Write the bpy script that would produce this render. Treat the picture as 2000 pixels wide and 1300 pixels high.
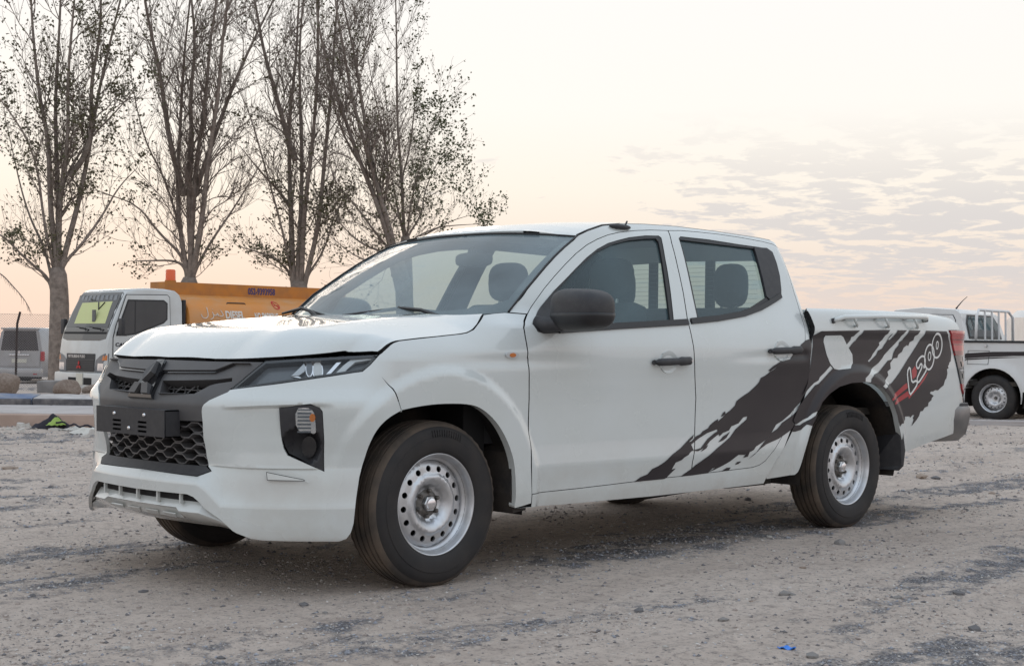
import bpy, bmesh, math, random
import numpy as np
from mathutils import Vector, Matrix
from mathutils.geometry import delaunay_2d_cdt
random.seed(7); rng=np.random.default_rng(7)
for o in list(bpy.data.objects): bpy.data.objects.remove(o)
SC=bpy.context.scene; COL=SC.collection
# ---------------------------------------------------------------- camera
CAM=(-3.965,-5.291,.978); YAW,PITCH,ROLL,FPX=-.778,.007,.012,2886.143
cd=bpy.data.cameras.new('camera'); cam=bpy.data.objects.new('camera',cd); COL.objects.link(cam)
_f=Vector((-math.sin(YAW)*math.cos(PITCH),math.cos(YAW)*math.cos(PITCH),math.sin(PITCH)))
_r=_f.cross(Vector((0,0,1))).normalized(); _u=_r.cross(_f)
_r2=_r*math.cos(ROLL)+_u*math.sin(ROLL); _u2=_u*math.cos(ROLL)-_r*math.sin(ROLL)
_m=Matrix((_r2,_u2,-_f)).transposed().to_4x4(); _m.translation=Vector(CAM); cam.matrix_world=_m
cd.sensor_width=36; cd.lens=FPX/2000*36; cd.clip_start=.05; cd.clip_end=3000
SC.camera=cam
FWD=Vector((-math.sin(YAW),math.cos(YAW),0)); RGT=Vector((math.cos(YAW),math.sin(YAW),0))
# ---------------------------------------------------------------- world: dusk sky with thin cloud
W=bpy.data.worlds.new('World'); SC.world=W; W.use_nodes=True
nt=W.node_tree; nt.nodes.clear()
SUN_AZ=math.atan2(FWD.y,FWD.x)+math.radians(14)      # the glow lies behind the trees
def N(t,x=0,**k):
    n=nt.nodes.new(t)
    for a,b in k.items(): setattr(n,a,b)
    return n
def lk(a,b): nt.links.new(a,b)
def ramp(stops,interp='LINEAR'):
    r=N('ShaderNodeValToRGB'); e=r.color_ramp; e.interpolation=interp
    while len(e.elements)>1: e.elements.remove(e.elements[-1])
    e.elements[0].position=stops[0][0]; e.elements[0].color=(*stops[0][1],1)
    for p,c in stops[1:]:
        q=e.elements.new(p); q.color=(*c,1)
    return r
def mth(op,a,b=None,clamp=False):
    n=N('ShaderNodeMath',operation=op,use_clamp=clamp)
    for i,v in enumerate((a,b)):
        if v is None: continue
        if isinstance(v,(int,float)): n.inputs[i].default_value=v
        else: lk(v,n.inputs[i])
    return n.outputs[0]
tc=N('ShaderNodeTexCoord'); sp=N('ShaderNodeSeparateXYZ'); lk(tc.outputs['Generated'],sp.inputs[0])
el=mth('MULTIPLY',mth('ARCSINE',sp.outputs[2]),2/math.pi)          # 0 horizon .. 1 zenith
elp=mth('MAXIMUM',el,0.0)
r_sun=ramp([(0,(.80,.65,.58)),(.022,(.86,.715,.625)),(.045,(.93,.82,.72)),(.066,(.99,.91,.81)),(.10,(1.0,.965,.91)),(.15,(.99,.97,.945)),(.23,(.97,.98,.985)),(.36,(.90,.95,1.0)),(.6,(.78,.88,1.0)),(1,(.72,.84,1.0))])
r_opp=ramp([(0,(.68,.60,.61)),(.026,(.74,.64,.635)),(.06,(.86,.79,.77)),(.16,(.88,.91,.95)),(.35,(.86,.95,1.04)),(.6,(.80,.90,1.04)),(1,(.72,.84,1.0))])
lk(elp,r_sun.inputs[0]); lk(elp,r_opp.inputs[0])
dp=N('ShaderNodeVectorMath',operation='DOT_PRODUCT'); lk(tc.outputs['Generated'],dp.inputs[0]); dp.inputs[1].default_value=(math.cos(SUN_AZ),math.sin(SUN_AZ),.12)
mr=N('ShaderNodeMapRange'); mr.interpolation_type='SMOOTHSTEP'; lk(dp.outputs['Value'],mr.inputs[0]); mr.inputs[1].default_value=-.25; mr.inputs[2].default_value=.92
mx=N('ShaderNodeMix',data_type='RGBA'); lk(mr.outputs[0],mx.inputs[0]); lk(r_opp.outputs[0],mx.inputs[6]); lk(r_sun.outputs[0],mx.inputs[7])
# thin broken cloud in flat layers
zc=mth('ADD',mth('MAXIMUM',sp.outputs[2],0.0),.10)
cx=mth('DIVIDE',sp.outputs[0],zc); cy=mth('DIVIDE',sp.outputs[1],zc)
cb=N('ShaderNodeCombineXYZ'); lk(cx,cb.inputs[0]); lk(cy,cb.inputs[1])
cmap=N('ShaderNodeMapping'); lk(cb.outputs[0],cmap.inputs[0]); cmap.inputs['Location'].default_value=(3.1,1.7,0)
n1=N('ShaderNodeTexNoise'); lk(cmap.outputs[0],n1.inputs['Vector']); n1.inputs['Scale'].default_value=5.6; n1.inputs['Detail'].default_value=9; n1.inputs['Roughness'].default_value=.62; n1.inputs['Distortion'].default_value=.25
n2=N('ShaderNodeTexNoise'); lk(cmap.outputs[0],n2.inputs['Vector']); n2.inputs['Scale'].default_value=1.5; n2.inputs['Detail'].default_value=2
# clouds gather low on the right-hand side of the view
ca=SUN_AZ-math.radians(32.5)
d2=N('ShaderNodeVectorMath',operation='DOT_PRODUCT'); lk(tc.outputs['Generated'],d2.inputs[0]); d2.inputs[1].default_value=(math.cos(ca),math.sin(ca),.10)
m2=N('ShaderNodeMapRange'); m2.interpolation_type='SMOOTHSTEP'; lk(d2.outputs['Value'],m2.inputs[0]); m2.inputs[1].default_value=.960; m2.inputs[2].default_value=.995
cov=mth('ADD',mth('MULTIPLY',m2.outputs[0],.225),mth('MULTIPLY',n2.outputs[0],.34))
band=N('ShaderNodeMapRange'); band.interpolation_type='SMOOTHSTEP'; lk(el,band.inputs[0]); band.inputs[1].default_value=.105; band.inputs[2].default_value=.05
den=mth('SUBTRACT',mth('ADD',n1.outputs[0],cov),.835)
den=mth('MULTIPLY',den,13.0,True)
den=mth('MULTIPLY',den,band.outputs[0]); den=mth('MULTIPLY',den,mth('MULTIPLY',mth('SUBTRACT',el,.006),40,True)); den=mth('MULTIPLY',den,.70)
mc=N('ShaderNodeMix',data_type='RGBA'); lk(den,mc.inputs[0]); lk(mx.outputs[2],mc.inputs[6]); mc.inputs[7].default_value=(.64,.63,.65,1)
# physical sky underneath (sun just above the horizon), small share
ns=N('ShaderNodeTexSky'); ns.sky_type='NISHITA'; ns.sun_disc=False; ns.sun_elevation=math.radians(4); ns.sun_rotation=math.pi/2-SUN_AZ
b1=N('ShaderNodeBackground'); lk(mc.outputs[2],b1.inputs[0]); b1.inputs[1].default_value=1.0
b2=N('ShaderNodeBackground'); lk(ns.outputs[0],b2.inputs[0]); b2.inputs[1].default_value=.003
ad=N('ShaderNodeAddShader'); lk(b1.outputs[0],ad.inputs[0]); lk(b2.outputs[0],ad.inputs[1])
wo=N('ShaderNodeOutputWorld'); lk(ad.outputs[0],wo.inputs[0])
# ---------------------------------------------------------------- sun: only a soft, low afterglow
sl=bpy.data.lights.new('sun','SUN'); sl.energy=.5; sl.angle=math.radians(25); sl.color=(1,.86,.72)
so=bpy.data.objects.new('sun',sl); COL.objects.link(so)
sd=Vector((math.cos(SUN_AZ)*math.cos(.16),math.sin(SUN_AZ)*math.cos(.16),math.sin(.16)))
so.rotation_euler=sd.to_track_quat('Z','Y').to_euler()
SC.view_settings.view_transform='Standard'; SC.view_settings.look='None'; SC.view_settings.exposure=0.0; SC.view_settings.gamma=1; SC.view_settings.use_curve_mapping=False
SC.cycles.max_bounces=8; SC.cycles.transparent_max_bounces=16; SC.cycles.caustics_reflective=False; SC.cycles.caustics_refractive=False
SC.cycles.sample_clamp_indirect=4
# ---------------------------------------------------------------- materials
MATS={}
def mat(name,col,rough=.5,metal=0,coat=0,noise=None,bump=None,spec=.5,trans=0):
    m=bpy.data.materials.new(name); m.use_nodes=True; t=m.node_tree; p=t.nodes['Principled BSDF']
    p.inputs['Base Color'].default_value=(*col,1); p.inputs['Roughness'].default_value=rough; p.inputs['Metallic'].default_value=metal
    p.inputs['Coat Weight'].default_value=coat; p.inputs['Coat Roughness'].default_value=.04; p.inputs['Specular IOR Level'].default_value=spec
    tcn=t.nodes.new('ShaderNodeTexCoord')
    if noise:
        # noise=(scale, other colour, amount, roughness variation)
        n=t.nodes.new('ShaderNodeTexNoise'); n.inputs['Scale'].default_value=noise[0]; n.inputs['Detail'].default_value=6; t.links.new(tcn.outputs['Object'],n.inputs['Vector'])
        r=t.nodes.new('ShaderNodeMapRange'); t.links.new(n.outputs[0],r.inputs[0]); r.inputs[1].default_value=.38; r.inputs[2].default_value=.68; r.inputs[3].default_value=0; r.inputs[4].default_value=noise[2]
        mx=t.nodes.new('ShaderNodeMix'); mx.data_type='RGBA'; t.links.new(r.outputs[0],mx.inputs[0]); mx.inputs[6].default_value=(*col,1); mx.inputs[7].default_value=(*noise[1],1)
        t.links.new(mx.outputs[2],p.inputs['Base Color'])
        if len(noise)>3:
            rr=t.nodes.new('ShaderNodeMapRange'); t.links.new(n.outputs[0],rr.inputs[0]); rr.inputs[1].default_value=.3; rr.inputs[2].default_value=.7; rr.inputs[3].default_value=rough; rr.inputs[4].default_value=rough+noise[3]; t.links.new(rr.outputs[0],p.inputs['Roughness'])
    if bump:
        n=t.nodes.new('ShaderNodeTexNoise'); n.inputs['Scale'].default_value=bump[0]; n.inputs['Detail'].default_value=4; t.links.new(tcn.outputs['Object'],n.inputs['Vector'])
        b=t.nodes.new('ShaderNodeBump'); b.inputs['Strength'].default_value=bump[1]; b.inputs['Distance'].default_value=bump[2]; t.links.new(n.outputs[0],b.inputs['Height']); t.links.new(b.outputs[0],p.inputs['Normal'])
    MATS[name]=m; return m
def glass(name,tint,ior=1.5,haze=None):
    m=bpy.data.materials.new(name); m.use_nodes=True; t=m.node_tree; t.nodes.clear()
    tr=t.nodes.new('ShaderNodeBsdfTransparent'); tr.inputs[0].default_value=(*tint,1)
    gl=t.nodes.new('ShaderNodeBsdfGlossy'); gl.inputs['Roughness'].default_value=.02
    fr=t.nodes.new('ShaderNodeFresnel'); gm=t.nodes.new('ShaderNodeNewGeometry'); mi=t.nodes.new('ShaderNodeMapRange'); t.links.new(gm.outputs['Backfacing'],mi.inputs[0]); mi.inputs[3].default_value=ior; mi.inputs[4].default_value=1/ior; t.links.new(mi.outputs[0],fr.inputs[0])
    mxs=t.nodes.new('ShaderNodeMixShader'); t.links.new(fr.outputs[0],mxs.inputs[0]); t.links.new(tr.outputs[0],mxs.inputs[1]); t.links.new(gl.outputs[0],mxs.inputs[2])
    out=t.nodes.new('ShaderNodeOutputMaterial'); last=mxs
    if haze:      # bluish diffuse veil: sky sheen and haze put into the pane's colour
        df=t.nodes.new('ShaderNodeBsdfDiffuse'); df.inputs[0].default_value=(*haze[1],1)
        tcn=t.nodes.new('ShaderNodeTexCoord'); n=t.nodes.new('ShaderNodeTexNoise'); n.inputs['Scale'].default_value=haze[2]; n.inputs['Detail'].default_value=7; t.links.new(tcn.outputs['Object'],n.inputs['Vector'])
        r=t.nodes.new('ShaderNodeMapRange'); t.links.new(n.outputs[0],r.inputs[0]); r.inputs[1].default_value=.3; r.inputs[2].default_value=.75; r.inputs[3].default_value=haze[0]*.5; r.inputs[4].default_value=haze[0]*1.4
        m3=t.nodes.new('ShaderNodeMixShader'); t.links.new(r.outputs[0],m3.inputs[0]); t.links.new(mxs.outputs[0],m3.inputs[1]); t.links.new(df.outputs[0],m3.inputs[2]); last=m3
    t.links.new(last.outputs[0],out.inputs[0]); MATS[name]=m; return m
mat('white_paint',(.63,.668,.665),.24,coat=1.0,noise=(2.2,(.585,.615,.59),.6,.05))
def road_dust(m):
    # a thin film of road dust low on the body, patchy
    t=m.node_tree; p=t.nodes['Principled BSDF']; src=p.inputs['Base Color'].links[0].from_socket
    g=t.nodes.new('ShaderNodeNewGeometry'); sx=t.nodes.new('ShaderNodeSeparateXYZ'); t.links.new(g.outputs['Position'],sx.inputs[0])
    n=t.nodes.new('ShaderNodeTexNoise'); n.inputs['Scale'].default_value=3.2; n.inputs['Detail'].default_value=9; n.inputs['Roughness'].default_value=.7; t.links.new(g.outputs['Position'],n.inputs['Vector'])
    a=t.nodes.new('ShaderNodeMapRange'); t.links.new(sx.outputs[2],a.inputs[0]); a.inputs[1].default_value=.62; a.inputs[2].default_value=.22; a.inputs[3].default_value=0; a.inputs[4].default_value=.9
    b=t.nodes.new('ShaderNodeMath'); b.operation='MULTIPLY'; t.links.new(a.outputs[0],b.inputs[0])
    r=t.nodes.new('ShaderNodeMapRange'); t.links.new(n.outputs[0],r.inputs[0]); r.inputs[1].default_value=.35; r.inputs[2].default_value=.70; r.inputs[4].default_value=.62; t.links.new(r.outputs[0],b.inputs[1])
    mx=t.nodes.new('ShaderNodeMix'); mx.data_type='RGBA'; t.links.new(b.outputs[0],mx.inputs[0]); t.links.new(src,mx.inputs[6]); mx.inputs[7].default_value=(.43,.385,.335,1); t.links.new(mx.outputs[2],p.inputs['Base Color'])
road_dust(MATS['white_paint'])
mat('film',(.022,.017,.020),.40,coat=.15,noise=(4.0,(.034,.028,.029),.6),spec=.35)
mat('film_red',(.38,.012,.02),.35,coat=.4); mat('film_white',(.75,.75,.73),.35)
mat('black_plastic',(.028,.028,.032),.55,noise=(30.,(.045,.044,.046),.7),bump=(900,.12,.001))
mat('grey_plastic',(.082,.080,.082),.50,noise=(25.,(.075,.072,.072),.7),bump=(900,.12,.001))
mat('gap_shade',(.008,.008,.009),.8); mat('rubber_seal',(.014,.014,.016),.45); mat('inner_black',(.010,.010,.011),.8)  # first one blackens panel edges: shade of the gaps put into the colour
mat('gloss_black',(.012,.012,.014),.12,coat=.6)
mat('tyre_rubber',(.017,.016,.017),.72,noise=(9.,(.040,.033,.029),.55),bump=(300,.2,.001))
mat('tyre_tread',(.050,.043,.038),.9,noise=(7.,(.135,.102,.076),.9),bump=(300,.3,.002))
mat('steel_rim',(.62,.64,.67),.32,metal=.85,noise=(14.,(.46,.44,.42),.6,.15)); mat('edge_highlight',(.125,.122,.124),.45); mat('lamp_silver',(.46,.50,.54),.30,coat=.5); mat('hub_dirty',(.20,.19,.18),.55,metal=.5,noise=(40.,(.08,.07,.06),.9))
mat('bumper_steel',(.20,.20,.205),.36,metal=.8,noise=(10.,(.30,.29,.28),.6)); mat('chrome',(.80,.80,.82),.10,metal=1); mat('satin_silver',(.62,.63,.64),.30,metal=.9); mat('reflector',(.75,.76,.78),.16,metal=.9)
mat('lamp_dark',(.11,.125,.145),.25,coat=.5); mat('amber',(.62,.19,.04),.2,coat=.5); mat('lamp_white',(.55,.58,.60),.25,coat=.6)
mat('seat_fabric',(.085,.09,.095),.9,noise=(60.,(.11,.11,.11),.6)); mat('trim_grey',(.16,.16,.16),.8); mat('headliner',(.45,.45,.43),.9); mat('dash',(.045,.047,.05),.7)
mat('chassis',(.02,.019,.018),.8,noise=(8.,(.07,.055,.04),.7)); mat('liner',(.020,.018,.018),.85,noise=(7.,(.07,.055,.042),.7),bump=(40,.4,.01))
def lens(name,col,rough=.06):
    m=mat(name,col,rough,coat=.8); return m
lens('red_lens',(.42,.012,.018)); lens('red_lens_dark',(.16,.010,.012)); lens('smoke_lens',(.06,.065,.07)); lens('clear_lens_fill',(.55,.57,.58))
glass('side_glass',(.62,.73,.73),haze=(.17,(.30,.47,.54),1.5)); glass('windscreen_glass',(.74,.82,.80),haze=(.30,(.46,.57,.62),2.2)); glass('lamp_glass',(.93,.95,.95),1.45)
# ---------------------------------------------------------------- scene helpers
def link(o,parent=None):
    COL.objects.link(o)
    if parent is not None: o.parent=parent
    return o
def mesh(name,V,F,m,parent=None,smooth=False,mats=None,idx=None):
    me=bpy.data.meshes.new(name); me.from_pydata([tuple(map(float,v)) for v in V],[],[tuple(map(int,f)) for f in F])
    for q in (mats or [m]): me.materials.append(MATS[q] if isinstance(q,str) else q)
    if idx is not None: me.polygons.foreach_set('material_index',np.array(idx,dtype=np.int32))
    if smooth: me.polygons.foreach_set('use_smooth',np.ones(len(me.polygons),dtype=bool))
    me.update(); return link(bpy.data.objects.new(name,me),parent)
def thing(name,label,cat,loc=(0,0,0),rotz=0,group=None):
    o=bpy.data.objects.new(name,None); o.empty_display_size=.2; COL.objects.link(o); o.location=loc; o.rotation_euler=(0,0,rotz)
    o['label']=label; o['category']=cat
    if group: o['group']=group
    return o
def tag(o,label,cat,group=None):
    o['label']=label; o['category']=cat
    if group: o['group']=group
    return o
class MB:
    """collects shapes into one mesh"""
    def __init__(s): s.V=[];s.F=[]
    def add(s,V,F):
        k=len(s.V); s.V+= [tuple(v) for v in V]; s.F+=[tuple(i+k for i in f) for f in F]; return s
    def box(s,a,b,bev=0.0):
        if bev>0:
            bm=bmesh.new(); bmesh.ops.create_cube(bm,size=1)
            for v in bm.verts: v.co=Vector([(a[i]+b[i])/2+v.co[i]*(b[i]-a[i]) for i in range(3)])
            bmesh.ops.bevel(bm,geom=list(bm.edges),offset=bev,segments=2,affect='EDGES',profile=.6)
            bm.verts.index_update(); s.add([v.co[:] for v in bm.verts],[[v.index for v in f.verts] for f in bm.faces]); bm.free(); return s
        x0,y0,z0=a;x1,y1,z1=b
        return s.add([(x0,y0,z0),(x1,y0,z0),(x1,y1,z0),(x0,y1,z0),(x0,y0,z1),(x1,y0,z1),(x1,y1,z1),(x0,y1,z1)],[(0,3,2,1),(4,5,6,7),(0,1,5,4),(1,2,6,5),(2,3,7,6),(3,0,4,7)])
    def tube(s,pts,r,n=8,cap=True):
        pts=[Vector(p) for p in pts]; R=r if hasattr(r,'__len__') else [r]*len(pts); V=[];F=[]
        up=None
        for i,p in enumerate(pts):
            d=(pts[min(i+1,len(pts)-1)]-pts[max(i-1,0)]).normalized()
            if up is None: up=d.orthogonal().normalized()
            up=(up-d*up.dot(d)); up=up.normalized() if up.length>1e-6 else d.orthogonal().normalized()
            q=d.cross(up)
            for k in range(n):
                a=2*math.pi*k/n; V.append(p+(up*math.cos(a)+q*math.sin(a))*R[i])
        for i in range(len(pts)-1):
            for k in range(n): F.append((i*n+k,i*n+(k+1)%n,(i+1)*n+(k+1)%n,(i+1)*n+k))
        if cap: F.append(tuple(range(n-1,-1,-1))); F.append(tuple((len(pts)-1)*n+k for k in range(n)))
        return s.add(V,F)
    def prism(s,poly,y0,y1,axis=1):
        """polygon in the plane across axis, extruded along it"""
        n=len(poly); V=[]
        for y in (y0,y1):
            for a,b in poly:
                V.append({0:(y,a,b),1:(a,y,b),2:(a,b,y)}[axis])
        F=[tuple(range(n)),tuple(range(2*n-1,n-1,-1))]+[(i,i+n,(i+1)%n+n,(i+1)%n) for i in range(n)]
        return s.add(V,F)
    def lathe(s,prof,n=48,axis='y',c=(0,0,0),cap=False):
        V=[];F=[];m=len(prof)
        for k in range(n):
            a=2*math.pi*k/n; ca,sa=math.cos(a),math.sin(a)
            for r,h in prof:
                V.append({'y':(c[0]+r*ca,c[1]+h,c[2]+r*sa),'x':(c[0]+h,c[1]+r*ca,c[2]+r*sa),'z':(c[0]+r*ca,c[1]+r*sa,c[2]+h)}[axis])
        for k in range(n):
            for i in range(m-1): F.append((k*m+i,k*m+i+1,((k+1)%n)*m+i+1,((k+1)%n)*m+i))
        return s.add(V,F)
    def blob(s,c,r,e=1.0,n=16,m=10,f=None):
        V=[];F=[]
        sg=lambda x:math.copysign(abs(x)**e,x)
        for i in range(m+1):
            t=-math.pi/2+math.pi*i/m
            for k in range(n):
                a=2*math.pi*k/n
                q=(sg(math.cos(t))*sg(math.cos(a)),sg(math.cos(t))*sg(math.sin(a)),sg(math.sin(t)))
                if f: q=f(q)
                V.append((c[0]+r[0]*q[0],c[1]+r[1]*q[1],c[2]+r[2]*q[2]))
        for i in range(m):
            for k in range(n): F.append((i*n+k,i*n+(k+1)%n,(i+1)*n+(k+1)%n,(i+1)*n+k))
        return s.add(V,F)
    def build(s,name,m,parent=None,smooth=False,fix=True,angle=None):
        o=mesh(name,s.V,s.F,m,parent,smooth or angle is not None)
        if fix:
            bm=bmesh.new(); bm.from_mesh(o.data); bmesh.ops.recalc_face_normals(bm,faces=bm.faces)
            if angle is not None:
                for e in bm.edges:
                    if len(e.link_faces)==2 and e.calc_face_angle(0)>math.radians(angle): e.smooth=False
            bm.to_mesh(o.data); bm.free()
        return o
def copy_obj(o,parent=None,**k):
    c=o.copy(); COL.objects.link(c)
    if parent is not None: c.parent=parent
    for ch in o.children: copy_obj(ch,c)
    return c
# ---- panels: a flat outline in (u,v), laid on a curved surface, with a rim and true surface normals
def inpoly(pts,poly):
    x,y=pts[:,0],pts[:,1]; r=np.zeros(len(pts),bool); P_=np.asarray(poly,float); n=len(P_)
    for i in range(n):
        x1,y1=P_[i]; x2,y2=P_[(i+1)%n]
        c=((y1>y)!=(y2>y)); 
        with np.errstate(divide='ignore',invalid='ignore'): xi=(x2-x1)*(y-y1)/(y2-y1)+x1
        r^=c&(x<xi)
    return r
def area(p): 
    p=np.asarray(p,float); q=np.roll(p,-1,0); return .5*np.sum(p[:,0]*q[:,1]-q[:,0]*p[:,1])
def dedupe(p,eps=1e-4):
    out=[]
    for q in p:
        if not out or math.hypot(q[0]-out[-1][0],q[1]-out[-1][1])>eps: out.append((float(q[0]),float(q[1])))
    if math.hypot(out[0][0]-out[-1][0],out[0][1]-out[-1][1])<eps: out.pop()
    return out
def shrink(poly,d,keep=None):
    """move a closed outline inwards by d (a gap between panels)"""
    p=np.array(dedupe(poly)); n=len(p); s=1 if area(p)>0 else -1; out=[]
    for i in range(n):
        a,b,c=p[i-1],p[i],p[(i+1)%n]
        if keep is not None and keep(b): out.append(tuple(b)); continue
        e1=(b-a)/max(np.linalg.norm(b-a),1e-9); e2=(c-b)/max(np.linalg.norm(c-b),1e-9)
        n1=np.array([-e1[1],e1[0]])*s; n2=np.array([-e2[1],e2[0]])*s
        m_=n1+n2; L=np.linalg.norm(m_); m_=m_/L if L>.2 else n1
        k=d/max(.45,float(m_@n1)); out.append(tuple(b+m_*k))
    return out
def resample(poly,step,closed=True):
    out=[]; n=len(poly)
    for i in range(n if closed else n-1):
        a=np.array(poly[i]);b=np.array(poly[(i+1)%n]); k=max(1,int(math.ceil(np.linalg.norm(b-a)/step)))
        for j in range(k): out.append(tuple(a+(b-a)*j/k))
    if not closed: out.append(tuple(poly[-1]))
    return out
def smooth_poly(pts,k=2,closed=False):
    """Chaikin rounding"""
    p=[np.array(q,float) for q in pts]
    for _ in range(k):
        o=[] if closed else [p[0]]; n=len(p)
        for i in range(n if closed else n-1):
            a,b=p[i],p[(i+1)%n]; o+= [a*.75+b*.25,a*.25+b*.75]
        if not closed: o.append(p[-1])
        p=o
    return [tuple(q) for q in p]
def surf_normals(S,uv,h=4e-4):
    a=S(uv[:,0]+h,uv[:,1])-S(uv[:,0]-h,uv[:,1]); b=S(uv[:,0],uv[:,1]+h)-S(uv[:,0],uv[:,1]-h)
    n=np.cross(a,b); L=np.linalg.norm(n,axis=1)[:,None]; return n/np.maximum(L,1e-12)
def panel(name,S,outline,m,parent,side=-1,holes=(),creases=(),off=0.0,depth=.016,step=.03,flip=1,both=False,offf=None,seam=None):
    """S maps u,v arrays to points with y = distance from the centre plane; side -1 near, +1 far; both joins the two halves"""
    out=dedupe(outline); holes=[dedupe(h) for h in holes]
    bnd=resample(out,step); hb=[resample(h,step) for h in holes]
    pts=list(bnd); E=[(i,(i+1)%len(bnd)) for i in range(len(bnd))]
    for h in hb:
        k=len(pts); pts+=h; E+=[(k+i,k+(i+1)%len(h)) for i in range(len(h))]
    for c in creases:
        c=resample(list(c),step,False); k=len(pts); pts+=c; E+=[(k+i,k+i+1) for i in range(len(c)-1)]
    B=np.array(pts)
    lo,hi=B.min(0),B.max(0)
    gx=np.arange(lo[0]+step*.5,hi[0],step); gy=np.arange(lo[1]+step*.5,hi[1],step)
    if len(gx) and len(gy):
        X,Y=np.meshgrid(gx,gy); X[::2]+=step*.25; X[1::2]-=step*.25
        g=np.stack([X.ravel(),Y.ravel()],1); ok=inpoly(g,out)
        for h in holes: ok&=~inpoly(g,h)
        g=g[ok]
        if len(g):
            keep=np.ones(len(g),bool)
            for i in range(0,len(g),2000):
                d=np.sqrt(((g[i:i+2000,None,:]-B[None])**2).sum(2)).min(1); keep[i:i+2000]=d>step*.45
            g=g[keep]; pts=pts+[tuple(q) for q in g]
    nbe=len(bnd)+sum(len(q) for q in hb)
    V2,E2,F,_,OE,_=delaunay_2d_cdt([Vector(p) for p in pts],E,[],0,1e-6)
    bset={tuple(sorted(e)) for e,o in zip(E2,OE) if any(q<nbe for q in o)}
    uv=np.array([tuple(v) for v in V2]); F=[f for f in F if len(f)==3]
    F=np.array(F); cen=uv[F].mean(1); ins=inpoly(cen,out)
    for q in holes: ins&=~inpoly(cen,q)
    # whole regions between outline edges are kept or dropped together
    ar0=np.abs((uv[F[:,1],0]-uv[F[:,0],0])*(uv[F[:,2],1]-uv[F[:,0],1])-(uv[F[:,2],0]-uv[F[:,0],0])*(uv[F[:,1],1]-uv[F[:,0],1]))
    em={}; par=list(range(len(F)))
    def find(i):
        while par[i]!=i: par[i]=par[par[i]]; i=par[i]
        return i
    for i,f in enumerate(F.tolist()):
        for e in ((f[0],f[1]),(f[1],f[2]),(f[2],f[0])):
            e=(min(e),max(e))
            if e in bset: continue
            if e in em: par[find(i)]=find(em[e])
            else: em[e]=i
    rt_=np.array([find(i) for i in range(len(F))]); ok=np.zeros(len(F),bool)
    for q in np.unique(rt_):
        k_=rt_==q; ok[k_]=(ar0[k_]*ins[k_]).sum()>.5*ar0[k_].sum()
    F=np.array(F)[ok]
    # drop slivers and orient
    ar=(uv[F[:,1],0]-uv[F[:,0],0])*(uv[F[:,2],1]-uv[F[:,0],1])-(uv[F[:,2],0]-uv[F[:,0],0])*(uv[F[:,1],1]-uv[F[:,0],1])
    F[ar<0]=F[ar<0][:,::-1]
    used=np.unique(F); old=used; mp=-np.ones(len(uv),int); mp[used]=np.arange(len(used)); uv=uv[used]; F=mp[F]
    n0=surf_normals(S,uv)*flip
    o_=off+(offf(uv[:,0],uv[:,1]) if offf else 0)
    o_=np.broadcast_to(np.asarray(o_,float),(len(uv),))
    X=S(uv[:,0],uv[:,1])+n0*o_[:,None]
    cen=uv[F].mean(1)
    ln=[]
    for j in range(3):
        q=uv[F[:,j]]*.8+cen*.2
        if offf:
            S2=lambda a,b:S(a,b)+surf_normals(S,np.stack([a,b],1))*flip*(np.asarray(offf(a,b)))[:,None]
            ln.append(surf_normals(S2,q)*flip)
        else: ln.append(surf_normals(S,q)*flip)
    LN=np.stack(ln,1)   # faces x 3 x 3
    if flip<0: F=F[:,::-1]; LN=LN[:,::-1]
    nv=len(X); FL=[tuple(f) for f in F]; NL=[LN[i] for i in range(len(F))]; MI=[0]*len(FL)
    VV=[X]
    if depth>0:
        cnt={}
        for f in FL:
            for a,b in ((f[0],f[1]),(f[1],f[2]),(f[2],f[0])):
                cnt[(a,b)]=1
        be=[(a,b) for (a,b) in cnt if (b,a) not in cnt and tuple(sorted((int(old[a]),int(old[b])))) in bset]
        if both: be=[(a,b) for a,b in be if not (X[a,1]<2e-3 and X[b,1]<2e-3)]
        bv=sorted({a for e in be for a in e}); m2={v:nv+i for i,v in enumerate(bv)}; m3={v:nv+len(bv)+i for i,v in enumerate(bv)}
        VV.append(X[bv]-n0[bv]*depth)
        for a,b in be:
            d=X[b]-X[a]; nn=np.cross(d,n0[a]); nn=nn/max(np.linalg.norm(nn),1e-12)
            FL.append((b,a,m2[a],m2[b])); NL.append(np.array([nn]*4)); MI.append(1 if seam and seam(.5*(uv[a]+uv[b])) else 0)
    X=np.concatenate(VV)
    sides=[side] if not both else [-1,1]
    V=[];FF=[];NN=[]
    for s in sides:
        k=len(V); Y=X.copy(); Y[:,1]*=s; V+=[tuple(v) for v in Y]
        for f,nn in zip(FL,NL):
            nn=np.array(nn).copy(); nn[:,1]*=s
            if s>0: FF.append(tuple(i+k for i in f)); NN.append(nn)
            else: FF.append(tuple(i+k for i in f[::-1])); NN.append(nn[::-1])
    # mapping (x,|y|,z) has its own handedness: make faces agree with their normals
    Va=np.array(V)
    for i,f in enumerate(FF):
        a,b,c=Va[f[0]],Va[f[1]],Va[f[2]]
        if np.dot(np.cross(b-a,c-a),NN[i].sum(0))<0: FF[i]=f[::-1]; NN[i]=NN[i][::-1]
    o=mesh(name,V,FF,m,parent,True,[m,'gap_shade'] if seam else None,MI*len(sides) if seam else None)  # rim faces take black for the shade in the gap, not body paint
    me=o.data
    nl=np.concatenate(NN).astype(float)
    if len(nl)==len(me.loops): me.normals_split_custom_set([tuple(v) for v in nl])
    return o

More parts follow.
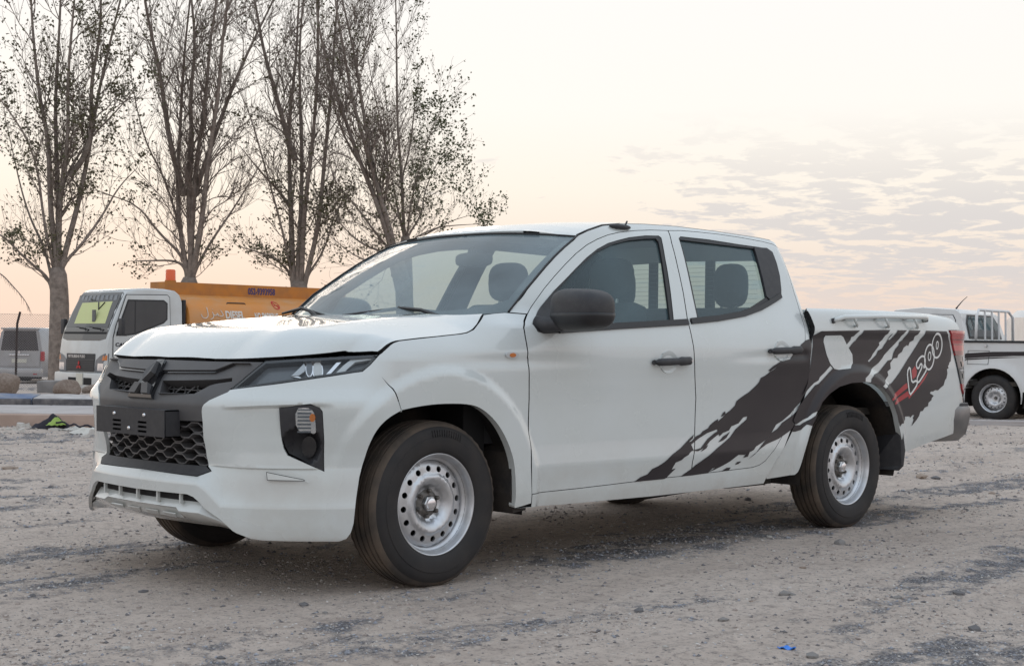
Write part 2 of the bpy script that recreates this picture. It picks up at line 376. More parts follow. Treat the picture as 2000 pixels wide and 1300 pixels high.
# ---------- body surface of the pickup: near side, w = distance from the centre plane ----------
PLAN=[(-.868,-.15),(-.870,0),(-.865,.15),(-.853,.28),(-.832,.40),(-.787,.52),(-.710,.64),(-.615,.735),(-.50,.808),(-.36,.857),(-.2,.880),(0,.890),(.35,.892),(.8,.893),(1.5,.894),(2.2,.893),(3.0,.892),(3.55,.887),(3.9,.876),(4.10,.866),(4.245,.842),(4.33,.795),(4.372,.705),(4.385,.5),(4.388,.25),(4.389,0),(4.389,-.2)]
def _catmull(P,n=24):
    P=np.array(P,float);out=[]
    t=np.linspace(0,1,n,endpoint=False)[:,None]
    for i in range(1,len(P)-2):
        p0,p1,p2,p3=P[i-1],P[i],P[i+1],P[i+2]
        # centripetal-like tangents scaled by chord
        d1=np.linalg.norm(p2-p1);da=np.linalg.norm(p1-p0);db=np.linalg.norm(p3-p2)
        m1=((p1-p0)/da*d1+(p2-p1)/d1*da)/(da+d1)*d1
        m2=((p2-p1)/d1*db+(p3-p2)/db*d1)/(db+d1)*d1
        out.append((2*t**3-3*t**2+1)*p1+(t**3-2*t**2+t)*m1+(-2*t**3+3*t**2)*p2+(t**3-t**2)*m2)
    out.append(P[-2][None]);return np.concatenate(out)
_pl=_catmull(PLAN)
_s=np.concatenate([[0],np.cumsum(np.linalg.norm(np.diff(_pl,axis=0),axis=1))])
_s-=np.interp(0,_pl[:,0],_s)          # u = 0 above the front axle
UMIN,UMAX=_s[0],_s[-1]
_tg=np.gradient(_pl,_s,axis=0);_tg/=np.linalg.norm(_tg,axis=1)[:,None]
_nm=np.stack([-_tg[:,1],_tg[:,0]],1)     # outward: (dx,dw) -> (-dw,dx)
def ux(x): return np.interp(x,_pl[:,0],_s)   # u of a given x
def uw_front(w): 
    k=_pl[:,0]<-.5; return np.interp(w,_pl[k,1],_s[k])
def base(u):
    return (np.interp(u,_s,_pl[:,0]),np.interp(u,_s,_pl[:,1]),np.interp(u,_s,_nm[:,0]),np.interp(u,_s,_nm[:,1]))
def pchip(xs,ys,x):
    xs=np.asarray(xs,float);ys=np.asarray(ys,float);h=np.diff(xs);d=np.diff(ys)/h
    m=np.zeros(len(xs))
    for i in range(1,len(xs)-1):
        if d[i-1]*d[i]>0:
            w1=2*h[i]+h[i-1];w2=h[i]+2*h[i-1];m[i]=(w1+w2)/(w1/d[i-1]+w2/d[i])
    m[0]=d[0];m[-1]=d[-1]
    x=np.asarray(x,float);i=np.clip(np.searchsorted(xs,x)-1,0,len(h)-1)
    xc=np.clip(x,xs[0]-.3,xs[-1]+.3)
    t=(xc-xs[i])/h[i];tc=np.clip(t,0,1)
    v=(2*tc**3-3*tc**2+1)*ys[i]+(tc**3-2*tc**2+tc)*h[i]*m[i]+(-2*tc**3+3*tc**2)*ys[i+1]+(tc**3-tc**2)*h[i]*m[i+1]
    return v+(t-tc)*h[i]*np.where(t>1,m[i+1],np.where(t<0,m[i],0))
# inset profiles (z, inset) at stations along u
_front=[(.24,.10),(.285,.03),(.31,.008),(.36,0),(.417,0),(.4255,.0025),(.434,.010),(.484,.050),(.496,.056),(.54,.050),(.60,.034),(.66,.022),(.72,.018),(.76,.033),(.80,.062),(.85,.104),(.905,.150),(.95,.20)]
_corner=[(.24,.07),(.282,.018),(.31,.004),(.36,0),(.417,0),(.4255,.0015),(.434,.0045),(.484,.018),(.496,.020),(.54,.018),(.60,.008),(.66,-.001),(.72,-.007),(.745,-.003),(.77,.013),(.80,.034),(.86,.062),(.92,.10),(.96,.14)]
_fend=[(.22,.03),(.28,.010),(.34,0),(.41,.0),(.45,.006),(.55,.008),(.70,.004),(.84,.002),(.90,.002),(.93,.010),(.96,.024),(1.0,.050),(1.04,.085),(1.08,.13)]
_fend2=[(.22,.03),(.28,.012),(.36,.004),(.45,.006),(.60,.008),(.75,.006),(.90,.001),(.935,.002),(.96,.008),(1.0,.020),(1.05,.042),(1.09,.072),(1.15,.108),(1.3,.16),(1.5,.26)]
_door=[(.20,.06),(.26,.030),(.31,.017),(.335,.013),(.38,.010),(.440,.002),(.460,.0),(.475,.0012),(.55,.007),(.70,.010),(.82,.006),(.92,.0),(.96,.002),(1.0,.009),(1.05,.022),(1.09,.036),(1.15,.060),(1.25,.102),(1.35,.146),(1.45,.196),(1.52,.238),(1.56,.275),(1.60,.33)]
_bed=[(.22,.05),(.34,.028),(.42,.016),(.50,.008),(.62,.004),(.75,.004),(.85,.007),(.95,.010),(1.02,.010),(1.050,.004),(1.062,.0),(1.09,.003),(1.14,.012),(1.17,.024),(1.186,.045),(1.192,.07)]
_tail=[(.22,.10),(.34,.060),(.42,.040),(.50,.022),(.62,.008),(.75,.004),(.85,.004),(.95,.007),(1.02,.008),(1.050,.004),(1.062,.0),(1.09,.004),(1.13,.016),(1.155,.032),(1.17,.055),(1.176,.08)]
STN=[(UMIN,_front),(uw_front(.40),_front),(uw_front(.62),_corner),(ux(-.42),_corner),(ux(-.22),_fend),(ux(.05),_fend),(ux(.42),_fend2),(ux(.57),_door),(ux(1.4),_door),(ux(2.40),_door),(ux(2.52),_door),(ux(2.56),_bed),(ux(3.6),_bed),(ux(4.22),_tail),(UMAX,_tail)]
_su=np.array([a for a,_ in STN])
WHEELS=(0.0,3.0); WZ=.327
def sstep(a,b,x):
    t=np.clip((x-a)/(b-a),0,1);return t*t*(3-2*t)
UA,UB=uw_front(.388),uw_front(.50)
def zeta(u,z):
    # the bumper ledge drops towards the corner
    k=np.clip((u-UA)/(UB-UA),0,1)*(1-sstep(ux(-.40),ux(-.20),u))
    return z+.078*k*(1-sstep(.34,.50,z))
CAB_R,CAB_X=.075,2.555
def inset(u,z,part=''):
    u=np.atleast_1d(np.asarray(u,float));z=np.broadcast_to(np.asarray(z,float),u.shape)
    us=np.minimum(u,2.45) if part=='cab' else (np.maximum(u,2.6) if part=='bed' else u)
    z0=z;z=zeta(u,z)
    V=[];last=None
    for a,pf in STN:
        if last is not None and pf is last[0]: V.append(last[1]);continue
        v=pchip([q[0] for q in pf],[q[1] for q in pf],z);V.append(v);last=(pf,v)
    V=np.array(V)
    i=np.clip(np.searchsorted(_su,us,side='right')-1,0,len(_su)-2)
    t=np.clip((us-_su[i])/(_su[i+1]-_su[i]),0,1);t=t*t*(3-2*t)
    k=np.arange(len(u))
    d=V[i,k]*(1-t)+V[i+1,k]*t
    # wheel-arch flares
    for xc in WHEELS:
        r=np.hypot(u-xc,(z0-WZ))
        h=1-sstep(.515,.565,r)
        if xc==0: h=h*sstep(-.60,-.34,u)
        d=d-.020*h
    # shallow scoop along the rear door and behind the front wheel
    d=d+.010*np.exp(-((z-.925-.03*(u-2.1))/.022)**2)*sstep(1.75,2.35,u)*(1-sstep(2.50,2.56,u))
    d=d+.009*np.exp(-((z-.905)/.025)**2)*(1-sstep(.35,1.05,u))*sstep(-.3,.2,u)
    d=d+.046*(1-sstep(.45,1.25,u))*sstep(1.04,1.14,z)*sstep(.2,.42,u)
    return d
def P(u,z,off=0.0,part=''):
    """point of the near half, second coordinate = distance from the centre plane; off pushes outward"""
    u=np.atleast_1d(np.asarray(u,float));z=np.broadcast_to(np.asarray(z,float),u.shape)
    if part=='cab':                       # the cab turns in behind the rear door
        th=np.clip((u-CAB_X)/CAB_R,0,1.75);ub=np.minimum(u,CAB_X)
        x,w,nx,nw=base(ub);d=inset(ub,z,part)
        r=CAB_R+off
        return np.stack([x-nx*d+r*np.sin(th),w-nw*d-CAB_R+r*np.cos(th),z],1)
    x,w,nx,nw=base(u);d=inset(u,z,part)-off
    return np.stack([x-nx*d,w-nw*d,z],1)

# traced outlines of panels and graphics, in (u along the body, height)
T={
 'bumper_slot':[(-1.1113,0.3789),(-1.0763,0.3707),(-1.0434,0.3516),(-1.0236,0.3348)],
 'bumper_low':[(-1.0159,0.3292),(-0.9427,0.2914),(-0.8925,0.2517),(-0.8764,0.2434),(-0.8165,0.2244),(-0.7766,0.2193),(-0.6162,0.2161),(-0.4806,0.2139),(-0.4522,0.2244),(-0.4359,0.2484),(-0.4264,0.2843),(-0.4211,0.3412)],
 'bumper_arch':[(-0.4007,0.4591),(-0.3814,0.5236),(-0.3629,0.5891),(-0.3352,0.6434),(-0.2911,0.6825),(-0.2297,0.7105),(-0.2297,0.7102)],
 'bumper_seam':[(-0.2642,0.7959),(-0.3009,0.8431),(-0.3317,0.8883)],
 'lamp_low':[(-0.3375,0.8861),(-0.3709,0.863),(-0.5558,0.8383),(-0.7488,0.8113),(-0.933,0.7887)],
 'fang_top':[(-0.9402,0.7796),(-1.0207,0.7477),(-1.0455,0.7305),(-1.0542,0.7166)],
 'fang_in':[(-1.0565,0.7013),(-1.0531,0.6557),(-1.0603,0.594),(-1.0582,0.5694),(-1.0585,0.5261),(-1.0483,0.487),(-1.0225,0.4721)],
 'lip_near':[(-1.0781,0.4507)],
 'ridge':[(-1.0789,0.4235),(-1.0171,0.3955),(-0.9707,0.3707),(-0.9277,0.3489),(-0.8995,0.3414)],
 'ledge_low':[(-0.8995,0.3414),(-0.7518,0.3436),(-0.6032,0.3445),(-0.4252,0.3487)],
 'ledge_up':[(-1.0026,0.4658),(-0.9457,0.4479),(-0.759,0.4311),(-0.5673,0.4082),(-0.5167,0.3665),(-0.4234,0.3766)],
 'fog':[(-0.7159,0.7222),(-0.6493,0.7342),(-0.5966,0.7404),(-0.5613,0.7263),(-0.5493,0.7113),(-0.5398,0.5998),(-0.5367,0.4806),(-0.6354,0.5229),(-0.6815,0.5422),(-0.6967,0.5662),(-0.7053,0.5994),(-0.7108,0.6505)],
 'fog_lens':[(-0.6534,0.7214),(-0.6083,0.7255),(-0.5906,0.7173),(-0.5801,0.7023),(-0.5745,0.6513),(-0.5738,0.6226),(-0.6039,0.6332),(-0.6484,0.6375)],
 'fog_cup':[(-0.5921,0.5727),(-0.5723,0.5727),(-0.5914,0.5409),(-0.6349,0.621),(-0.5751,0.5636),(-0.6903,0.5905)],
 'blade':[(-0.8862,0.5073),(-0.764,0.4789),(-0.756,0.4326),(-0.9376,0.4477),(-0.9802,0.461),(-0.9518,0.4919)],
 'tow':[(-0.7609,0.479),(-0.6193,0.453),(-0.6009,0.4411),(-0.5688,0.4106),(-0.7559,0.4317)],
 'fang_crease':[(-0.9321,0.722),(-0.7825,0.7316),(-0.6494,0.7377)],
 'lamp_up':[(-0.3029,0.9306),(-0.4763,0.9206),(-0.6586,0.9113),(-0.7958,0.902)],
 'lamp_in':[(-0.9327,0.7881),(-0.7947,0.9019)],
 'lamp_tip':[(-0.3009,0.9283)],
 'hood_edge':[(-0.2888,0.9369),(-0.2838,0.9415),(-0.2524,0.9672),(-0.2357,0.9766),(-0.2087,0.9838),(-0.131,0.9916),(0.0319,1.0062),(0.1316,1.0152),(0.1649,1.0205),(0.2054,1.0342),(0.2398,1.0568),(0.3044,1.0977)],
 'fender_cowl':[(0.3744,1.1055),(0.4419,1.1104),(0.4731,1.1084),(0.535,1.105)],
 'fender_door':[(0.5352,1.105),(0.4954,1.0722),(0.4719,1.0447),(0.4668,1.004),(0.4668,0.9591),(0.4694,0.9187),(0.4731,0.9143),(0.4827,0.7477),(0.478,0.4595),(0.4875,0.3478)],
 'fender_bot':[(0.49,0.3017),(0.3876,0.2874)],
 'fender_arch':[(0.382,0.2979),(0.3861,0.3335),(0.3818,0.4442),(0.3708,0.4998),(0.3375,0.572),(0.2808,0.6444),(0.2024,0.7009),(0.1268,0.728),(-0.0347,0.7328),(-0.1491,0.7238),(-0.2297,0.7102)],
 'side_lamp':[(0.332,0.9312),(0.3488,0.9419),(0.381,0.9431),(0.4108,0.9357),(0.4107,0.9228),(0.3885,0.9163),(0.3495,0.9184)],
 'door_front_edge':[(0.5352,1.105),(0.4953,1.0722),(0.4719,1.0447),(0.4668,1.004),(0.4668,0.9591),(0.4693,0.9187),(0.473,0.9143),(0.4827,0.7477),(0.4781,0.4595),(0.4875,0.3478)],
 'door_top':[(0.5974,1.1527),(0.6858,1.2208),(0.7719,1.2808),(0.8581,1.3373),(0.9459,1.3902),(1.0335,1.4343),(1.1193,1.4667),(1.2057,1.4921),(1.2926,1.5094),(1.4223,1.5266),(1.552,1.5377)],
 'b_gap':[(1.6934,1.5441),(1.6671,1.4804),(1.6375,1.3522),(1.6148,1.2319),(1.5806,1.0979),(1.5815,1.0168),(1.5874,0.9157),(1.6142,0.728),(1.6027,0.5108),(1.5864,0.4246),(1.5877,0.3644)],
 'front_door_bot':[(1.3678,0.3581),(1.1735,0.3532),(0.8219,0.3451),(0.4881,0.341)],
 'rear_door_bot':[(1.7112,0.3643),(2.0729,0.3728),(2.1314,0.3818),(2.1781,0.4004)],
 'rear_door_rear':[(2.2694,0.4745),(2.3591,0.5553),(2.4447,0.6807),(2.4909,0.8024),(2.5047,0.9129),(2.522,1.0051),(2.5319,1.0276),(2.5495,1.0778),(2.5513,1.1503),(2.561,1.2799),(2.5813,1.4061),(2.5975,1.5054)],
 'rear_door_top':[(2.5431,1.5242),(2.4585,1.5339),(2.2858,1.545),(2.1135,1.5515),(1.9398,1.5529),(1.792,1.5506)],
 'win_f_outer':[(0.546,1.0777),(0.5878,1.1062),(0.7462,1.2157),(0.829,1.2663),(0.9149,1.3204),(1.0037,1.3733),(1.0927,1.4175),(1.1807,1.4499),(1.2666,1.4702),(1.3543,1.4883),(1.4831,1.505),(1.5915,1.5106),(1.604,1.5007),(1.5683,1.4012),(1.5245,1.2443),(1.4762,1.0933),(1.5794,1.0953),(1.5755,1.0775),(1.0639,1.0493),(0.6676,1.0248),(0.5744,1.0212),(0.5393,1.0298),(0.5285,1.0546)],
 'win_f_glass':[(0.7694,1.2188),(0.9291,1.3234),(1.0861,1.4047),(1.2153,1.4468),(1.345,1.4738),(1.4717,1.4891),(1.5597,1.4954),(1.5693,1.4801),(1.5213,1.3315),(1.4508,1.0928),(0.9991,1.065),(0.6948,1.0482),(0.7555,1.1994)],
 'win_r_outer':[(1.7407,1.5063),(1.7652,1.5175),(1.9853,1.5154),(2.2424,1.5036),(2.3865,1.4992),(2.4678,1.4951),(2.5009,1.4767),(2.4967,1.4192),(2.4792,1.3503),(2.448,1.276),(2.4211,1.2305),(2.3442,1.2034),(2.21,1.1616),(2.057,1.1285),(1.8253,1.1),(1.6011,1.082),(1.5958,1.0971),(1.6592,1.102),(1.6795,1.2236),(1.7094,1.3713),(1.7296,1.4573)],
 'win_r_glass':[(1.7476,1.5013),(2.3499,1.4886),(2.333,1.4002),(2.2958,1.2322),(2.1258,1.173),(1.9751,1.1399),(1.8359,1.1211),(1.67,1.1073)],
 'quarter':[(2.3561,1.4906),(2.4663,1.4933),(2.4996,1.4749),(2.4938,1.4191),(2.4762,1.3502),(2.4441,1.2759),(2.4179,1.2315),(2.3458,1.2062),(2.3098,1.2244),(2.2975,1.235),(2.333,1.4002)],
 'handle_f':[(1.2791,0.8982),(1.5473,0.9065),(1.3939,0.9036)],
 'handle_r':[(2.1905,0.9543),(2.4609,0.9636),(2.3055,0.9591)],
 'pillar':[(0.4629,1.1095),(0.5184,1.1556),(0.5826,1.2109),(0.6586,1.2635),(0.7354,1.3172),(0.8125,1.3677),(0.8894,1.4127),(0.9677,1.4542),(1.0117,1.4766)],
 'bed_front':[(2.5454,1.1666),(2.559,1.1614),(2.5937,1.0841),(2.5898,1.0394),(2.5817,1.0242),(2.5715,0.9314),(2.5393,0.7774),(2.4923,0.6799),(2.4131,0.5537),(2.3316,0.4472),(2.2163,0.3223)],
 'bed_arch':[(2.4597,0.3127),(2.4784,0.3309),(2.503,0.4226),(2.5502,0.5503),(2.6004,0.6352),(2.6037,0.6374),(2.6464,0.6909),(2.7164,0.7345),(2.806,0.7684),(2.9258,0.7872),(3.0578,0.79),(3.1535,0.7823),(3.2312,0.758),(3.3012,0.715),(3.3523,0.6667),(3.3944,0.6022),(3.4196,0.5378),(3.4619,0.4562),(3.4804,0.3971)],
 'bed_bot':[(3.5117,0.3777),(3.8103,0.4236),(4.1162,0.4814),(4.1869,0.5323),(4.2764,0.5887),(4.3025,0.6836)],
 'tail_lamp':[(4.2984,0.7068),(4.2098,0.7129),(4.1117,0.8267),(4.0848,0.9147),(3.9994,1.0573),(3.9959,1.081),(4.1107,1.0811)],
 'fuel':[(2.6894,1.0262),(2.7012,1.0389),(2.844,1.0421),(2.8706,1.0333),(2.9062,0.993),(2.963,0.9397),(2.9665,0.8936),(2.9312,0.8633),(2.8288,0.8569),(2.7858,0.8636),(2.7509,0.8888),(2.7164,0.9389),(2.6869,1.0037)],
 'bed_crease':[(2.5801,1.0448),(2.6548,1.0632),(2.983,1.0715),(3.2736,1.0785),(3.693,1.0809),(3.9923,1.0814)],
 'dk_bed':[(2.585,1.0374),(2.6548,1.0617),(2.9828,1.07),(3.2733,1.0774),(3.6927,1.0798),(3.9941,1.0797),(4.0424,1.0215),(4.0702,0.9486),(4.059,0.9037),(4.0398,0.8953),(4.0329,0.8813),(4.0207,0.8757),(4.0286,0.8617),(4.0083,0.8562),(4.0143,0.831),(4.0025,0.8031),(3.9849,0.7921),(3.9676,0.7616),(3.9332,0.7482),(3.8987,0.7331),(3.8634,0.7353),(3.8405,0.7274),(3.8117,0.7278),(3.8005,0.717),(3.8471,0.7024),(3.8245,0.6891),(3.8215,0.6781),(3.7852,0.6624),(3.7803,0.6433),(3.7406,0.636),(3.7186,0.6174),(3.6906,0.6153),(3.6752,0.5885),(3.6438,0.565),(3.5923,0.534),(3.6159,0.5712),(3.6045,0.5786),(3.6218,0.5981),(3.598,0.596),(3.5773,0.5831),(3.5607,0.5906),(3.5129,0.5902),(3.516,0.574),(3.4953,0.5562),(3.4491,0.5528),(3.432,0.5374),(3.4121,0.5646),(3.3944,0.6022),(3.3523,0.6667),(3.3012,0.715),(3.2312,0.758),(3.1535,0.7823),(3.0578,0.79),(2.9258,0.7872),(2.806,0.7684),(2.7164,0.7345),(2.6464,0.6909),(2.6122,0.647),(2.567,0.6331),(2.5305,0.609),(2.4962,0.5999),(2.4379,0.5771),(2.4116,0.5974),(2.4771,0.6983),(2.5363,0.7858),(2.5753,0.9088),(2.5899,0.983)],
 'gap_bed1':[(3.0686,1.0733),(3.0454,1.0508),(3.03,1.0429),(2.9992,1.0168),(2.9712,1.0037),(2.9298,0.9727),(2.9062,0.9904),(2.9475,1.0189),(2.9509,1.0342),(2.9748,1.0396),(2.995,1.0553),(3.0303,1.0722)],
 'gap_bed2':[(3.3844,1.0801),(3.4196,1.0769),(3.3816,1.0445),(3.349,1.0229),(3.3287,1.0243),(3.3625,1.0522),(3.3671,1.0603),(3.3451,1.0467),(3.3142,1.012),(3.2896,0.9934),(3.2701,0.9748),(3.226,0.9615),(3.2068,0.9378),(3.1626,0.9143),(3.133,0.8987),(3.1217,0.9049),(3.1531,0.9221),(3.1727,0.943),(3.2112,0.9718),(3.2402,0.993),(3.235,1.0061),(3.2692,1.0221),(3.294,1.0487),(3.317,1.0596),(3.3383,1.0773)],
 'gap_bed3':[(3.5305,1.0823),(3.5488,1.0788),(3.5143,1.0488),(3.4828,1.0216),(3.4517,1.0106),(3.4468,0.9946),(3.4112,0.973),(3.3911,0.9517),(3.3755,0.9145),(3.3298,0.9065),(3.2682,0.8671),(3.2275,0.8411),(3.1626,0.8314),(3.1256,0.8085),(3.1198,0.7852),(3.0625,0.7899),(3.0634,0.8115),(3.1091,0.837),(3.1802,0.8726),(3.23,0.8934),(3.2704,0.9196),(3.2906,0.9381),(3.3502,0.9727),(3.4004,0.9995),(3.4498,1.0293),(3.4673,1.0482),(3.4958,1.0647)],
 'gap_bed4':[(3.6823,1.0824),(3.7431,1.08),(3.7194,1.0513),(3.6864,1.0263),(3.644,0.9906),(3.5906,0.947),(3.5472,0.9146),(3.5142,0.8878),(3.476,0.8584),(3.4492,0.8372),(3.4066,0.8083),(3.3648,0.7821),(3.2707,0.7522),(3.241,0.7657),(3.2766,0.7834),(3.3313,0.8247),(3.3222,0.8459),(3.358,0.8615),(3.3544,0.8933),(3.391,0.9198),(3.4321,0.9225),(3.4426,0.9412),(3.484,0.9574),(3.4994,0.9789),(3.5361,0.9952),(3.5522,0.99),(3.5678,1.0117),(3.6106,1.0229),(3.6169,1.0473),(3.6439,1.0558)],
 'gap_bed5':[(2.755,0.8813),(2.7788,0.8676),(2.722,0.8338),(2.6765,0.8067),(2.6361,0.7847),(2.6054,0.7776),(2.5705,0.7533),(2.5322,0.7268),(2.511,0.7124),(2.4858,0.6883),(2.4606,0.6742),(2.427,0.6603),(2.4599,0.7084),(2.5191,0.7368),(2.5317,0.7514),(2.5619,0.7707),(2.597,0.7901),(2.6367,0.8021),(2.6506,0.8193),(2.7047,0.8489)],
 'red_a':[(3.6262,0.8768),(3.6468,0.8496),(3.6398,0.8171),(3.5956,0.8013),(3.5872,0.8499)],
 'red_b':[(3.3367,0.6934),(3.4986,0.77),(3.5305,0.7804),(3.5408,0.7534),(3.4266,0.707),(3.3419,0.6827)],
 'red_c':[(3.3676,0.6611),(3.3724,0.6768),(3.5412,0.7346),(3.5577,0.7101),(3.6598,0.7627),(3.7506,0.8272),(3.7848,0.8434),(3.7383,0.8),(3.6599,0.7491),(3.5528,0.6887),(3.5471,0.7049),(3.4479,0.6746)],
 'dk_bed2':[(2.3972,0.542),(2.4253,0.5746),(2.4709,0.5733),(2.5376,0.5995),(2.6027,0.629),(2.5818,0.5987),(2.5542,0.5686),(2.5204,0.5753),(2.4832,0.5484),(2.431,0.5409)],
 'dk_door':[(1.1709,0.3536),(1.2123,0.373),(1.261,0.3839),(1.2907,0.4071),(1.335,0.4187),(1.3707,0.4335),(1.4104,0.4539),(1.4542,0.4712),(1.5002,0.4941),(1.5558,0.5197),(1.5786,0.5244),(1.6114,0.5457),(1.6479,0.5557),(1.6664,0.5692),(1.708,0.582),(1.7407,0.6066),(1.7874,0.6138),(1.8252,0.6329),(1.8442,0.6468),(1.8822,0.6632),(1.9203,0.6856),(1.9343,0.7085),(1.9771,0.7282),(2.0344,0.7508),(2.0913,0.7825),(2.1147,0.8),(2.1281,0.8206),(2.1671,0.8322),(2.2004,0.8499),(2.2344,0.8617),(2.2727,0.8827),(2.3043,0.9037),(2.3795,0.9127),(2.4258,0.9493),(2.4571,0.9678),(2.4768,0.9893),(2.526,1.0112),(2.595,1.0259),(2.5664,0.9623),(2.5541,0.9253),(2.5518,0.8389),(2.532,0.7589),(2.5175,0.7345),(2.4764,0.6892),(2.4236,0.6567),(2.392,0.6331),(2.3187,0.5988),(2.2669,0.5823),(2.2248,0.5418),(2.1713,0.508),(2.1294,0.4919),(2.0883,0.4788),(2.0668,0.4621),(1.9911,0.4418),(1.9422,0.444),(1.9158,0.4306),(1.8617,0.4156),(1.8272,0.3998),(1.7455,0.3866),(1.7111,0.3655),(1.5042,0.3608),(1.5804,0.3922),(1.6128,0.4104),(1.697,0.4464),(1.7712,0.483),(1.8302,0.5092),(1.8797,0.5333),(1.9241,0.5693),(1.9778,0.5968),(2.0171,0.6161),(2.0222,0.6306),(1.988,0.6257),(1.9488,0.5976),(1.8909,0.5849),(1.8714,0.5653),(1.8238,0.5553),(1.795,0.5391),(1.7773,0.5741),(1.7028,0.5594),(1.6288,0.5338),(1.5726,0.5079),(1.5881,0.4822),(1.5326,0.4595),(1.5004,0.4385),(1.458,0.4293),(1.4339,0.397),(1.4637,0.401),(1.3995,0.3599),(1.3827,0.3553)],
 'dk_door2':[(2.0898,0.4493),(2.1388,0.4856),(2.2248,0.5418),(2.2766,0.561),(2.3185,0.5898),(2.4129,0.6265),(2.4872,0.6706),(2.4658,0.6313),(2.433,0.5773),(2.3902,0.5483),(2.3154,0.5207),(2.2834,0.5098),(2.1791,0.487),(2.1164,0.463),(2.0796,0.4408),(2.0254,0.4166),(2.0607,0.4358)],
 'dk_bits':[(1.7108,0.3683),(1.7651,0.3798),(1.8278,0.3969),(1.8809,0.4147),(1.96,0.452),(1.9401,0.4558),(1.8868,0.4319),(1.8425,0.4165),(1.781,0.3963),(1.7464,0.3808)],
 'dk_bit0':[(1.8223,0.3711),(1.8585,0.3837),(1.8918,0.3838),(1.8791,0.371)],
 'dk_bit1':[(1.9234,0.3951),(1.9397,0.4089),(1.9732,0.4103),(1.9516,0.3984)],
 'dk_bit2':[(1.984,0.4274),(2.009,0.4499),(2.0372,0.4604),(2.0222,0.4316)],
 'dk_bit3':[(2.1864,0.856),(2.2223,0.8768),(2.262,0.8917),(2.2962,0.9037),(2.2828,0.8856),(2.2387,0.8677),(2.205,0.8529)],
 'dk_bit4':[(1.7033,0.5793),(1.722,0.5958),(1.7594,0.6146),(1.7875,0.6241),(1.7827,0.6111),(1.7405,0.5952)],
 'dk_bit5':[(1.8064,0.6334),(1.8253,0.653),(1.8423,0.6601),(1.8442,0.6468),(1.8205,0.6359)],
 'dk_bit6':[(1.3828,0.4385),(1.4276,0.4669),(1.4914,0.4945),(1.5569,0.5336),(1.5954,0.5547),(1.5885,0.5381),(1.5371,0.5093),(1.4723,0.4759),(1.4279,0.4531)],
 'dk_bit7':[(1.5789,0.4798),(1.6429,0.4883),(1.7017,0.5311),(1.7583,0.5576),(1.8243,0.5783),(1.8721,0.5999),(1.8862,0.5908),(1.8429,0.5662),(1.7766,0.5455),(1.7191,0.5191),(1.6797,0.4924),(1.6236,0.4751)],
 'dk_bit8':[(1.7834,0.511),(1.8232,0.5381),(1.8615,0.5512),(1.8807,0.5592),(1.851,0.5314),(1.8216,0.5181)],
 'dk_bit9':[(1.6413,0.4715),(1.6704,0.49),(1.7037,0.5028),(1.6883,0.4864),(1.6601,0.4763)],
 'dk_bit10':[(1.4821,0.4422),(1.5328,0.465),(1.57,0.4801),(1.5504,0.4615),(1.5078,0.4466)],
 'sill_bot':[(0.3876,0.2874),(0.7177,0.2792),(1.318,0.2764),(1.8034,0.2803),(2.3063,0.2917)],
 'grille_hole':[(-1.3997,0.8145),(-1.2313,0.8189),(-1.041,0.8261),(-0.9499,0.8346),(-0.9417,0.8207),(-1.0276,0.8104),(-1.0581,0.8031),(-1.1261,0.7682),(-1.3577,0.7603)],
 'insert_up':[(-1.4399,0.8471),(-1.0687,0.8548),(-0.9669,0.8842),(-0.972,0.8933),(-1.3164,0.8897),(-1.4556,0.8818)],
 'floor_lo':[(-1.3592,0.7587),(-1.1254,0.7673),(-1.0545,0.8044)],
 'band_low':[(-1.1931,0.6556),(-1.0577,0.661)],
 'drl_a':[(-0.5336,0.851),(-0.515,0.8519),(-0.4449,0.9079),(-0.4677,0.9054),(-0.4849,0.8926)],
 'drl_b':[(-0.4924,0.8535),(-0.4537,0.8561),(-0.3901,0.9046),(-0.3176,0.9147),(-0.3151,0.9199),(-0.3996,0.9167),(-0.4459,0.8883)],
 'drl_low':[(-0.7853,0.8153),(-0.7304,0.8196),(-0.621,0.8337),(-0.522,0.8489),(-0.5249,0.854),(-0.6211,0.8403),(-0.6526,0.8519),(-0.6773,0.8493),(-0.6408,0.8437),(-0.6341,0.8372),(-0.7179,0.825)],
 'lamp_bowl':[(-0.7858,0.8182),(-0.7254,0.8906),(-0.6747,0.9032),(-0.6078,0.9038),(-0.6217,0.8886),(-0.645,0.8705),(-0.6773,0.8493),(-0.7338,0.8219)],
 'lamp_facet':[(-0.6773,0.8493),(-0.6502,0.8734),(-0.6218,0.8991),(-0.6155,0.8887),(-0.6181,0.8692),(-0.6444,0.852)],
 'lamp_proj':[(-0.5603,0.8816),(-0.5585,0.9072),(-0.5482,0.8817)],
 'lamp_ref':[(-0.5976,0.8888),(-0.5973,0.9069),(-0.6079,0.8888)],
 'let_L':[(3.5667,0.8731),(3.5334,0.8448),(3.5431,0.7749),(3.561,0.709),(3.6003,0.7337),(3.6511,0.7737),(3.6387,0.7944),(3.584,0.7798),(3.5755,0.8284)],
 'let_2':[(3.6377,0.8876),(3.6605,0.9092),(3.6941,0.9299),(3.7272,0.9338),(3.7456,0.9175),(3.7445,0.8928),(3.721,0.8656),(3.7502,0.8737),(3.7594,0.8556),(3.7284,0.8274),(3.6544,0.7747),(3.6423,0.8008),(3.6644,0.8278),(3.7033,0.8657),(3.7066,0.8864),(3.6868,0.8875),(3.6692,0.8631),(3.6473,0.8631)],
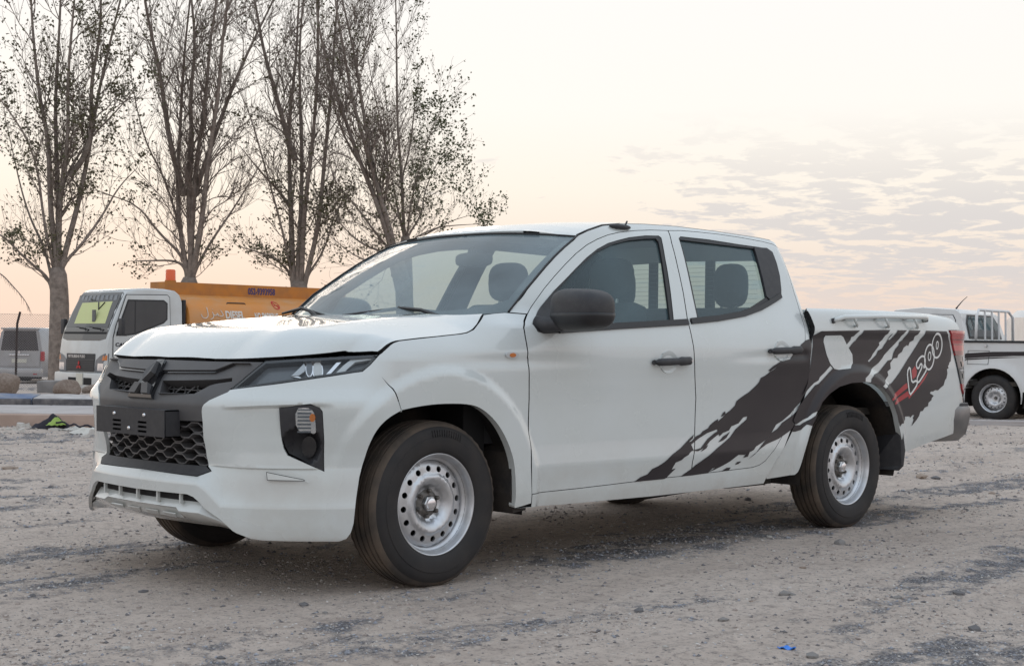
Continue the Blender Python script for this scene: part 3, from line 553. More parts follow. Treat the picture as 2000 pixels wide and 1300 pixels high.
 'hood_lead':[(-1.1875,0.9002),(-1.1546,0.9002),(-1.1214,0.9005),(-1.0856,0.9008),(-1.0476,0.9013),(-1.0104,0.902),(-0.9698,0.9028),(-0.9298,0.9039),(-0.8943,0.9049),(-0.8634,0.906),(-0.8358,0.9072),(-0.8105,0.9084),(-0.7866,0.9096),(-0.7629,0.9108),(-0.7393,0.9121),(-0.7159,0.9135),(-0.6924,0.9149),(-0.6687,0.9164),(-0.6448,0.9178),(-0.6209,0.9193),(-0.5971,0.9208),(-0.573,0.9222),(-0.5488,0.9237),(-0.5242,0.9251),(-0.4986,0.9265),(-0.4726,0.9279),(-0.4467,0.9292),(-0.421,0.9305),(-0.3975,0.9317),(-0.3765,0.933),(-0.3569,0.9341),(-0.3377,0.9352),(-0.3196,0.9362),(-0.3021,0.9371)],
 'let_0a':[(3.8519,0.9275),(3.8473,0.91),(3.8396,0.8936),(3.8292,0.8792),(3.8171,0.8677),(3.8037,0.8596),(3.7899,0.8554),(3.7763,0.8555),(3.7639,0.8597),(3.7533,0.8679),(3.7453,0.8794),(3.7402,0.8938),(3.7382,0.91),(3.7393,0.9273),(3.7432,0.9446),(3.7497,0.9609),(3.7589,0.9753),(3.7703,0.9869),(3.7831,0.9951),(3.7968,0.9994),(3.8105,0.9995),(3.8233,0.9954),(3.8346,0.9874),(3.8436,0.9758),(3.8497,0.9613),(3.8527,0.9449)],
 'let_0ai':[(3.8122,0.9324),(3.8096,0.9231),(3.8049,0.9152),(3.7989,0.91),(3.7926,0.9082),(3.7869,0.91),(3.7826,0.9152),(3.7805,0.9231),(3.7807,0.9323),(3.7831,0.9416),(3.7875,0.9494),(3.7932,0.9547),(3.7994,0.9565),(3.8052,0.9547),(3.8098,0.9495),(3.8123,0.9416)],
 'let_0b':[(3.9475,0.9944),(3.9437,0.9774),(3.9367,0.9613),(3.9268,0.9471),(3.9145,0.9357),(3.9005,0.9277),(3.8858,0.9236),(3.8713,0.9236),(3.858,0.9277),(3.8465,0.9356),(3.8373,0.9468),(3.8308,0.9608),(3.8276,0.9767),(3.8278,0.9936),(3.8313,1.0105),(3.8374,1.0265),(3.8419,1.0405),(3.8483,1.0519),(3.8559,1.0599),(3.8701,1.0642),(3.8848,1.0644),(3.8989,1.0605),(3.9169,1.0527),(3.932,1.0415),(3.9435,1.0275),(3.9477,1.0115)],
 'let_0bi':[(3.9027,0.9969),(3.9008,0.9884),(3.8971,0.9812),(3.8924,0.9763),(3.8873,0.9746),(3.8826,0.9763),(3.8791,0.981),(3.8772,0.9882),(3.8772,0.9967),(3.8791,1.0052),(3.8827,1.0124),(3.8873,1.0172),(3.8924,1.019),(3.8971,1.0173),(3.9008,1.0125),(3.9028,1.0054)],
}

# ================================================================ the white pickup in front
pk=thing('pickup_truck','white double cab pickup with torn black side graphics, large in the foreground','pickup truck')
PC=lambda u,v:P(u,v,0,'cab'); PB=lambda u,v:P(u,v,0,'bed'); PF=lambda u,v:P(u,v,0,'')
SIDES=(-1,1)
for k_ in ('fender_arch','bumper_arch','bed_arch'): T[k_]=smooth_poly(T[k_],2)
for k_ in ('win_f_outer','win_r_outer'): W0_=T[k_]; T[k_+'_raw']=W0_

def both_sides(fn):
    for s in SIDES: fn(s)
def P3(q,part=''): return P(np.array([q[0]]),np.array([q[1]]),0,part)[0]
G=.0030
# --- shared edge lines
RAIL=[(1.0005,1.4755),(1.08,1.503),(1.2,1.535),(1.35,1.555),(1.55,1.566),(1.8,1.571),(2.1,1.566),(2.3,1.558),(2.45,1.553),(2.55,1.545),(2.62,1.525)]
door_open=T['fender_door'][:]            # top -> bottom, front edge
f_edge=T['door_front_edge']; d_top=T['door_top']; bgap=T['b_gap']
rd_rear=T['rear_door_rear']; rd_top=T['rear_door_top']
# front door: front edge downwards, bottom rearwards, up the B gap, forward along the top
fd_bot=[(0.4845,.3415)]+T['front_door_bot'][::-1]+[(1.581,.360)]
front_out=f_edge[:-1]+fd_bot+bgap[::-1]+d_top[::-1]
rear_out=[(1.581,.360)]+T['rear_door_bot']+rd_rear+rd_top+[(1.6934,1.5441)]+bgap[1:]
open_poly=f_edge[:-1]+fd_bot+T['rear_door_bot']+rd_rear+rd_top+[(1.6934,1.5441)]+d_top[::-1]
# --- cab side frame (pillars, roof rail, sill)
gapline=T['bed_front'][2:]
frame_out=T['pillar'][:-1]+RAIL+[(2.655,1.44),(2.655,1.1)]+[(a-.012,b) for a,b in gapline]+[(2.2163-.03,.285)]+T['sill_bot'][::-1][1:]+[(.4900,.290)]+T['fender_door'][::-1]
def cab_frame(s):
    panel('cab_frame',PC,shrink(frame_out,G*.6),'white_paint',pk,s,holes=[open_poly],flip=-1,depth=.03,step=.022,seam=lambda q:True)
both_sides(cab_frame)
# black shell added right behind the gaps so that they read dark
def shell(s):
    panel('gap_backing',PC,shrink(open_poly,-.02),'inner_black',pk,s,holes=[shrink(T['win_f_outer'],.0),shrink(T['win_r_outer'],.0)],flip=-1,off=-.030,depth=0,step=.06)
both_sides(shell)
def door(s,name,outl,wo,wg,handle,hr,extra=None):
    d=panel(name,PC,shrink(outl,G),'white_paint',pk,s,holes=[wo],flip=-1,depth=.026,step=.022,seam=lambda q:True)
    panel('window_seal',PC,wo,'rubber_seal',d,s,holes=[wg],flip=-1,off=-.002,depth=.012,step=.03)
    panel('window_glass',PC,wg,'side_glass',d,s,flip=-1,off=-.012,depth=0,step=.022)
    # recessed cup and pull handle
    (a,b),(c,e),(cu,cz)=handle
    cup=[(cu+.064*math.cos(t),cz-.004+.052*math.sin(t)) for t in np.linspace(0,2*math.pi,28,endpoint=False)]
    panel('handle_cup',PC,cup,'white_paint',d,s,flip=-1,offf=lambda u,v:.0008-.012*np.clip(1-((u-cu)/.064)**2-((v-cz+.004)/.052)**2,0,1)*np.clip(.6+(cz+.03-v)/.1,0,1)+.004,depth=.006,step=.008)
    m=MB(); L=c-a; n=14; zz=.5*(b+e)
    pts=[];
    for i in range(n+1):
        t=i/n; u=a+L*t; p=P(np.array([u]),np.array([b+(e-b)*t]),.030-.016*(2*t-1)**6,'cab')[0]; pts.append((p[0],p[1]*s,p[2]))
    # flattened grip
    V=[];F=[];k=12
    for i,p in enumerate(pts):
        t=i/n; h=.0155+.006*(t>.62)+.002*math.cos((t-.3)*5); h*=min(1,(t*9)**.5+.35,((1-t)*9)**.5+.45)
        for j in range(k):
            al=2*math.pi*j/k; V.append((p[0],p[1]+s*.012*math.cos(al),p[2]+h*math.sin(al)))
    for i in range(n):
        for j in range(k): F.append((i*k+j,i*k+(j+1)%k,(i+1)*k+(j+1)%k,(i+1)*k+j))
    F+= [tuple(range(k)),tuple(n*k+j for j in range(k))[::-1]]
    m.add(V,F)
    for t in (.06,.93):
        u=a+L*t; p=P3((u,zz),'cab'); q=pts[int(t*n)]
        m.tube([(p[0],(p[1]-.005)*s,q[2]),(q[0],q[1],q[2])],.012,8)
    h=m.build('door_handle','black_plastic',d,angle=50)
    if s<0 and hr:
        lk_=MB().tube([(pts[-2][0],pts[-2][1]+s*.010,pts[-2][2]),(pts[-2][0],pts[-2][1]+s*.0145,pts[-2][2])],.0075,12).build('key_lock','satin_silver',h)
    return d
def doors(s):
    fd=door(s,'front_door',front_out,T['win_f_outer'],T['win_f_glass'],T['handle_f'],True)
    # black sail panel under the mirror, and waist strip
    tri=[T['win_f_outer'][-1],T['win_f_outer'][0],T['win_f_outer'][1],(T['win_f_outer'][2][0],T['win_f_outer'][2][1]),(T['win_f_outer'][0][0]+.155,1.165),(T['win_f_outer'][0][0]+.150,1.075)]+T['win_f_outer'][-4:-1]
    panel('mirror_base',PC,tri,'black_plastic',fd,s,flip=-1,off=.004,depth=.01,step=.03)
    rd=door(s,'rear_door',rear_out,T['win_r_outer'],T['win_r_glass'],T['handle_r'],False)
    panel('quarter_trim',PC,shrink(T['quarter'],-.003),'black_plastic',rd,s,flip=-1,off=.003,depth=.01,step=.03)
    for d,wo,a,b in ((fd,T['win_f_outer'],17,20),(rd,T['win_r_outer'],10,16)):
        lo=wo[a:b]
        band=[(u,z-.002) for u,z in lo]+[(u,z+.024) for u,z in lo[::-1]]
        panel('waist_strip',PC,band,'rubber_seal',d,s,flip=-1,off=.010,depth=.014,step=.03)
    # ---- wing mirror
    def shp(q):
        x,y,z=q; y2=y
        return (x*(1-.18*(y>0)*y)+.10*y, y*(1.0), z*(1+.06*y)-.05*y*0)
    mi=MB().blob((.640,0,1.124),(.104,.150,.089),.62,28,18,lambda q:shp((q[0],q[1],q[2]*(1.0 if q[2]>0 else .96))))
    mo=mi.build('wing_mirror','black_plastic',fd,smooth=True); mo.location=(.0,s*1.035,0)
    if s>0: mo.location=(.16+.72,.93-.66,0); mo.rotation_euler=(0,0,math.radians(80)); mo.location=(.78+.02,.955-.635,0)
    MB().blob((.640,0,1.124),(.104,.150,.089),.62,28,18,lambda q:shp((q[0]*1.015,q[1]*1.015,min(q[2],-.16)*1.02))).build('mirror_underside','rubber_seal',mo,smooth=True)
    MB().box((.690,-.105,1.070),(.703,.100,1.180),.004).build('mirror_glass','chrome',mo)
    ar=MB(); ar.tube([(.56,s*.845,1.062),(.575,s*.89,1.058),(.60,s*.95,1.062),(.62,s*1.0,1.075)],[.036,.034,.032,.030],10); ar.build('mirror_arm','black_plastic',fd,smooth=True)
both_sides(doors)
# --- fender
fen=T['fender_door']+T['fender_bot']+T['fender_arch']+T['bumper_seam'][:1]+[T['bumper_seam'][1]]+[(-.3375,.8861)]+[T['lamp_tip'][0]]+T['hood_edge']+T['fender_cowl']
def fender(s):
    _k1,_k2=T['bumper_seam'][1],(-.3375,.8861)
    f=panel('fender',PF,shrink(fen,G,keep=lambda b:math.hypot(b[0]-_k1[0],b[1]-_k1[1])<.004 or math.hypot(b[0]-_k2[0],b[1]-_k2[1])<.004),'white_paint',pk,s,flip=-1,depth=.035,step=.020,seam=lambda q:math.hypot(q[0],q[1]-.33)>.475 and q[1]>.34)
    sl=smooth_poly(T['side_lamp'],1,True)
    panel('side_indicator',PF,sl,'clear_lens_fill',f,s,flip=-1,off=.007,depth=.007,step=.012)
    c=np.array(sl).mean(0); panel('indicator_bulb',PF,[(c[0]+.018*math.cos(t),c[1]+.008*math.sin(t)) for t in np.linspace(0,6.28,14)[:-1]],'amber',f,s,flip=-1,off=.009,depth=.002,step=.01)
both_sides(fender)
# --- front bumper cover in one piece
ZT,ZS=.455,T['bumper_slot'][0][1]
bump=[(UMIN,ZT)]+T['lip_near']+T['fang_in'][::-1]+T['fang_top'][::-1]+T['lamp_low'][::-1]+[T['bumper_seam'][1],T['bumper_seam'][0]]+T['bumper_arch'][::-1]+T['bumper_low'][::-1]+T['bumper_slot'][::-1]+[(UMIN,ZS)]
_br=np.array(T['ledge_up']);_bl=np.array(T['ledge_low']);_fc=np.array(T['fang_crease'])
_bt=np.array(sorted(T['blade'][:2]+T['tow'][1:4]))
def boff(u,v):
    # shallow scoop under the brow line that runs into the fog lamp, and a proud blade above the ledge
    zc=np.interp(u,_fc[:,0],_fc[:,1]); k=np.clip((u-_fc[0,0]+.03)/.10,0,1)*np.clip((-.60-u)/.10+1,0,1)
    lo=np.interp(u,_br[:,0],_br[:,1])+.06
    d=np.clip((zc-v)/.012,0,1)*np.clip((v-lo)/np.maximum(zc-lo,.02),0,1)**.8
    zt=np.interp(u,_bt[:,0],_bt[:,1]); ze_=zeta(np.asarray(u,float),np.asarray(v,float))
    e=np.clip((zt-v)/.006,0,1)*np.clip((ze_-.489)/.0045,0,1)*np.clip((u-_bt[0,0])/.22,0,1)*np.clip((_bt[-1,0]-u)/.015,0,1)
    f=np.clip((ze_-.489)/.004,0,1)*(1-sstep(.50,.64,ze_))*np.clip((u+1.045)/.06,0,1)*np.clip((-.55-u)/.03,0,1)
    return -.020*k*d+np.maximum(.013*e,.009*f)
def zline(zz,u0,u1,n=60):
    U=np.linspace(u0,u1,n);Z=np.linspace(.2,.56,721);out=[]
    for u in U:
        q=zeta(np.full_like(Z,u),Z); out.append((float(u),float(np.interp(zz,q,Z))))
    return out
bcr=[T['ridge'],T['ledge_low'],T['ledge_up'],[(UMIN,.426),(-1.079,.426)]]
_k1,_k2=T['bumper_seam'][1],(-.3375,.8861)
_kp=lambda b:math.hypot(b[0]-_k1[0],b[1]-_k1[1])<.004 or math.hypot(b[0]-_k2[0],b[1]-_k2[1])<.03
bumper=panel('front_bumper',PF,shrink(bump,G*.7,keep=lambda b:b[0]<UMIN+.002 or _kp(b)),'white_paint',pk,holes=[T['fog']],creases=[T['fang_crease'],[(a_,b_-.012) for a_,b_ in T['fang_crease']],zline(.4175,UMIN+.002,-.44),zline(.434,UMIN+.002,-.44),zline(.489,-1.06,-.44),zline(.4935,-1.06,-.44),[tuple(q) for q in _bt],[(q[0],q[1]-.006) for q in _bt]],flip=-1,depth=.014,step=.015,both=True,offf=boff)
def bumper_bits(s):
    tw_=T['tow']; tp_=[tw_[0],tw_[1],tw_[2],(tw_[3][0]-.03,tw_[3][1]+.035),(tw_[4][0],tw_[4][1]+.016)]; panel('tow_cover_gap',PF,tp_,'gap_shade',bumper,s,flip=-1,off=.0142,depth=0,step=.02); panel('tow_hook_cover',PF,shrink(tp_,.0022),'white_paint',bumper,s,flip=-1,off=.0150,depth=.004,step=.02)
    # fog lamp housing
    fz=panel('fog_lamp_bezel',PF,shrink(T['fog'],.002),'black_plastic',bumper,s,holes=[],flip=-1,offf=lambda u,v:-.008-.055*np.clip(1-((u+.628)/.085)**2-((v-.575)/.075)**2,0,1)**.6,depth=.03,step=.012)
    fl=smooth_poly(T['fog_lens'],1,True)
    b=panel('indicator_housing',PF,fl,'reflector',fz,s,flip=-1,off=-.006,depth=.0,step=.02)
    c=np.array(T['fog_lens']).mean(0)
    for i in range(7):
        z=.62+.0; lo,hi=np.array(fl)[:,1].min(),np.array(fl)[:,1].max(); zz=lo+(hi-lo)*(i+.5)/7; u0=np.array(fl)[:,0].min()+.008
        panel('lens_rib',PF,[(u0,zz-.003),(u0+.052,zz-.003),(u0+.052,zz+.003),(u0,zz+.003)],'lamp_dark',b,s,flip=-1,off=-.004,depth=0,step=.03)
    panel('indicator_bulb',PF,[(c[0]+.016+.011*math.cos(t),c[1]+.010+.016*math.sin(t)) for t in np.linspace(0,6.28,16)[:-1]],'amber',b,s,flip=-1,off=-.0035,depth=.002,step=.01)
    panel('indicator_lens',PF,fl,'lamp_glass',fz,s,flip=-1,off=.001,depth=.006,step=.03)
    cu,cz=-.598,.572
    panel('fog_lamp_cap',PF,[(cu+.030*math.cos(t),cz+.040*math.sin(t)) for t in np.linspace(0,6.28,24)[:-1]],'gloss_black',fz,s,flip=-1,off=-.022,depth=.02,step=.012)
both_sides(bumper_bits)
# slot behind the lower lip
panel('lower_intake',PF,[(UMIN,ZS+.006),(T['bumper_slot'][0][0],ZS+.006)]+T['bumper_slot'][1:]+[(-1.05,.335),(UMIN,.335)],'inner_black',bumper,flip=-1,off=-.035,depth=0,step=.05,both=True)
for i,w in enumerate((-.29,-.145,0,.145,.29)):
    q=P3((uw_front(abs(w)),.37))
    MB().box((q[0]+.010,w-.005,.338),(q[0]+.022,w+.005,ZS+.004)).build('intake_fin','white_paint',bumper)
# skid plate
def skid():
    V=[];F=[];ws=[0,.09,.18,.262,.285,.34,.395,.44,.49,.55]
    tip=P3((-.8764,.2434)); rows=[]
    for sgn in (1,):
        for w in ws:
            q=P3((uw_front(w),.36)); dx=q[0]+.868
            k=np.clip((w-.395)/.155,0,1)
            notch=.018 if w<.27 else 0
            pts=[(-.790+dx,.352),(-.826+dx,.352),(-.833+dx,.350),(-.859+dx+notch*.3,.311+notch*.7),(-.853+dx+notch*.8,.304+notch*.7),(-.815+dx,.280),(-.758+dx,.252),(-.70+dx,.245)]
            r=[]
            for (x,z) in pts:
                t=k**.9; zt=.243+(z-.245)*.25
                r.append((x*(1-t)+ (tip[0]+.004+(x+.85-dx)*.12)*t, w*(1-k)+(.395+(tip[1]-.395)*k)*k, z*(1-t)+zt*t))
            rows.append(r)
    n=len(rows[0])
    for s in (-1,1):
        k0=len(V)
        for r in rows: V+=[(a,b*s,c) for a,b,c in r]
        for i in range(len(rows)-1):
            for j in range(n-1):
                f=(k0+i*n+j,k0+i*n+j+1,k0+(i+1)*n+j+1,k0+(i+1)*n+j); F.append(f if s>0 else f[::-1])
    o=MB().add(V,F); m=o.build('skid_plate','white_paint',bumper,angle=22)
    for w in (-.20,-.068,.068,.20):
        c=[(-.8310,w-.045,.2985),(-.8310,w+.045,.2985),(-.8165,w+.034,.2835),(-.8165,w-.034,.2835)]; d=[(x-.0030,y,z-.0038) for x,y,z in c]
        MB().add(c+d,[(0,1,2,3),(7,6,5,4),(0,4,5,1),(1,5,6,2),(2,6,7,3),(3,7,4,0)]).build('skid_rib','white_paint',m)
skid()
# --- upper grille: dark surround with slot, insert strip, honeycomb, emblem
gr_out=[(UMIN,.897)]+[(-1.2,.897),(-1.0,.897),(T['lamp_in'][1][0]-.006,.898)]+[(T['lamp_in'][0][0]-.006,T['lamp_in'][0][1])]+T['fang_top']+T['fang_in'][:2]+[(T['band_low'][1][0],T['band_low'][1][1])]+[(UMIN,T['band_low'][0][1])]
gh=T['grille_hole']; gh2=[(gh[0][0]+.02,gh[0][1])]+gh[1:8]+[(gh[8][0]+.02,gh[8][1])]
grille=panel('grille_surround',PF,shrink(gr_out,.002,keep=lambda b:b[0]<UMIN+.002),'grey_plastic',pk,holes=[gh2],flip=-1,off=-.004,depth=.05,step=.012,both=True)
# black shadow gap above, under the bonnet lip
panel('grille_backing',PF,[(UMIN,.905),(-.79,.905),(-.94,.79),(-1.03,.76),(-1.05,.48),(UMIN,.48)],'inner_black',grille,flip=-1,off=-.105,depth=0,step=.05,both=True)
iu=[(UMIN,.884),(-1.05,.884),(-.86,.886),(T['insert_up'][2][0],T['insert_up'][2][1]),T['insert_up'][1],(UMIN,T['insert_up'][0][1])]
panel('grille_insert',PF,iu,'grey_plastic',grille,flip=-1,off=.009,depth=.016,step=.010,both=True)
grv=[(UMIN,iu[-1][1]-.007)]+[(iu[-2][0],iu[-2][1]-.007),(iu[-3][0]+.008,iu[-3][1]-.003)]
panel('grille_groove',PF,grv+[iu[-3],iu[-2],iu[-1]],'gloss_black',grille,flip=-1,off=.003,depth=0,step=.008,both=True)
fl=T['floor_lo']
for s_ in SIDES:
    panel('grille_lower_insert',PF,[(fl[0][0]+.02,fl[0][1]+.001),(fl[1][0],fl[1][1]+.001),(fl[2][0],fl[2][1]),(fl[2][0]-.02,fl[2][1]+.006),(fl[1][0]-.02,fl[1][1]+.016),(fl[0][0]+.02,fl[0][1]+.017)],'grey_plastic',grille,s_,flip=-1,offf=lambda u,v:-.0-(v-.765)*1.6,depth=.01,step=.015)
def honey():
    m=MB(); a=.026; zs=np.arange(.745,.845,.0225)
    for s in (-1,1):
        for r,z in enumerate(zs):
            for w in np.arange(.06+(.039 if r%2 else 0),.50,.078):
                hx=[(w+math.cos(t)*.026*1.25,z+math.sin(t)*.0125) for t in np.arange(0,6.2,math.pi/3)]
                for i in range(6):
                    p,q=hx[i],hx[(i+1)%6]
                    if max(p[0],q[0])>.50: continue
                    A3=P3((uw_front(p[0]),p[1]));B3=P3((uw_front(q[0]),q[1]))
                    n=Vector((1,0,0))*.055
                    m.tube([Vector((A3[0],A3[1]*s,p[1]))+n,Vector((B3[0],B3[1]*s,q[1]))+n],.0032,4,False)
    o=m.build('grille_mesh','grey_plastic',grille); o['kind']='stuff'
honey()
def emblem():
    z0=.800; a=.049
    def dia(k):
        t=math.radians(90+120*k); ax=np.array([math.cos(t),math.sin(t)]); pr=np.array([-ax[1],ax[0]])
        L=a*math.sqrt(3); return [ax*.006,ax*L/2+pr*a/2,ax*L,ax*L/2-pr*a/2]
    def flat(y,z):    # slanted plane of the badge over the grille
        y=np.asarray(y,float);z=np.asarray(z,float)
        x=np.interp(z,[.74,.77,.83,.90,.93],[-.855,-.852,-.822,-.752,-.715]); return np.stack([x,y,z],1)
    def plate(name,poly,off,dep,m,par):
        m_=MB(); n=len(poly); p=np.array(poly); c=flat(p[:,0],p[:,1]); nx=np.array([-.85,0,.5]);
        f=c+nx*off; b=c-nx*dep; m_.add(list(f)+list(b),[tuple(range(n)),tuple(range(2*n-1,n-1,-1))]+[(i,(i+1)%n,(i+1)%n+n,i+n) for i in range(n)])
        return m_.build(name,m,par)
    base=plate('emblem_base',[(-.092,.744),(.092,.744),(.084,.757),(.036,.882),(.026,.896),(-.026,.896),(-.036,.882),(-.084,.757)],.000,.05,'gloss_black',grille)
    for k in range(3):
        d=dia(k); c=sum(d)/4
        o=plate('emblem_diamond',[(q[0],z0+q[1]) for q in d],.012,.012,'grey_plastic',base)
emblem()
# lower grille: wavy blades
def waves():
    lip=panel('lower_grille_lip',PF,[(UMIN,ZT),T['lip_near'][0],T['fang_in'][-1],(T['fang_in'][-2][0]-.01,.487),(-1.2,.487),(UMIN,.487)],'black_plastic',grille,flip=-1,off=.003,depth=.05,step=.02,both=True)
    for z0 in (.497,.540,.583,.626):
        m=MB(); per=.132
        def wave(w,up):
            t=(w/per)%1.0; k=np.clip(abs(t-.5)*5-.75,0,1)   # flat - slope - flat
            return (k-.5)*.018*up
        ws=np.linspace(-.40,.40,121)
        for zz,up in ((z0,1),(z0+.020,-1)):
            V=[];F=[]
            for w in ws:
                q=P3((uw_front(abs(w)),zz)); z=zz+wave(w,up); x=q[0]+.028-.01*(up<0)
                V+=[(x,w,z-.0028),(x,w,z+.0028),(x+.05,w,z+.0028),(x+.05,w,z-.0028)]
            for i in range(len(ws)-1):
                for j in range(4): F.append((i*4+j,i*4+(j+1)%4,(i+1)*4+(j+1)%4,(i+1)*4+j))
            m.add(V,F)
        m.build('grille_blade','edge_highlight',grille)  # lighter grey than the plastic: edge highlights put into the blades' colour
waves()
def plate_holder():
    x=-.898; y0,y1,z0,z1=-.262,.262,.596,.702
    S=lambda a,b:np.stack([np.full_like(a,x)+(b-.65)*-.02,a,b],1)
    slots=[[(c-.033,z),(c+.033,z),(c+.033,z+.009),(c-.033,z+.009)] for c in (-.098,.098) for z in (.608,.626,.644)]
    outl=[(y0,z0),(y1,z0),(y1,z1),(y0,z1)]
    V=[];o=None
    # front face with slots; a full face on both sides of the centre, so no mirroring
    bm=panel('plate_holder',S,outl,'black_plastic',grille,1,holes=slots,flip=-1,depth=.006,step=.05)
    m=MB(); m.box((x+.004,y0,z1-.005),(x+.07,y1,z1+.0)); m.box((x+.004,y0,z0),(x+.07,y1,z0+.004)); m.box((x+.004,y0,z0),(x+.07,y0+.006,z1)); m.box((x+.004,y1-.006,z0),(x+.07,y1,z1)); m.box((x+.03,y0+.01,z0+.01),(x+.034,y1-.01,z1-.01)); m.build('holder_box','black_plastic',bm)
    for y,z in ((-.115,.678),(.115,.676),(.0,.622)):
        MB().lathe([(.0,-.006),(.006,-.005),(.008,0)],10,'x',(x-.001,y,z)).build('screw','chrome',bm)
plate_holder()
# --- headlights
def headlight(s):
    outl=T['lamp_low'][::-1]+[T['lamp_tip'][0]]+T['lamp_up']
    outl=[T['lamp_in'][0]]+T['lamp_low'][::-1][1:]+[T['lamp_tip'][0]]+T['lamp_up']
    h=panel('headlight',PF,shrink(outl,.004),'lamp_dark',pk,s,flip=-1,off=-.040,depth=.01,step=.03)
    panel('lamp_frame',PF,shrink(outl,.002),'gloss_black',h,s,holes=[shrink(outl,.011)],flip=-1,off=-.005,depth=.04,step=.012)
    panel('lamp_facet',PF,T['lamp_facet'],'lamp_silver',h,s,flip=-1,off=-.016,depth=.01,step=.02)
    panel('lamp_bowl',PF,T['lamp_bowl'],'lamp_silver',h,s,flip=-1,offf=lambda u,v:-.030-.035*np.sin(np.clip((u+.88)/.30,0,1)*3.1),depth=0,step=.02)
    panel('light_strip',PF,T['drl_a'],'chrome',h,s,flip=-1,off=-.016,depth=.014,step=.02)
    panel('light_strip',PF,T['drl_b'],'lamp_white',h,s,flip=-1,off=-.014,depth=.016,step=.02)
    panel('lamp_trim',PF,T['drl_low'],'chrome',h,s,flip=-1,off=-.020,depth=.012,step=.02)
    for nm,key,r,ru in (('projector_lens','lamp_proj',.036,.020),('projector_ring','lamp_ref',.032,.014)):
        c=T[key][0]; 
        ring=[(c[0]+ru*1.25*math.cos(t),c[1]-.004+r*1.12*math.sin(t)) for t in np.linspace(0,6.28,22)[:-1]]
        panel('lamp_ring',PF,ring,'chrome',h,s,flip=-1,off=-.024,depth=.02,step=.02)
        panel(nm,PF,[(c[0]+ru*math.cos(t),c[1]-.004+r*.9*math.sin(t)) for t in np.linspace(0,6.28,22)[:-1]],'clear_lens_fill' if r>.033 else 'lamp_dark',h,s,flip=-1,off=-.018,depth=.006,step=.015)
    panel('lamp_lens',PF,shrink(outl,.003),'lamp_glass',h,s,flip=-1,off=.0015,depth=0,step=.012)
both_sides(headlight)
# --- bonnet
_hl=T['hood_lead']; _zl0=_hl[0][1]
lead=[(UMIN,_zl0+.005),(-1.33,_zl0+.004),(-1.2,_zl0+.002)]+[q for q in _hl if q[0]>-1.15]
lead=lead[:-1]+[(_hl[-1][0],_hl[-1][1])]
LE=np.array([P3((u,z)) for u,z in lead]); LE[0,1]=0
HE=np.array([P3(q) for q in T['hood_edge']])
_hx=[-.8,-.205,-.129,.033,.165,.239,.297,.6];_hw=[.838,.841,.841,.836,.835,.818,.792,.70];_hz=[.930,.984,.992,1.006,1.0205,1.057,1.098,1.19]
_wl=np.concatenate([LE[:,1],[.90]]);_xl=np.concatenate([LE[:,0],[LE[-1,0]]]);_zl=np.concatenate([LE[:,2],[LE[-1,2]]])
CX=[-.75,-.6,-.45,-.3,-.1,.1,.3,.5];CZ=[.985,1.013,1.036,1.053,1.075,1.092,1.106,1.118]
def Hd(x,w):
    x=np.asarray(x,float);w=np.abs(np.asarray(w,float))
    ze=pchip(_hx,_hz,x);we=pchip(_hx,_hw,x);zc=pchip(CX,CZ,x)
    t=np.clip(w/we,0,1.2)
    g=1-.16*t**2-.84*np.clip((t-.60)/.40,0,1.5)**1.35
    M=ze+(zc-ze)*g
    xl=pchip(_wl,_xl,w);zl=pchip(_wl,_zl,w)
    d=np.clip((x-xl)/(.24-.15*sstep(.62,.82,w)),0,1); n=1-(1-d)**2.6
    return np.stack([x,w,zl+(M-zl)*n],1)
hood_out=[(p[0],p[1]) for p in LE]+[(p[0],p[1]) for p in HE]+[(.262,.55),(.225,.36),(.205,.18),(.20,0)]
hood_cr=[[(p[0]+d_*(1 if p[1]<.70 else .45),p[1]) for p in LE[1:-2]] for d_ in (.02,.05,.10)]
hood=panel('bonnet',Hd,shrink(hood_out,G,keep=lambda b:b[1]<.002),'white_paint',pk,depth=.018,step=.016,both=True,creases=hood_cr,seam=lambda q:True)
# cowl: black plastic between bonnet and windscreen
PIL=np.array([P3(q,'cab') for q in T['pillar']]+[P3(RAIL[0],'cab')])
_pt=np.concatenate([[0],np.cumsum(np.linalg.norm(np.diff(PIL,axis=0),axis=1))]);_pt/=_pt[-1]
C0=np.array([.275,0,1.075]);C1=np.array([.945,0,1.515])
def WS(s,t):
    s=np.abs(np.asarray(s,float));t=np.asarray(t,float)
    E=np.stack([np.interp(t,_pt,PIL[:,i]) for i in range(3)],1)
    C=C0+(C1-C0)*t[:,None]+np.array([-.35,0,.55])*(.05*np.sin(np.pi*np.clip(t,0,1)))[:,None]
    k=(s**2.2)[:,None]
    out=C+(E-C)*k; out[:,1]=E[:,1]*s; return out
COW=lambda a,b:np.stack([a,b,1.062+.03*(a-.2)+0*b-.015*(b/.8)**2],1)
panel('cowl',COW,[(.16,0),(.18,.3),(.24,.6),(.28,.80),(.46,.80),(.44,.6),(.36,.3),(.34,0)],'black_plastic',pk,depth=.01,step=.06,both=True)
ws_out=[(0,0.01),(.5,.01),(1.0,.01),(1.0,.25),(1.0,.5),(1.0,.75),(1.0,.97),(.5,.97),(0,.97)]
wsh=panel('windscreen',WS,[(min(a,.985),b) for a,b in ws_out],'windscreen_glass',pk,depth=0,step=.022,both=True,off=-.002,flip=-1)
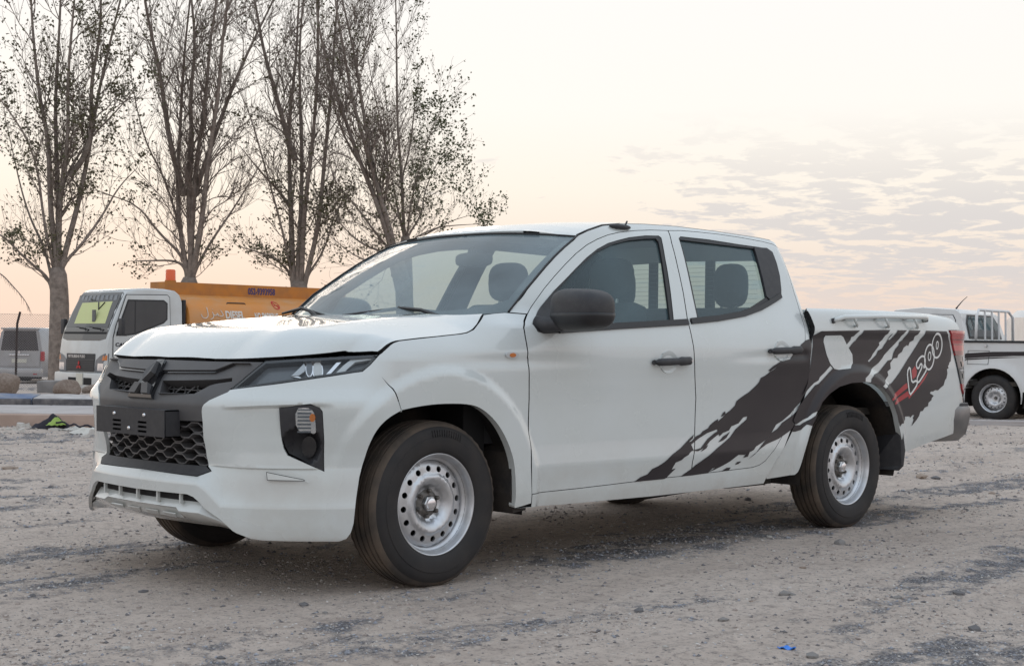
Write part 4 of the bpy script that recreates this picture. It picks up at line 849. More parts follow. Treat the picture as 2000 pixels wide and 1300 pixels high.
# black ceramic border
def frit():
    for poly in ([(0,0.0),(1,0.0),(1,.11),(.93,.16),(.86,.115),(.70,.085),(.4,.07),(0,.065)],[(1,.10),(1,.97),(.925,.97),(.925,.9),(.925,.5),(.928,.15)],[(0,.945),(.93,.945),(.93,.97),(0,.97)]):
        panel('screen_border',WS,[(min(a,.99),b) for a,b in poly],'gloss_black',wsh,depth=0,step=.022,both=poly[0][0]==0,side=-1,off=-.010,flip=-1)
    panel('screen_border',WS,[(.99,.10),(.99,.97),(.925,.97),(.925,.5),(.928,.15)],'gloss_black',wsh,depth=0,step=.022,side=1,off=-.010,flip=-1)
frit()
MB().tube([(q[0],q[1]*sg_,q[2]+.002) for sg_,ss_ in ((-1,np.linspace(.985,0,14)),(1,np.linspace(.06,.985,14))) for q in [WS(np.array([s__]),np.array([.957]))[0] for s__ in ss_]],.0045,6).build('header_seal','rubber_seal',wsh,smooth=True)
# --- roof
RL=np.array([P3(q,'cab') for q in RAIL])
def Rf(x,w):
    x=np.asarray(x,float);w=np.abs(np.asarray(w,float))
    we=np.interp(x,np.concatenate([PIL[-3:-1,0],RL[:,0]]),np.concatenate([PIL[-3:-1,1],RL[:,1]]));ze=np.interp(x,np.concatenate([PIL[-3:-1,0],RL[:,0]]),np.concatenate([PIL[-3:-1,2]+.004,RL[:,2]+.002]))
    zf=np.interp(x,[.88,.912,.945,1.1,1.3,1.6,2.0,2.3,2.5,2.62,2.68],[1.492,1.509,1.526,1.558,1.580,1.600,1.605,1.598,1.588,1.565,1.535])
    t=np.clip(w/we,0,1.3)
    return np.stack([x,w,ze+(zf-ze)*(1-t**2.4)],1)
hdr=[tuple(WS(np.array([s]),np.array([.955]))[0][:2]) for s in np.linspace(0,.985,15)]
roof_out=hdr+[(p[0],p[1]) for p in RL[1:]]+[(2.645,.45),(2.655,0)]
roof=panel('roof',Rf,shrink(roof_out,.002,keep=lambda b:b[1]<.002),'white_paint',pk,depth=.03,step=.04,both=True)
def ditch(s):
    m=MB(); pts=[]
    for q in RAIL[:4]:
        p=P3(q,'cab'); pts.append((p[0],(p[1]-.004)*s,p[2]+.0015))
    m.tube([(PIL[-3][0],(PIL[-3][1]-.006)*s,PIL[-3][2]+.003),(PIL[-2][0],(PIL[-2][1]-.006)*s,PIL[-2][2]+.004)]+pts,[.003,.004]+[.0055,.0055,.005,.002],8); m.build('roof_seam','rubber_seal',roof,smooth=True)
    pm=MB().tube([(q[0]-.004,(q[1]-.003)*s,q[2]+.002) for q in PIL],.0045,6); pm.build('screen_seal','rubber_seal',wsh,smooth=True)
both_sides(ditch)
# aerial foot on the near rail
def aerial():
    p=P3((1.27,1.525),'cab')
    m=MB().blob((p[0]+.05,-p[1]+.002,p[2]+.012),(.075,.018,.013),.9,16,8); o=m.build('aerial_foot','black_plastic',roof,smooth=True); o.rotation_euler=(0,0,0)
    MB().tube([(p[0]+.085,-p[1]+.002,p[2]+.018),(p[0]+.10,-p[1]+.002,p[2]+.042)],[.005,.004],8).build('aerial_stub','black_plastic',roof)
aerial()
# --- cab rear wall with window
CR=lambda a,b:np.stack([2.628-.02*(a/.7)**2-.10*np.clip(b-1.12,0,1),a,b],1)
rw=[(0,1.135),(.30,1.135),(.555,1.15),(.585,1.20),(.555,1.415),(.52,1.44),(0,1.452)]
rw_frame=panel('cab_rear_wall',CR,[(0,.45),(.80,.45),(.845,.95),(.80,1.10),(.72,1.30),(.64,1.46),(.56,1.53),(0,1.548)],'white_paint',pk,holes=[rw[1:6]+[(0.001,1.452),(0.001,1.135)]],flip=1,depth=.02,step=.06,both=True)
panel('rear_window',CR,rw,'side_glass',rw_frame,flip=1,off=-.008,depth=0,step=.08,both=True)
for w in (-.205,.205):
    MB().box((2.58,w-.028,1.13),(2.60,w+.028,1.45)).build('window_divider','inner_black',rw_frame)
hl=MB()
for i in range(11):
    z=1.16+i*.025; hl.box((2.585-.1*(z-1.12),-.54,z-.0006),(2.587-.1*(z-1.12),.54,z+.0006))
hl.build('heating_wires','trim_grey',rw_frame)
# --- cargo bed
bedt=[(2.62,1.184),(2.9,1.188),(3.4,1.188),(3.9,1.182),(4.05,1.172)]
bed_out=[(T['bed_front'][0][0]+.02,1.184)]+bedt+[(4.13,1.155),(4.17,1.13),(4.19,1.09)]
TLF=[(4.025,1.085),(4.045,1.06),(4.12,.92),(4.165,.83),(4.225,.73),(4.285,.700)]     # front edge of the tail lamp
bed_out+= [(4.19,1.087),TLF[0]]+TLF+[(4.43,.700),(4.43,.63),(4.39,.57),(4.33,.52),(4.18,.468),(3.8123,.4235),(3.53,.38)]
ba=T['bed_arch'][::-1]
bed_out+= ba+[(2.226,.303)]+T['bed_front'][::-1]
fuel=T['fuel']
def bed(s):
    hs=[shrink(fuel,-.004)] if s<0 else []
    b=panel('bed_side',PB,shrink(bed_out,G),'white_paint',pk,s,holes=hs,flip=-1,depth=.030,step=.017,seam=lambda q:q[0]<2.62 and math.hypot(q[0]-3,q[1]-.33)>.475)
    if s<0:
        panel('fuel_recess',PB,shrink(fuel,-.006),'inner_black',b,s,flip=-1,off=-.010,depth=0,step=.05)
        panel('fuel_flap',PB,shrink(fuel,-.0005),'white_paint',b,s,flip=-1,off=.0042,depth=.012,step=.02)
    # inner skin of the box
    m=MB(); m.box((2.66,s*.74-.02,.83),(4.24,s*.74+.02,1.178)); m.box((2.66,min(s*.76,s*.825),1.150),(4.12,max(s*.76,s*.825),1.172)); m.build('bed_inner_wall','white_paint',b)
    # tail lamp
    tl=TLF+[(4.45,.700),(4.46,.80),(4.46,1.0),(4.44,1.085),(4.2,1.087)]
    t=panel('tail_lamp',PB,shrink(tl,.004),'lamp_dark',pk,s,flip=-1,off=-.012,depth=.02,step=.03)
    def slab(name,z0,z1,m_,off,u0=3.9,ofs=0):
        import bisect
        pol=[]
        fr=np.array(TLF); 
        zs=np.linspace(z0,z1,5); ed=[(float(np.interp(-z,-fr[:,1],fr[:,0]))+.004+ofs,z) for z in zs]
        pol=ed+[(4.462,z1),(4.462,z0)]
        panel(name,PB,pol,m_,t,s,flip=-1,off=off,depth=.014,step=.025)
    slab('red_lens',.938,1.083,'red_lens',.010); slab('brake_stripe',1.00,1.006,'red_lens_dark',.0115); slab('brake_stripe',1.03,1.036,'red_lens_dark',.0115); slab('red_lens_dark',.938,.965,'red_lens_dark',.0108)
    slab('smoke_lens',.768,.936,'smoke_lens',.007); slab('reverse_lens',.768,.932,'clear_lens_fill',.0095,ofs=.115); slab('smoke_bar',.80,.83,'smoke_lens',.0105,ofs=.05); slab('smoke_bar',.87,.90,'smoke_lens',.0105,ofs=.06); slab('lens_glint',.845,.852,'clear_lens_fill',.009,ofs=.02); slab('red_reflector',.704,.766,'red_lens',.010)
    # rail on the box side
    rl=MB(); y=s*.912
    rl.tube([(2.775,s*.885,1.118),(2.79,s*.902,1.126),(2.83,y,1.138),(3.2,y,1.150),(3.68,y,1.156),(3.71,s*.902,1.152),(3.725,s*.88,1.142)],.0135,10)
    r=rl.build('bed_rail','satin_silver' if 0 else 'white_paint',b,smooth=True)
    for x in (2.93,3.25,3.56):
        MB().tube([(x,y,1.145),(x+.012,y+s*.004,1.125),(x+.03,y+s*.004,1.105),(x+.045,y-s*.006,1.094),(x+.055,y-s*.022,1.094)],[.008,.008,.008,.008,.007],8).build('rail_bracket','white_paint',r,smooth=True)
    for x,z in ((2.772,1.117),(2.87,1.135),(3.19,1.147),(3.50,1.151),(3.727,1.141)):
        MB().tube([(x,s*.868,z),(x,s*.897,z+.002)],.0145,10).build('rail_foot','black_plastic',r)
both_sides(bed)
# bed floor, head board, tailgate, rear bumper
MB().box((2.66,-.74,.60),(4.26,.74,.64)).build('bed_floor','chassis',pk)
MB().box((2.655,-.74,.62),(2.69,.74,1.175),.006).build('bed_headboard','white_paint',pk)
tg=MB().box((4.31,-.70,.62),(4.375,.70,1.165),.02).build('tailgate','white_paint',pk,angle=40)
MB().box((4.372,-.12,1.02),(4.392,.12,1.07),.006).build('tailgate_handle','black_plastic',tg)
def rear_bumper():
    m=MB(); 
    prof=[(.0,.630),(.034,.632),(.044,.610),(.040,.550),(.018,.465),(-.03,.420),(-.05,.45),(-.03,.55)]
    path=[(4.02,-.800),(4.16,-.835),(4.29,-.845),(4.375,-.80),(4.405,-.70),(4.415,-.5),(4.418,-.25),(4.418,0)]
    path=path+[(a,-b) for a,b in path[::-1][1:]]
    n=len(prof);V=[];F=[]
    for i,(x,y) in enumerate(path):
        a=np.array(path[min(i+1,len(path)-1)])-np.array(path[max(i-1,0)]); a=a/np.linalg.norm(a); nx,ny=a[1],-a[0]
        # outward is away from the truck centre
        if nx*(x-3)+ny*y<0: nx,ny=-nx,-ny
        low=.0 if abs(y)<.8 else 0
        for d,z in prof: V.append((x+nx*(d-.02),y+ny*(d-.02),z-.0*low))
    for i in range(len(path)-1):
        for j in range(n): F.append((i*n+j,i*n+(j+1)%n,(i+1)*n+(j+1)%n,(i+1)*n+j))
    F+=[tuple(range(n))[::-1],tuple((len(path)-1)*n+j for j in range(n))]
    m.add(V,F); o=m.build('rear_bumper','bumper_steel',pk,angle=35)
    m=MB(); 
    prof2=[(-.03,.648),(.028,.648),(.030,.634),(-.03,.634)]
    V=[];F=[]
    for i,(x,y) in enumerate(path):
        a=np.array(path[min(i+1,len(path)-1)])-np.array(path[max(i-1,0)]); a=a/np.linalg.norm(a); nx,ny=a[1],-a[0]
        if nx*(x-3)+ny*y<0: nx,ny=-nx,-ny
        for d,z in prof2: V.append((x+nx*(d-.02),y+ny*(d-.02),z))
    for i in range(len(path)-1):
        for j in range(4): F.append((i*4+j,i*4+(j+1)%4,(i+1)*4+(j+1)%4,(i+1)*4+j))
    m.add(V,F).build('bumper_step','black_plastic',o)
    MB().box((3.93,-.72,.42),(4.30,.72,.50)).build('bumper_beam','chassis',o)
rear_bumper()
# --- side graphics: film laid on the panels, torn edges, white gaps left open
def film(name,key,m,part,off,holes=(),step=.016,lab=None):
    return panel(name,PC if part=='cab' else PB,T[key] if isinstance(key,str) else key,m,pk,-1,holes=[T[h] for h in holes],flip=-1,off=off+.0012,depth=0,step=step)
film('side_graphic','dk_bed','film','bed',.0012,['gap_bed1','gap_bed2','gap_bed3','gap_bed4','gap_bed5'],.014)
film('side_graphic','dk_bed2','film','bed',.0013); film('side_graphic','dk_door','film','cab',.0012); film('side_graphic','dk_door2','film','cab',.0013)
film('graphic_scrap','dk_bits','film','cab',.0013)
for i in range(11): film('graphic_scrap','dk_bit%d'%i,'film','cab',.0014)
for k in ('red_a','red_b','red_c'): film('red_graphic',k,'film_red','bed',.0018)
# fuel flap stays white above the film
# lettering: dark letters with a white outline
def outline(key,wd,off,m='film_white'):
    p=smooth_poly(T[key],1 if '0' not in key else 1,True)
    return panel('graphic_letter_outline',PB,shrink(p,-wd/2),m,pk,-1,holes=[shrink(p,wd/2)],flip=-1,off=off+.0016,depth=0,step=.02)
for k in ('let_L','let_2','let_0a','let_0b'):
    film('graphic_letter',smooth_poly(T[k],1,True),'film','bed',.0021)
    outline(k,.0115,.0026)
for k in ('let_0ai','let_0bi'): outline(k,.008,.0026)
# --- wheels
WR,WZC=.335,.327
def wheel(x,s):
    t=thing('wheel','',''); 
    for k in ('label','category'): del t[k]
    t.parent=pk
    prof=[]   # (radius, distance outward from the wheel centre plane)
    tread=[(.0855,.313),(.0835,.322),(.077,.329),(.064,.3330),(.0632,.3250),(.055,.3250),(.0542,.3345),(.036,.3352),(.0352,.3260),(.027,.3260),(.0262,.3352),(.006,.3356),(.0052,.3265),(-.0052,.3265)]
    side=[(.083,.204),(.090,.208),(.0975,.225),(.1015,.250),(.1010,.272),(.0985,.274),(.0975,.290),(.0925,.304),(.0865,.312)]
    half=[(r,y) for y,r in side]+[(r,y) for y,r in tread]
    full=half+[(r,-y) for r,y in half[::-1]]
    n=96; V=[];F=[];m=len(full);idx=[]
    for k in range(n):
        a=2*math.pi*k/n
        for i,(r,y) in enumerate(full):
            rr=r
            if .318<r<.331 and abs(y)>.066: rr=r-(.004 if k%2 else 0)      # shoulder blocks
            z=rr*math.sin(a)
            yy=y
            if z<-WZC+.001:
                z=-WZC+.001*((z+WZC)/.02)
            if r<.315 and math.sin(a)<-.8: yy=y*(1+.05*(-math.sin(a)-.8)/.2)
            V.append((rr*math.cos(a),yy*s,z))
    for k in range(n):
        for i in range(m-1):
            F.append((k*m+i,k*m+i+1,((k+1)%n)*m+i+1,((k+1)%n)*m+i)); r=max(full[i][0],full[i+1][0]); idx.append(1 if r>.3155 else 0)
    ty=mesh('tyre',V,F,None,t,True,['tyre_rubber','tyre_tread'],idx)
    bm=bmesh.new(); bm.from_mesh(ty.data); bmesh.ops.recalc_face_normals(bm,faces=bm.faces)
    for e in bm.edges:
        if len(e.link_faces)==2 and e.calc_face_angle(0)>math.radians(38): e.smooth=False
    bm.to_mesh(ty.data); bm.free()
    # lettering ridges pressed into the side wall: short radial ribs
    for base_a in (1.15,4.55):
        rb=MB()
        for k in range(13):
            a=base_a+k*.045
            p0=Vector((.272*math.cos(a),(.1015)*s,.272*math.sin(a)));p1=Vector((.300*math.cos(a),.096*s,.300*math.sin(a)))
            rb.tube([p0,p1],.0028,4)
        rb.build('sidewall_ribs','tyre_rubber',ty)['kind']='stuff'
    # steel rim: barrel + disc with 16 round holes
    barrel=[(.206,.0845),(.2065,.088),(.203,.0885),(.199,.083),(.195,.073),(.192,.066),(.190,.050),(.182,.046),(.178,.043),(.176,.030)]
    rim=MB().lathe([(r,y*s) for r,y in barrel],64).build('rim','steel_rim',t,smooth=True)
    MB().lathe([(.190,.052*s),(.19,-.08*s),(.204,-.095*s)],48).build('rim_barrel','hub_dirty',rim,smooth=True)
    pr=np.array([(0,.022),(.055,.024),(.066,.028),(.080,.047),(.095,.058),(.104,.0615),(.113,.0615),(.121,.056),(.126,.052),(.150,.049),(.163,.045),(.173,.038),(.178,.028)])
    def DS(a,b):
        r=np.hypot(a,b); return np.stack([a,np.interp(r,pr[:,0],pr[:,1]),b],1)
    holes=[]
    for k in range(16):
        al=2*math.pi*(k+.25)/16; holes.append([(.1435*math.cos(al)+.0125*math.cos(q),.1435*math.sin(al)+.0125*math.sin(q)) for q in np.linspace(0,2*math.pi,14,endpoint=False)])
    circ=[(.1775*math.cos(q),.1775*math.sin(q)) for q in np.linspace(0,2*math.pi,64,endpoint=False)]
    di=panel('rim_disc',DS,circ,'steel_rim',rim,s,holes=holes,flip=-1,depth=.008,step=.012)
    MB().lathe([(.0,-.02*s),(.17,-.02*s)],32).build('brake_drum','inner_black',rim)
    hub=MB().lathe([(.0,.060*s),(.018,.060*s),(.022,.058*s),(.024,.052*s)],32)
    hub.build('hub_cap','chrome',rim,angle=40)
    hx=MB(); n6=6
    hx.lathe([(.0,.052*s),(.029,.052*s),(.032,.049*s),(.033,.02*s)],6); hx.build('hub_nut','satin_silver',rim)
    MB().lathe([(.031,.034*s),(.042,.032*s),(.056,.026*s),(.060,.020*s)],32).build('hub_plate','hub_dirty',rim,smooth=True)
    for k in range(6):
        al=2*math.pi*k/6+.4
        MB().lathe([(.0,.046*s),(.007,.045*s),(.0095,.040*s),(.0095,.022*s)],6,'y',(.052*math.cos(al),0,.052*math.sin(al))).build('wheel_nut','hub_dirty',rim)
    t.location=(x,s*.76,WZC+.0)
    return t
for x in (0,3.0):
    for s in SIDES:
        w=wheel(x,s); w.rotation_euler=(0,0,0)
        w.name='wheel'
# --- wheel wells, underbody, cabin
def well(s):
    for x,lo,hi,key in ((0,.40,.40,'f'),(3.0,.40,.40,'r')):
        m=MB(); R_=.470; n=20; V=[];F=[]
        angs=[math.radians(-9+198*k/n) for k in range(n+1)]
        for a in angs:
            px,pz=x+R_*math.cos(a),WZC+.0+R_*math.sin(a)*(1.0)
            px2,pz2=x+R_*math.cos(a)*1.0,pz
            wo=min(.872,float(P(np.array([px]),np.array([pz]),0,'' if x==0 else 'bed')[0][1])-.022); V+=[(px,s*wo,pz),(px2,s*.55,pz2)]
        for k in range(n): F.append((2*k,2*k+1,2*k+3,2*k+2))
        m.add(V,F)
        c=len(m.V); m.V.append((x,s*.55,WZC)); 
        for k in range(n): m.F.append((c,2*k+1,2*k+3))
        m.build('wheel_arch_liner','liner',pk,smooth=True,fix=False)
    # splash guards
    MB().prism([(.395,.268),(.47,.275),(.478,.42),(.43,.55),(.385,.52),(.378,.35)],s*.70,s*.885,1).build('splash_guard','liner',pk)
    f=MB(); f.add([(3.455,s*.70,.505),(3.445,s*.895,.530),(3.478,s*.90,.40),(3.470,s*.893,.315),(3.452,s*.875,.290),(3.41,s*.72,.290),(3.48,s*.70,.505),(3.463,s*.900,.532),(3.493,s*.902,.40),(3.488,s*.895,.312),(3.468,s*.877,.285),(3.435,s*.72,.285)],[(0,1,2,3,4,5),(6,11,10,9,8,7),(0,6,7,1),(1,7,8,2),(2,8,9,3),(3,9,10,4),(4,10,11,5),(5,11,6,0)])
    f.build('mud_flap','black_plastic',pk)
both_sides(well)
ub=MB(); ub.box((-.62,-.50,.30),(.36,.50,.62)); ub.box((.40,-.80,.30),(2.45,.80,.36)); ub.box((-.5,-.45,.26),(4.1,-.36,.40)); ub.box((-.5,.36,.26),(4.1,.45,.40)); ub.box((3.50,-.72,.44),(4.2,.72,.60)); ub.build('chassis','chassis',pk)
ax=MB(); ax.tube([(3.0,-.68,.327),(3.0,.68,.327)],.045,12); ax.blob((3.0,0,.33),(.16,.14,.15),1,16,10); ax.tube([(1.3,.1,.30),(3.0,0,.33)],.035,10); ax.tube([(0,-.66,.327),(0,.66,.327)],.03,10); ax.build('axle','chassis',pk,smooth=True)
ex=MB(); ex.tube([(1.2,-.25,.25),(1.9,-.28,.24),(2.3,-.3,.26),(2.6,-.35,.36)],[.03,.07,.07,.03],10); ex.box((2.2,-.62,.24),(2.55,-.40,.30)); ex.build('exhaust','chassis',pk)
sp_=MB()
for s in SIDES: sp_.box((2.42,s*.56-.03,.255),(3.6,s*.56+.03,.285))
sp_.build('leaf_springs','chassis',pk)
MB().box((2.20,-.735,.262),(2.44,-.70,.285)).build('sill_bracket','chassis',pk)
# cabin
MB().box((.42,-.80,.36),(2.60,.80,.40)).build('cabin_floor','dash',pk)
MB().box((.22,-.76,.40),(.34,.76,1.03)).build('firewall','inner_black',pk)
ds=MB(); ds.prism([(.34,.55),(.34,1.055),(.62,1.072),(.80,1.055),(.86,1.0),(.84,.85),(.74,.55)],-.74,.74,1); dso=ds.build('dashboard','dash',pk)
MB().prism([(.66,1.06),(.72,1.118),(.84,1.118),(.88,1.06)],-.52,-.20,1).build('instrument_hood','dash',dso)
sw=MB(); c=Vector((.98,-.36,1.02)); pts=[]
for k in range(25):
    a=2*math.pi*k/24; pts.append(c+Vector((-.35*math.sin(a)*.185*-1,math.cos(a)*.185,math.sin(a)*.165)))
sw.tube(pts,.015,8,False); sw.tube([c,c+Vector((-.2,0,-.08))],.03,8); sw.tube([c+Vector((0,-.18,0)),c+Vector((0,.18,0))],.02,6); sw.build('steering_wheel','dash',dso,smooth=True)
def seat(x,y,w,back,hr,name):
    m=MB(); m.box((x-.28,y-w/2,.62),(x+.25,y+w/2,.76),.05)
    o=m.build(name,'seat_fabric',pk,angle=40)
    b=MB(); V=[]; 
    b.prism([(x+.20,.72),(x+.34,.72),(x+.34+back,1.16),(x+.24+back,1.19),(x+.17+back*.9,1.14)],y-w/2+.02,y+w/2-.02,1)
    bo=b.build('seat_back','seat_fabric',o)
    bv=bo.modifiers.new('b','BEVEL'); bv.width=.035; bv.segments=3
    for hy in hr:
        hb=MB(); hb.blob((x+.30+back,y+hy,1.305),(.05,.135,.105) if len(hr)==1 else (.05,.105,.120),.66,20,12); ho=hb.build('headrest','seat_fabric',o,smooth=True)
        MB().tube([(x+.28+back,y+hy-.05,1.15),(x+.29+back,y+hy-.05,1.25)],.008,6).tube([(x+.28+back,y+hy+.05,1.15),(x+.29+back,y+hy+.05,1.25)],.008,6).build('headrest_post','satin_silver',ho)
seat(1.12,-.37,.50,.16,(0,),'front_seat'); seat(1.12,.37,.50,.16,(0,),'front_seat'); seat(2.10,0,1.40,.12,(-.40,.40),'rear_seat')
panel('headlining',Rf,[(1.02,0),(1.02,.56),(1.3,.55),(2.5,.55),(2.56,0)],'headliner',pk,depth=0,step=.1,both=True,off=-.045)
rm=MB(); rm.blob((.98,.0,1.385),(.025,.125,.036),.6,20,10); ro=rm.build('rear_view_mirror','dash',pk,smooth=True); MB().tube([(.99,0,1.40),(.972,0,1.445)],.014,8).build('mirror_stalk','dash',ro)
# inner sides of the pillars, dark trim
def trim(s):
    panel('pillar_trim',PC,shrink(frame_out,.02),'trim_grey',pk,s,holes=[shrink(open_poly,-.012)],flip=-1,off=-.034,depth=0,step=.05)
both_sides(trim)
# wipers
def wiper(p,q,r):
    m=MB(); m.tube([p,((p[0]+q[0])/2-.01,(p[1]+q[1])/2,(p[2]+q[2])/2+.028),q],[.006,.009,.006],6); 
    o=m.build('wiper_blade','rubber_seal',pk); a=MB(); a.tube([r,((r[0]+p[0]*.5+q[0]*.5)/2-.01,(r[1]+(p[1]+q[1])/2)/2,(r[2]+(p[2]+q[2])/2)/2+.03),((p[0]+q[0])/2-.012,(p[1]+q[1])/2,(p[2]+q[2])/2+.032)],[.012,.009,.007],6); a.build('wiper_arm','rubber_seal',o)
wiper((.30,.16,1.098),(.44,-.50,1.104),(.30,-.56,1.078)); wiper((.36,.72,1.112),(.30,.30,1.100),(.26,.28,1.075))

# ================================================================ ground
def place(lat,dep,z=0.0):
    """a spot given as metres to the right of and away from the viewer's stand"""
    p=Vector((CAM[0],CAM[1],0))+RGT*lat+FWD*dep; return Vector((p.x,p.y,z))
def latdep(x,y):
    dx,dy=x-CAM[0],y-CAM[1]; return dx*RGT.x+dy*RGT.y, dx*FWD.x+dy*FWD.y
_perm=rng.random((256,256))
def vnoise(x,y):
    xi=np.floor(x).astype(int);yi=np.floor(y).astype(int);fx=x-xi;fy=y-yi;fx=fx*fx*(3-2*fx);fy=fy*fy*(3-2*fy)
    g=lambda a,b:_perm[a&255,b&255]
    return (g(xi,yi)*(1-fx)+g(xi+1,yi)*fx)*(1-fy)+(g(xi,yi+1)*(1-fx)+g(xi+1,yi+1)*fx)*fy
def fbm(x,y,o=4):
    s=0;a=1;t=0
    for i in range(o): s=s+a*vnoise(x*2**i+17*i,y*2**i+5*i); t+=a; a*=.5
    return s/t
def gravel_mask(x,y):
    """loose gravel lies in long strips along the wheel tracks, which run the way the pickup points"""
    x=np.asarray(x,float);y=np.asarray(y,float)
    s=.58*fbm(x*.26+3.3,y*1.9+8.1,5)+.24*fbm(x*.9+1,y*3.0+4,4)+.18*fbm(x*6+9,y*9+2,3)
    return sstep(.495,.60,s)*(.45+.55*sstep(.42,.55,fbm(x*9+1,y*11+7,3)))
def gheight(x,y):
    x=np.asarray(x,float);y=np.asarray(y,float)
    lat,dep=latdep(x,y)
    w=1-sstep(-3.0,2.5,lat)
    low=-.30*sstep(20.8,26,dep)*w-.15*sstep(31,38,dep)*w
    near=np.clip(1-dep/60,0,1)
    gm=gravel_mask(x,y)
    bump=(fbm(x*.4,y*1.1,3)-.5)*.06+(fbm(x*.5+9,y*4.2+3,4)-.5)*.050+(fbm(x*6,y*8,3)-.5)*.018+(fbm(x*21+3,y*23+5,2)-.5)*(.006+.013*gm)
    # ground stays true under the tyres
    flat=1-np.exp(-(np.maximum(np.abs(x-1.5)-1.9,0)**2+np.maximum(np.abs(y)-.95,0)**2)/.35)
    return low+bump*near*(.20+.80*flat)-.004
def make_ground():
    rr=[.6]
    while rr[-1]<1800: rr.append(rr[-1]*(1.02 if rr[-1]<2.6 else 1.0058 if rr[-1]<13 else 1.012 if rr[-1]<24 else 1.03 if rr[-1]<60 else 1.14))
    rr=np.array(rr)
    an=np.concatenate([np.linspace(-180,-23,44)[:-1],np.linspace(-23,23,420),np.linspace(23,180,44)[1:-1]])
    A,R_=np.meshgrid(np.radians(an),rr,indexing='ij')
    lat=np.sin(A)*R_;dep=np.cos(A)*R_
    X=CAM[0]+RGT.x*lat+FWD.x*dep;Y=CAM[1]+RGT.y*lat+FWD.y*dep
    Z=gheight(X,Y)
    na,nr=A.shape
    V=np.stack([X.ravel(),Y.ravel(),Z.ravel()],1)
    i=np.arange(na);j=np.arange(nr-1)
    I,J=np.meshgrid(i,j,indexing='ij'); I2=(I+1)%na
    F=np.stack([(I*nr+J).ravel(),(I*nr+J+1).ravel(),(I2*nr+J+1).ravel(),(I2*nr+J).ravel()],1)
    me=bpy.data.meshes.new('ground'); me.from_pydata(V.tolist(),[],F.tolist()); me.polygons.foreach_set('use_smooth',np.ones(len(F),bool))
    at=me.attributes.new('gravel','FLOAT','POINT'); at.data.foreach_set('value',gravel_mask(X,Y).ravel().astype(np.float32))
    # close the middle
    me.materials.append(MATS['dirt']); o=link(bpy.data.objects.new('ground',me)); o['kind']='structure'
    bm=bmesh.new(); bm.from_mesh(me); bmesh.ops.contextual_create(bm,geom=[e for e in bm.edges if e.is_boundary and all(v.co.xy.to_3d().length<1e9 and (v.co.xy-Vector(CAM[:2])).length<1 for v in e.verts)]); bmesh.ops.recalc_face_normals(bm,faces=bm.faces); bm.to_mesh(me); bm.free()
    if me.polygons[len(me.polygons)//2].normal.z<0: me.flip_normals()
    return o
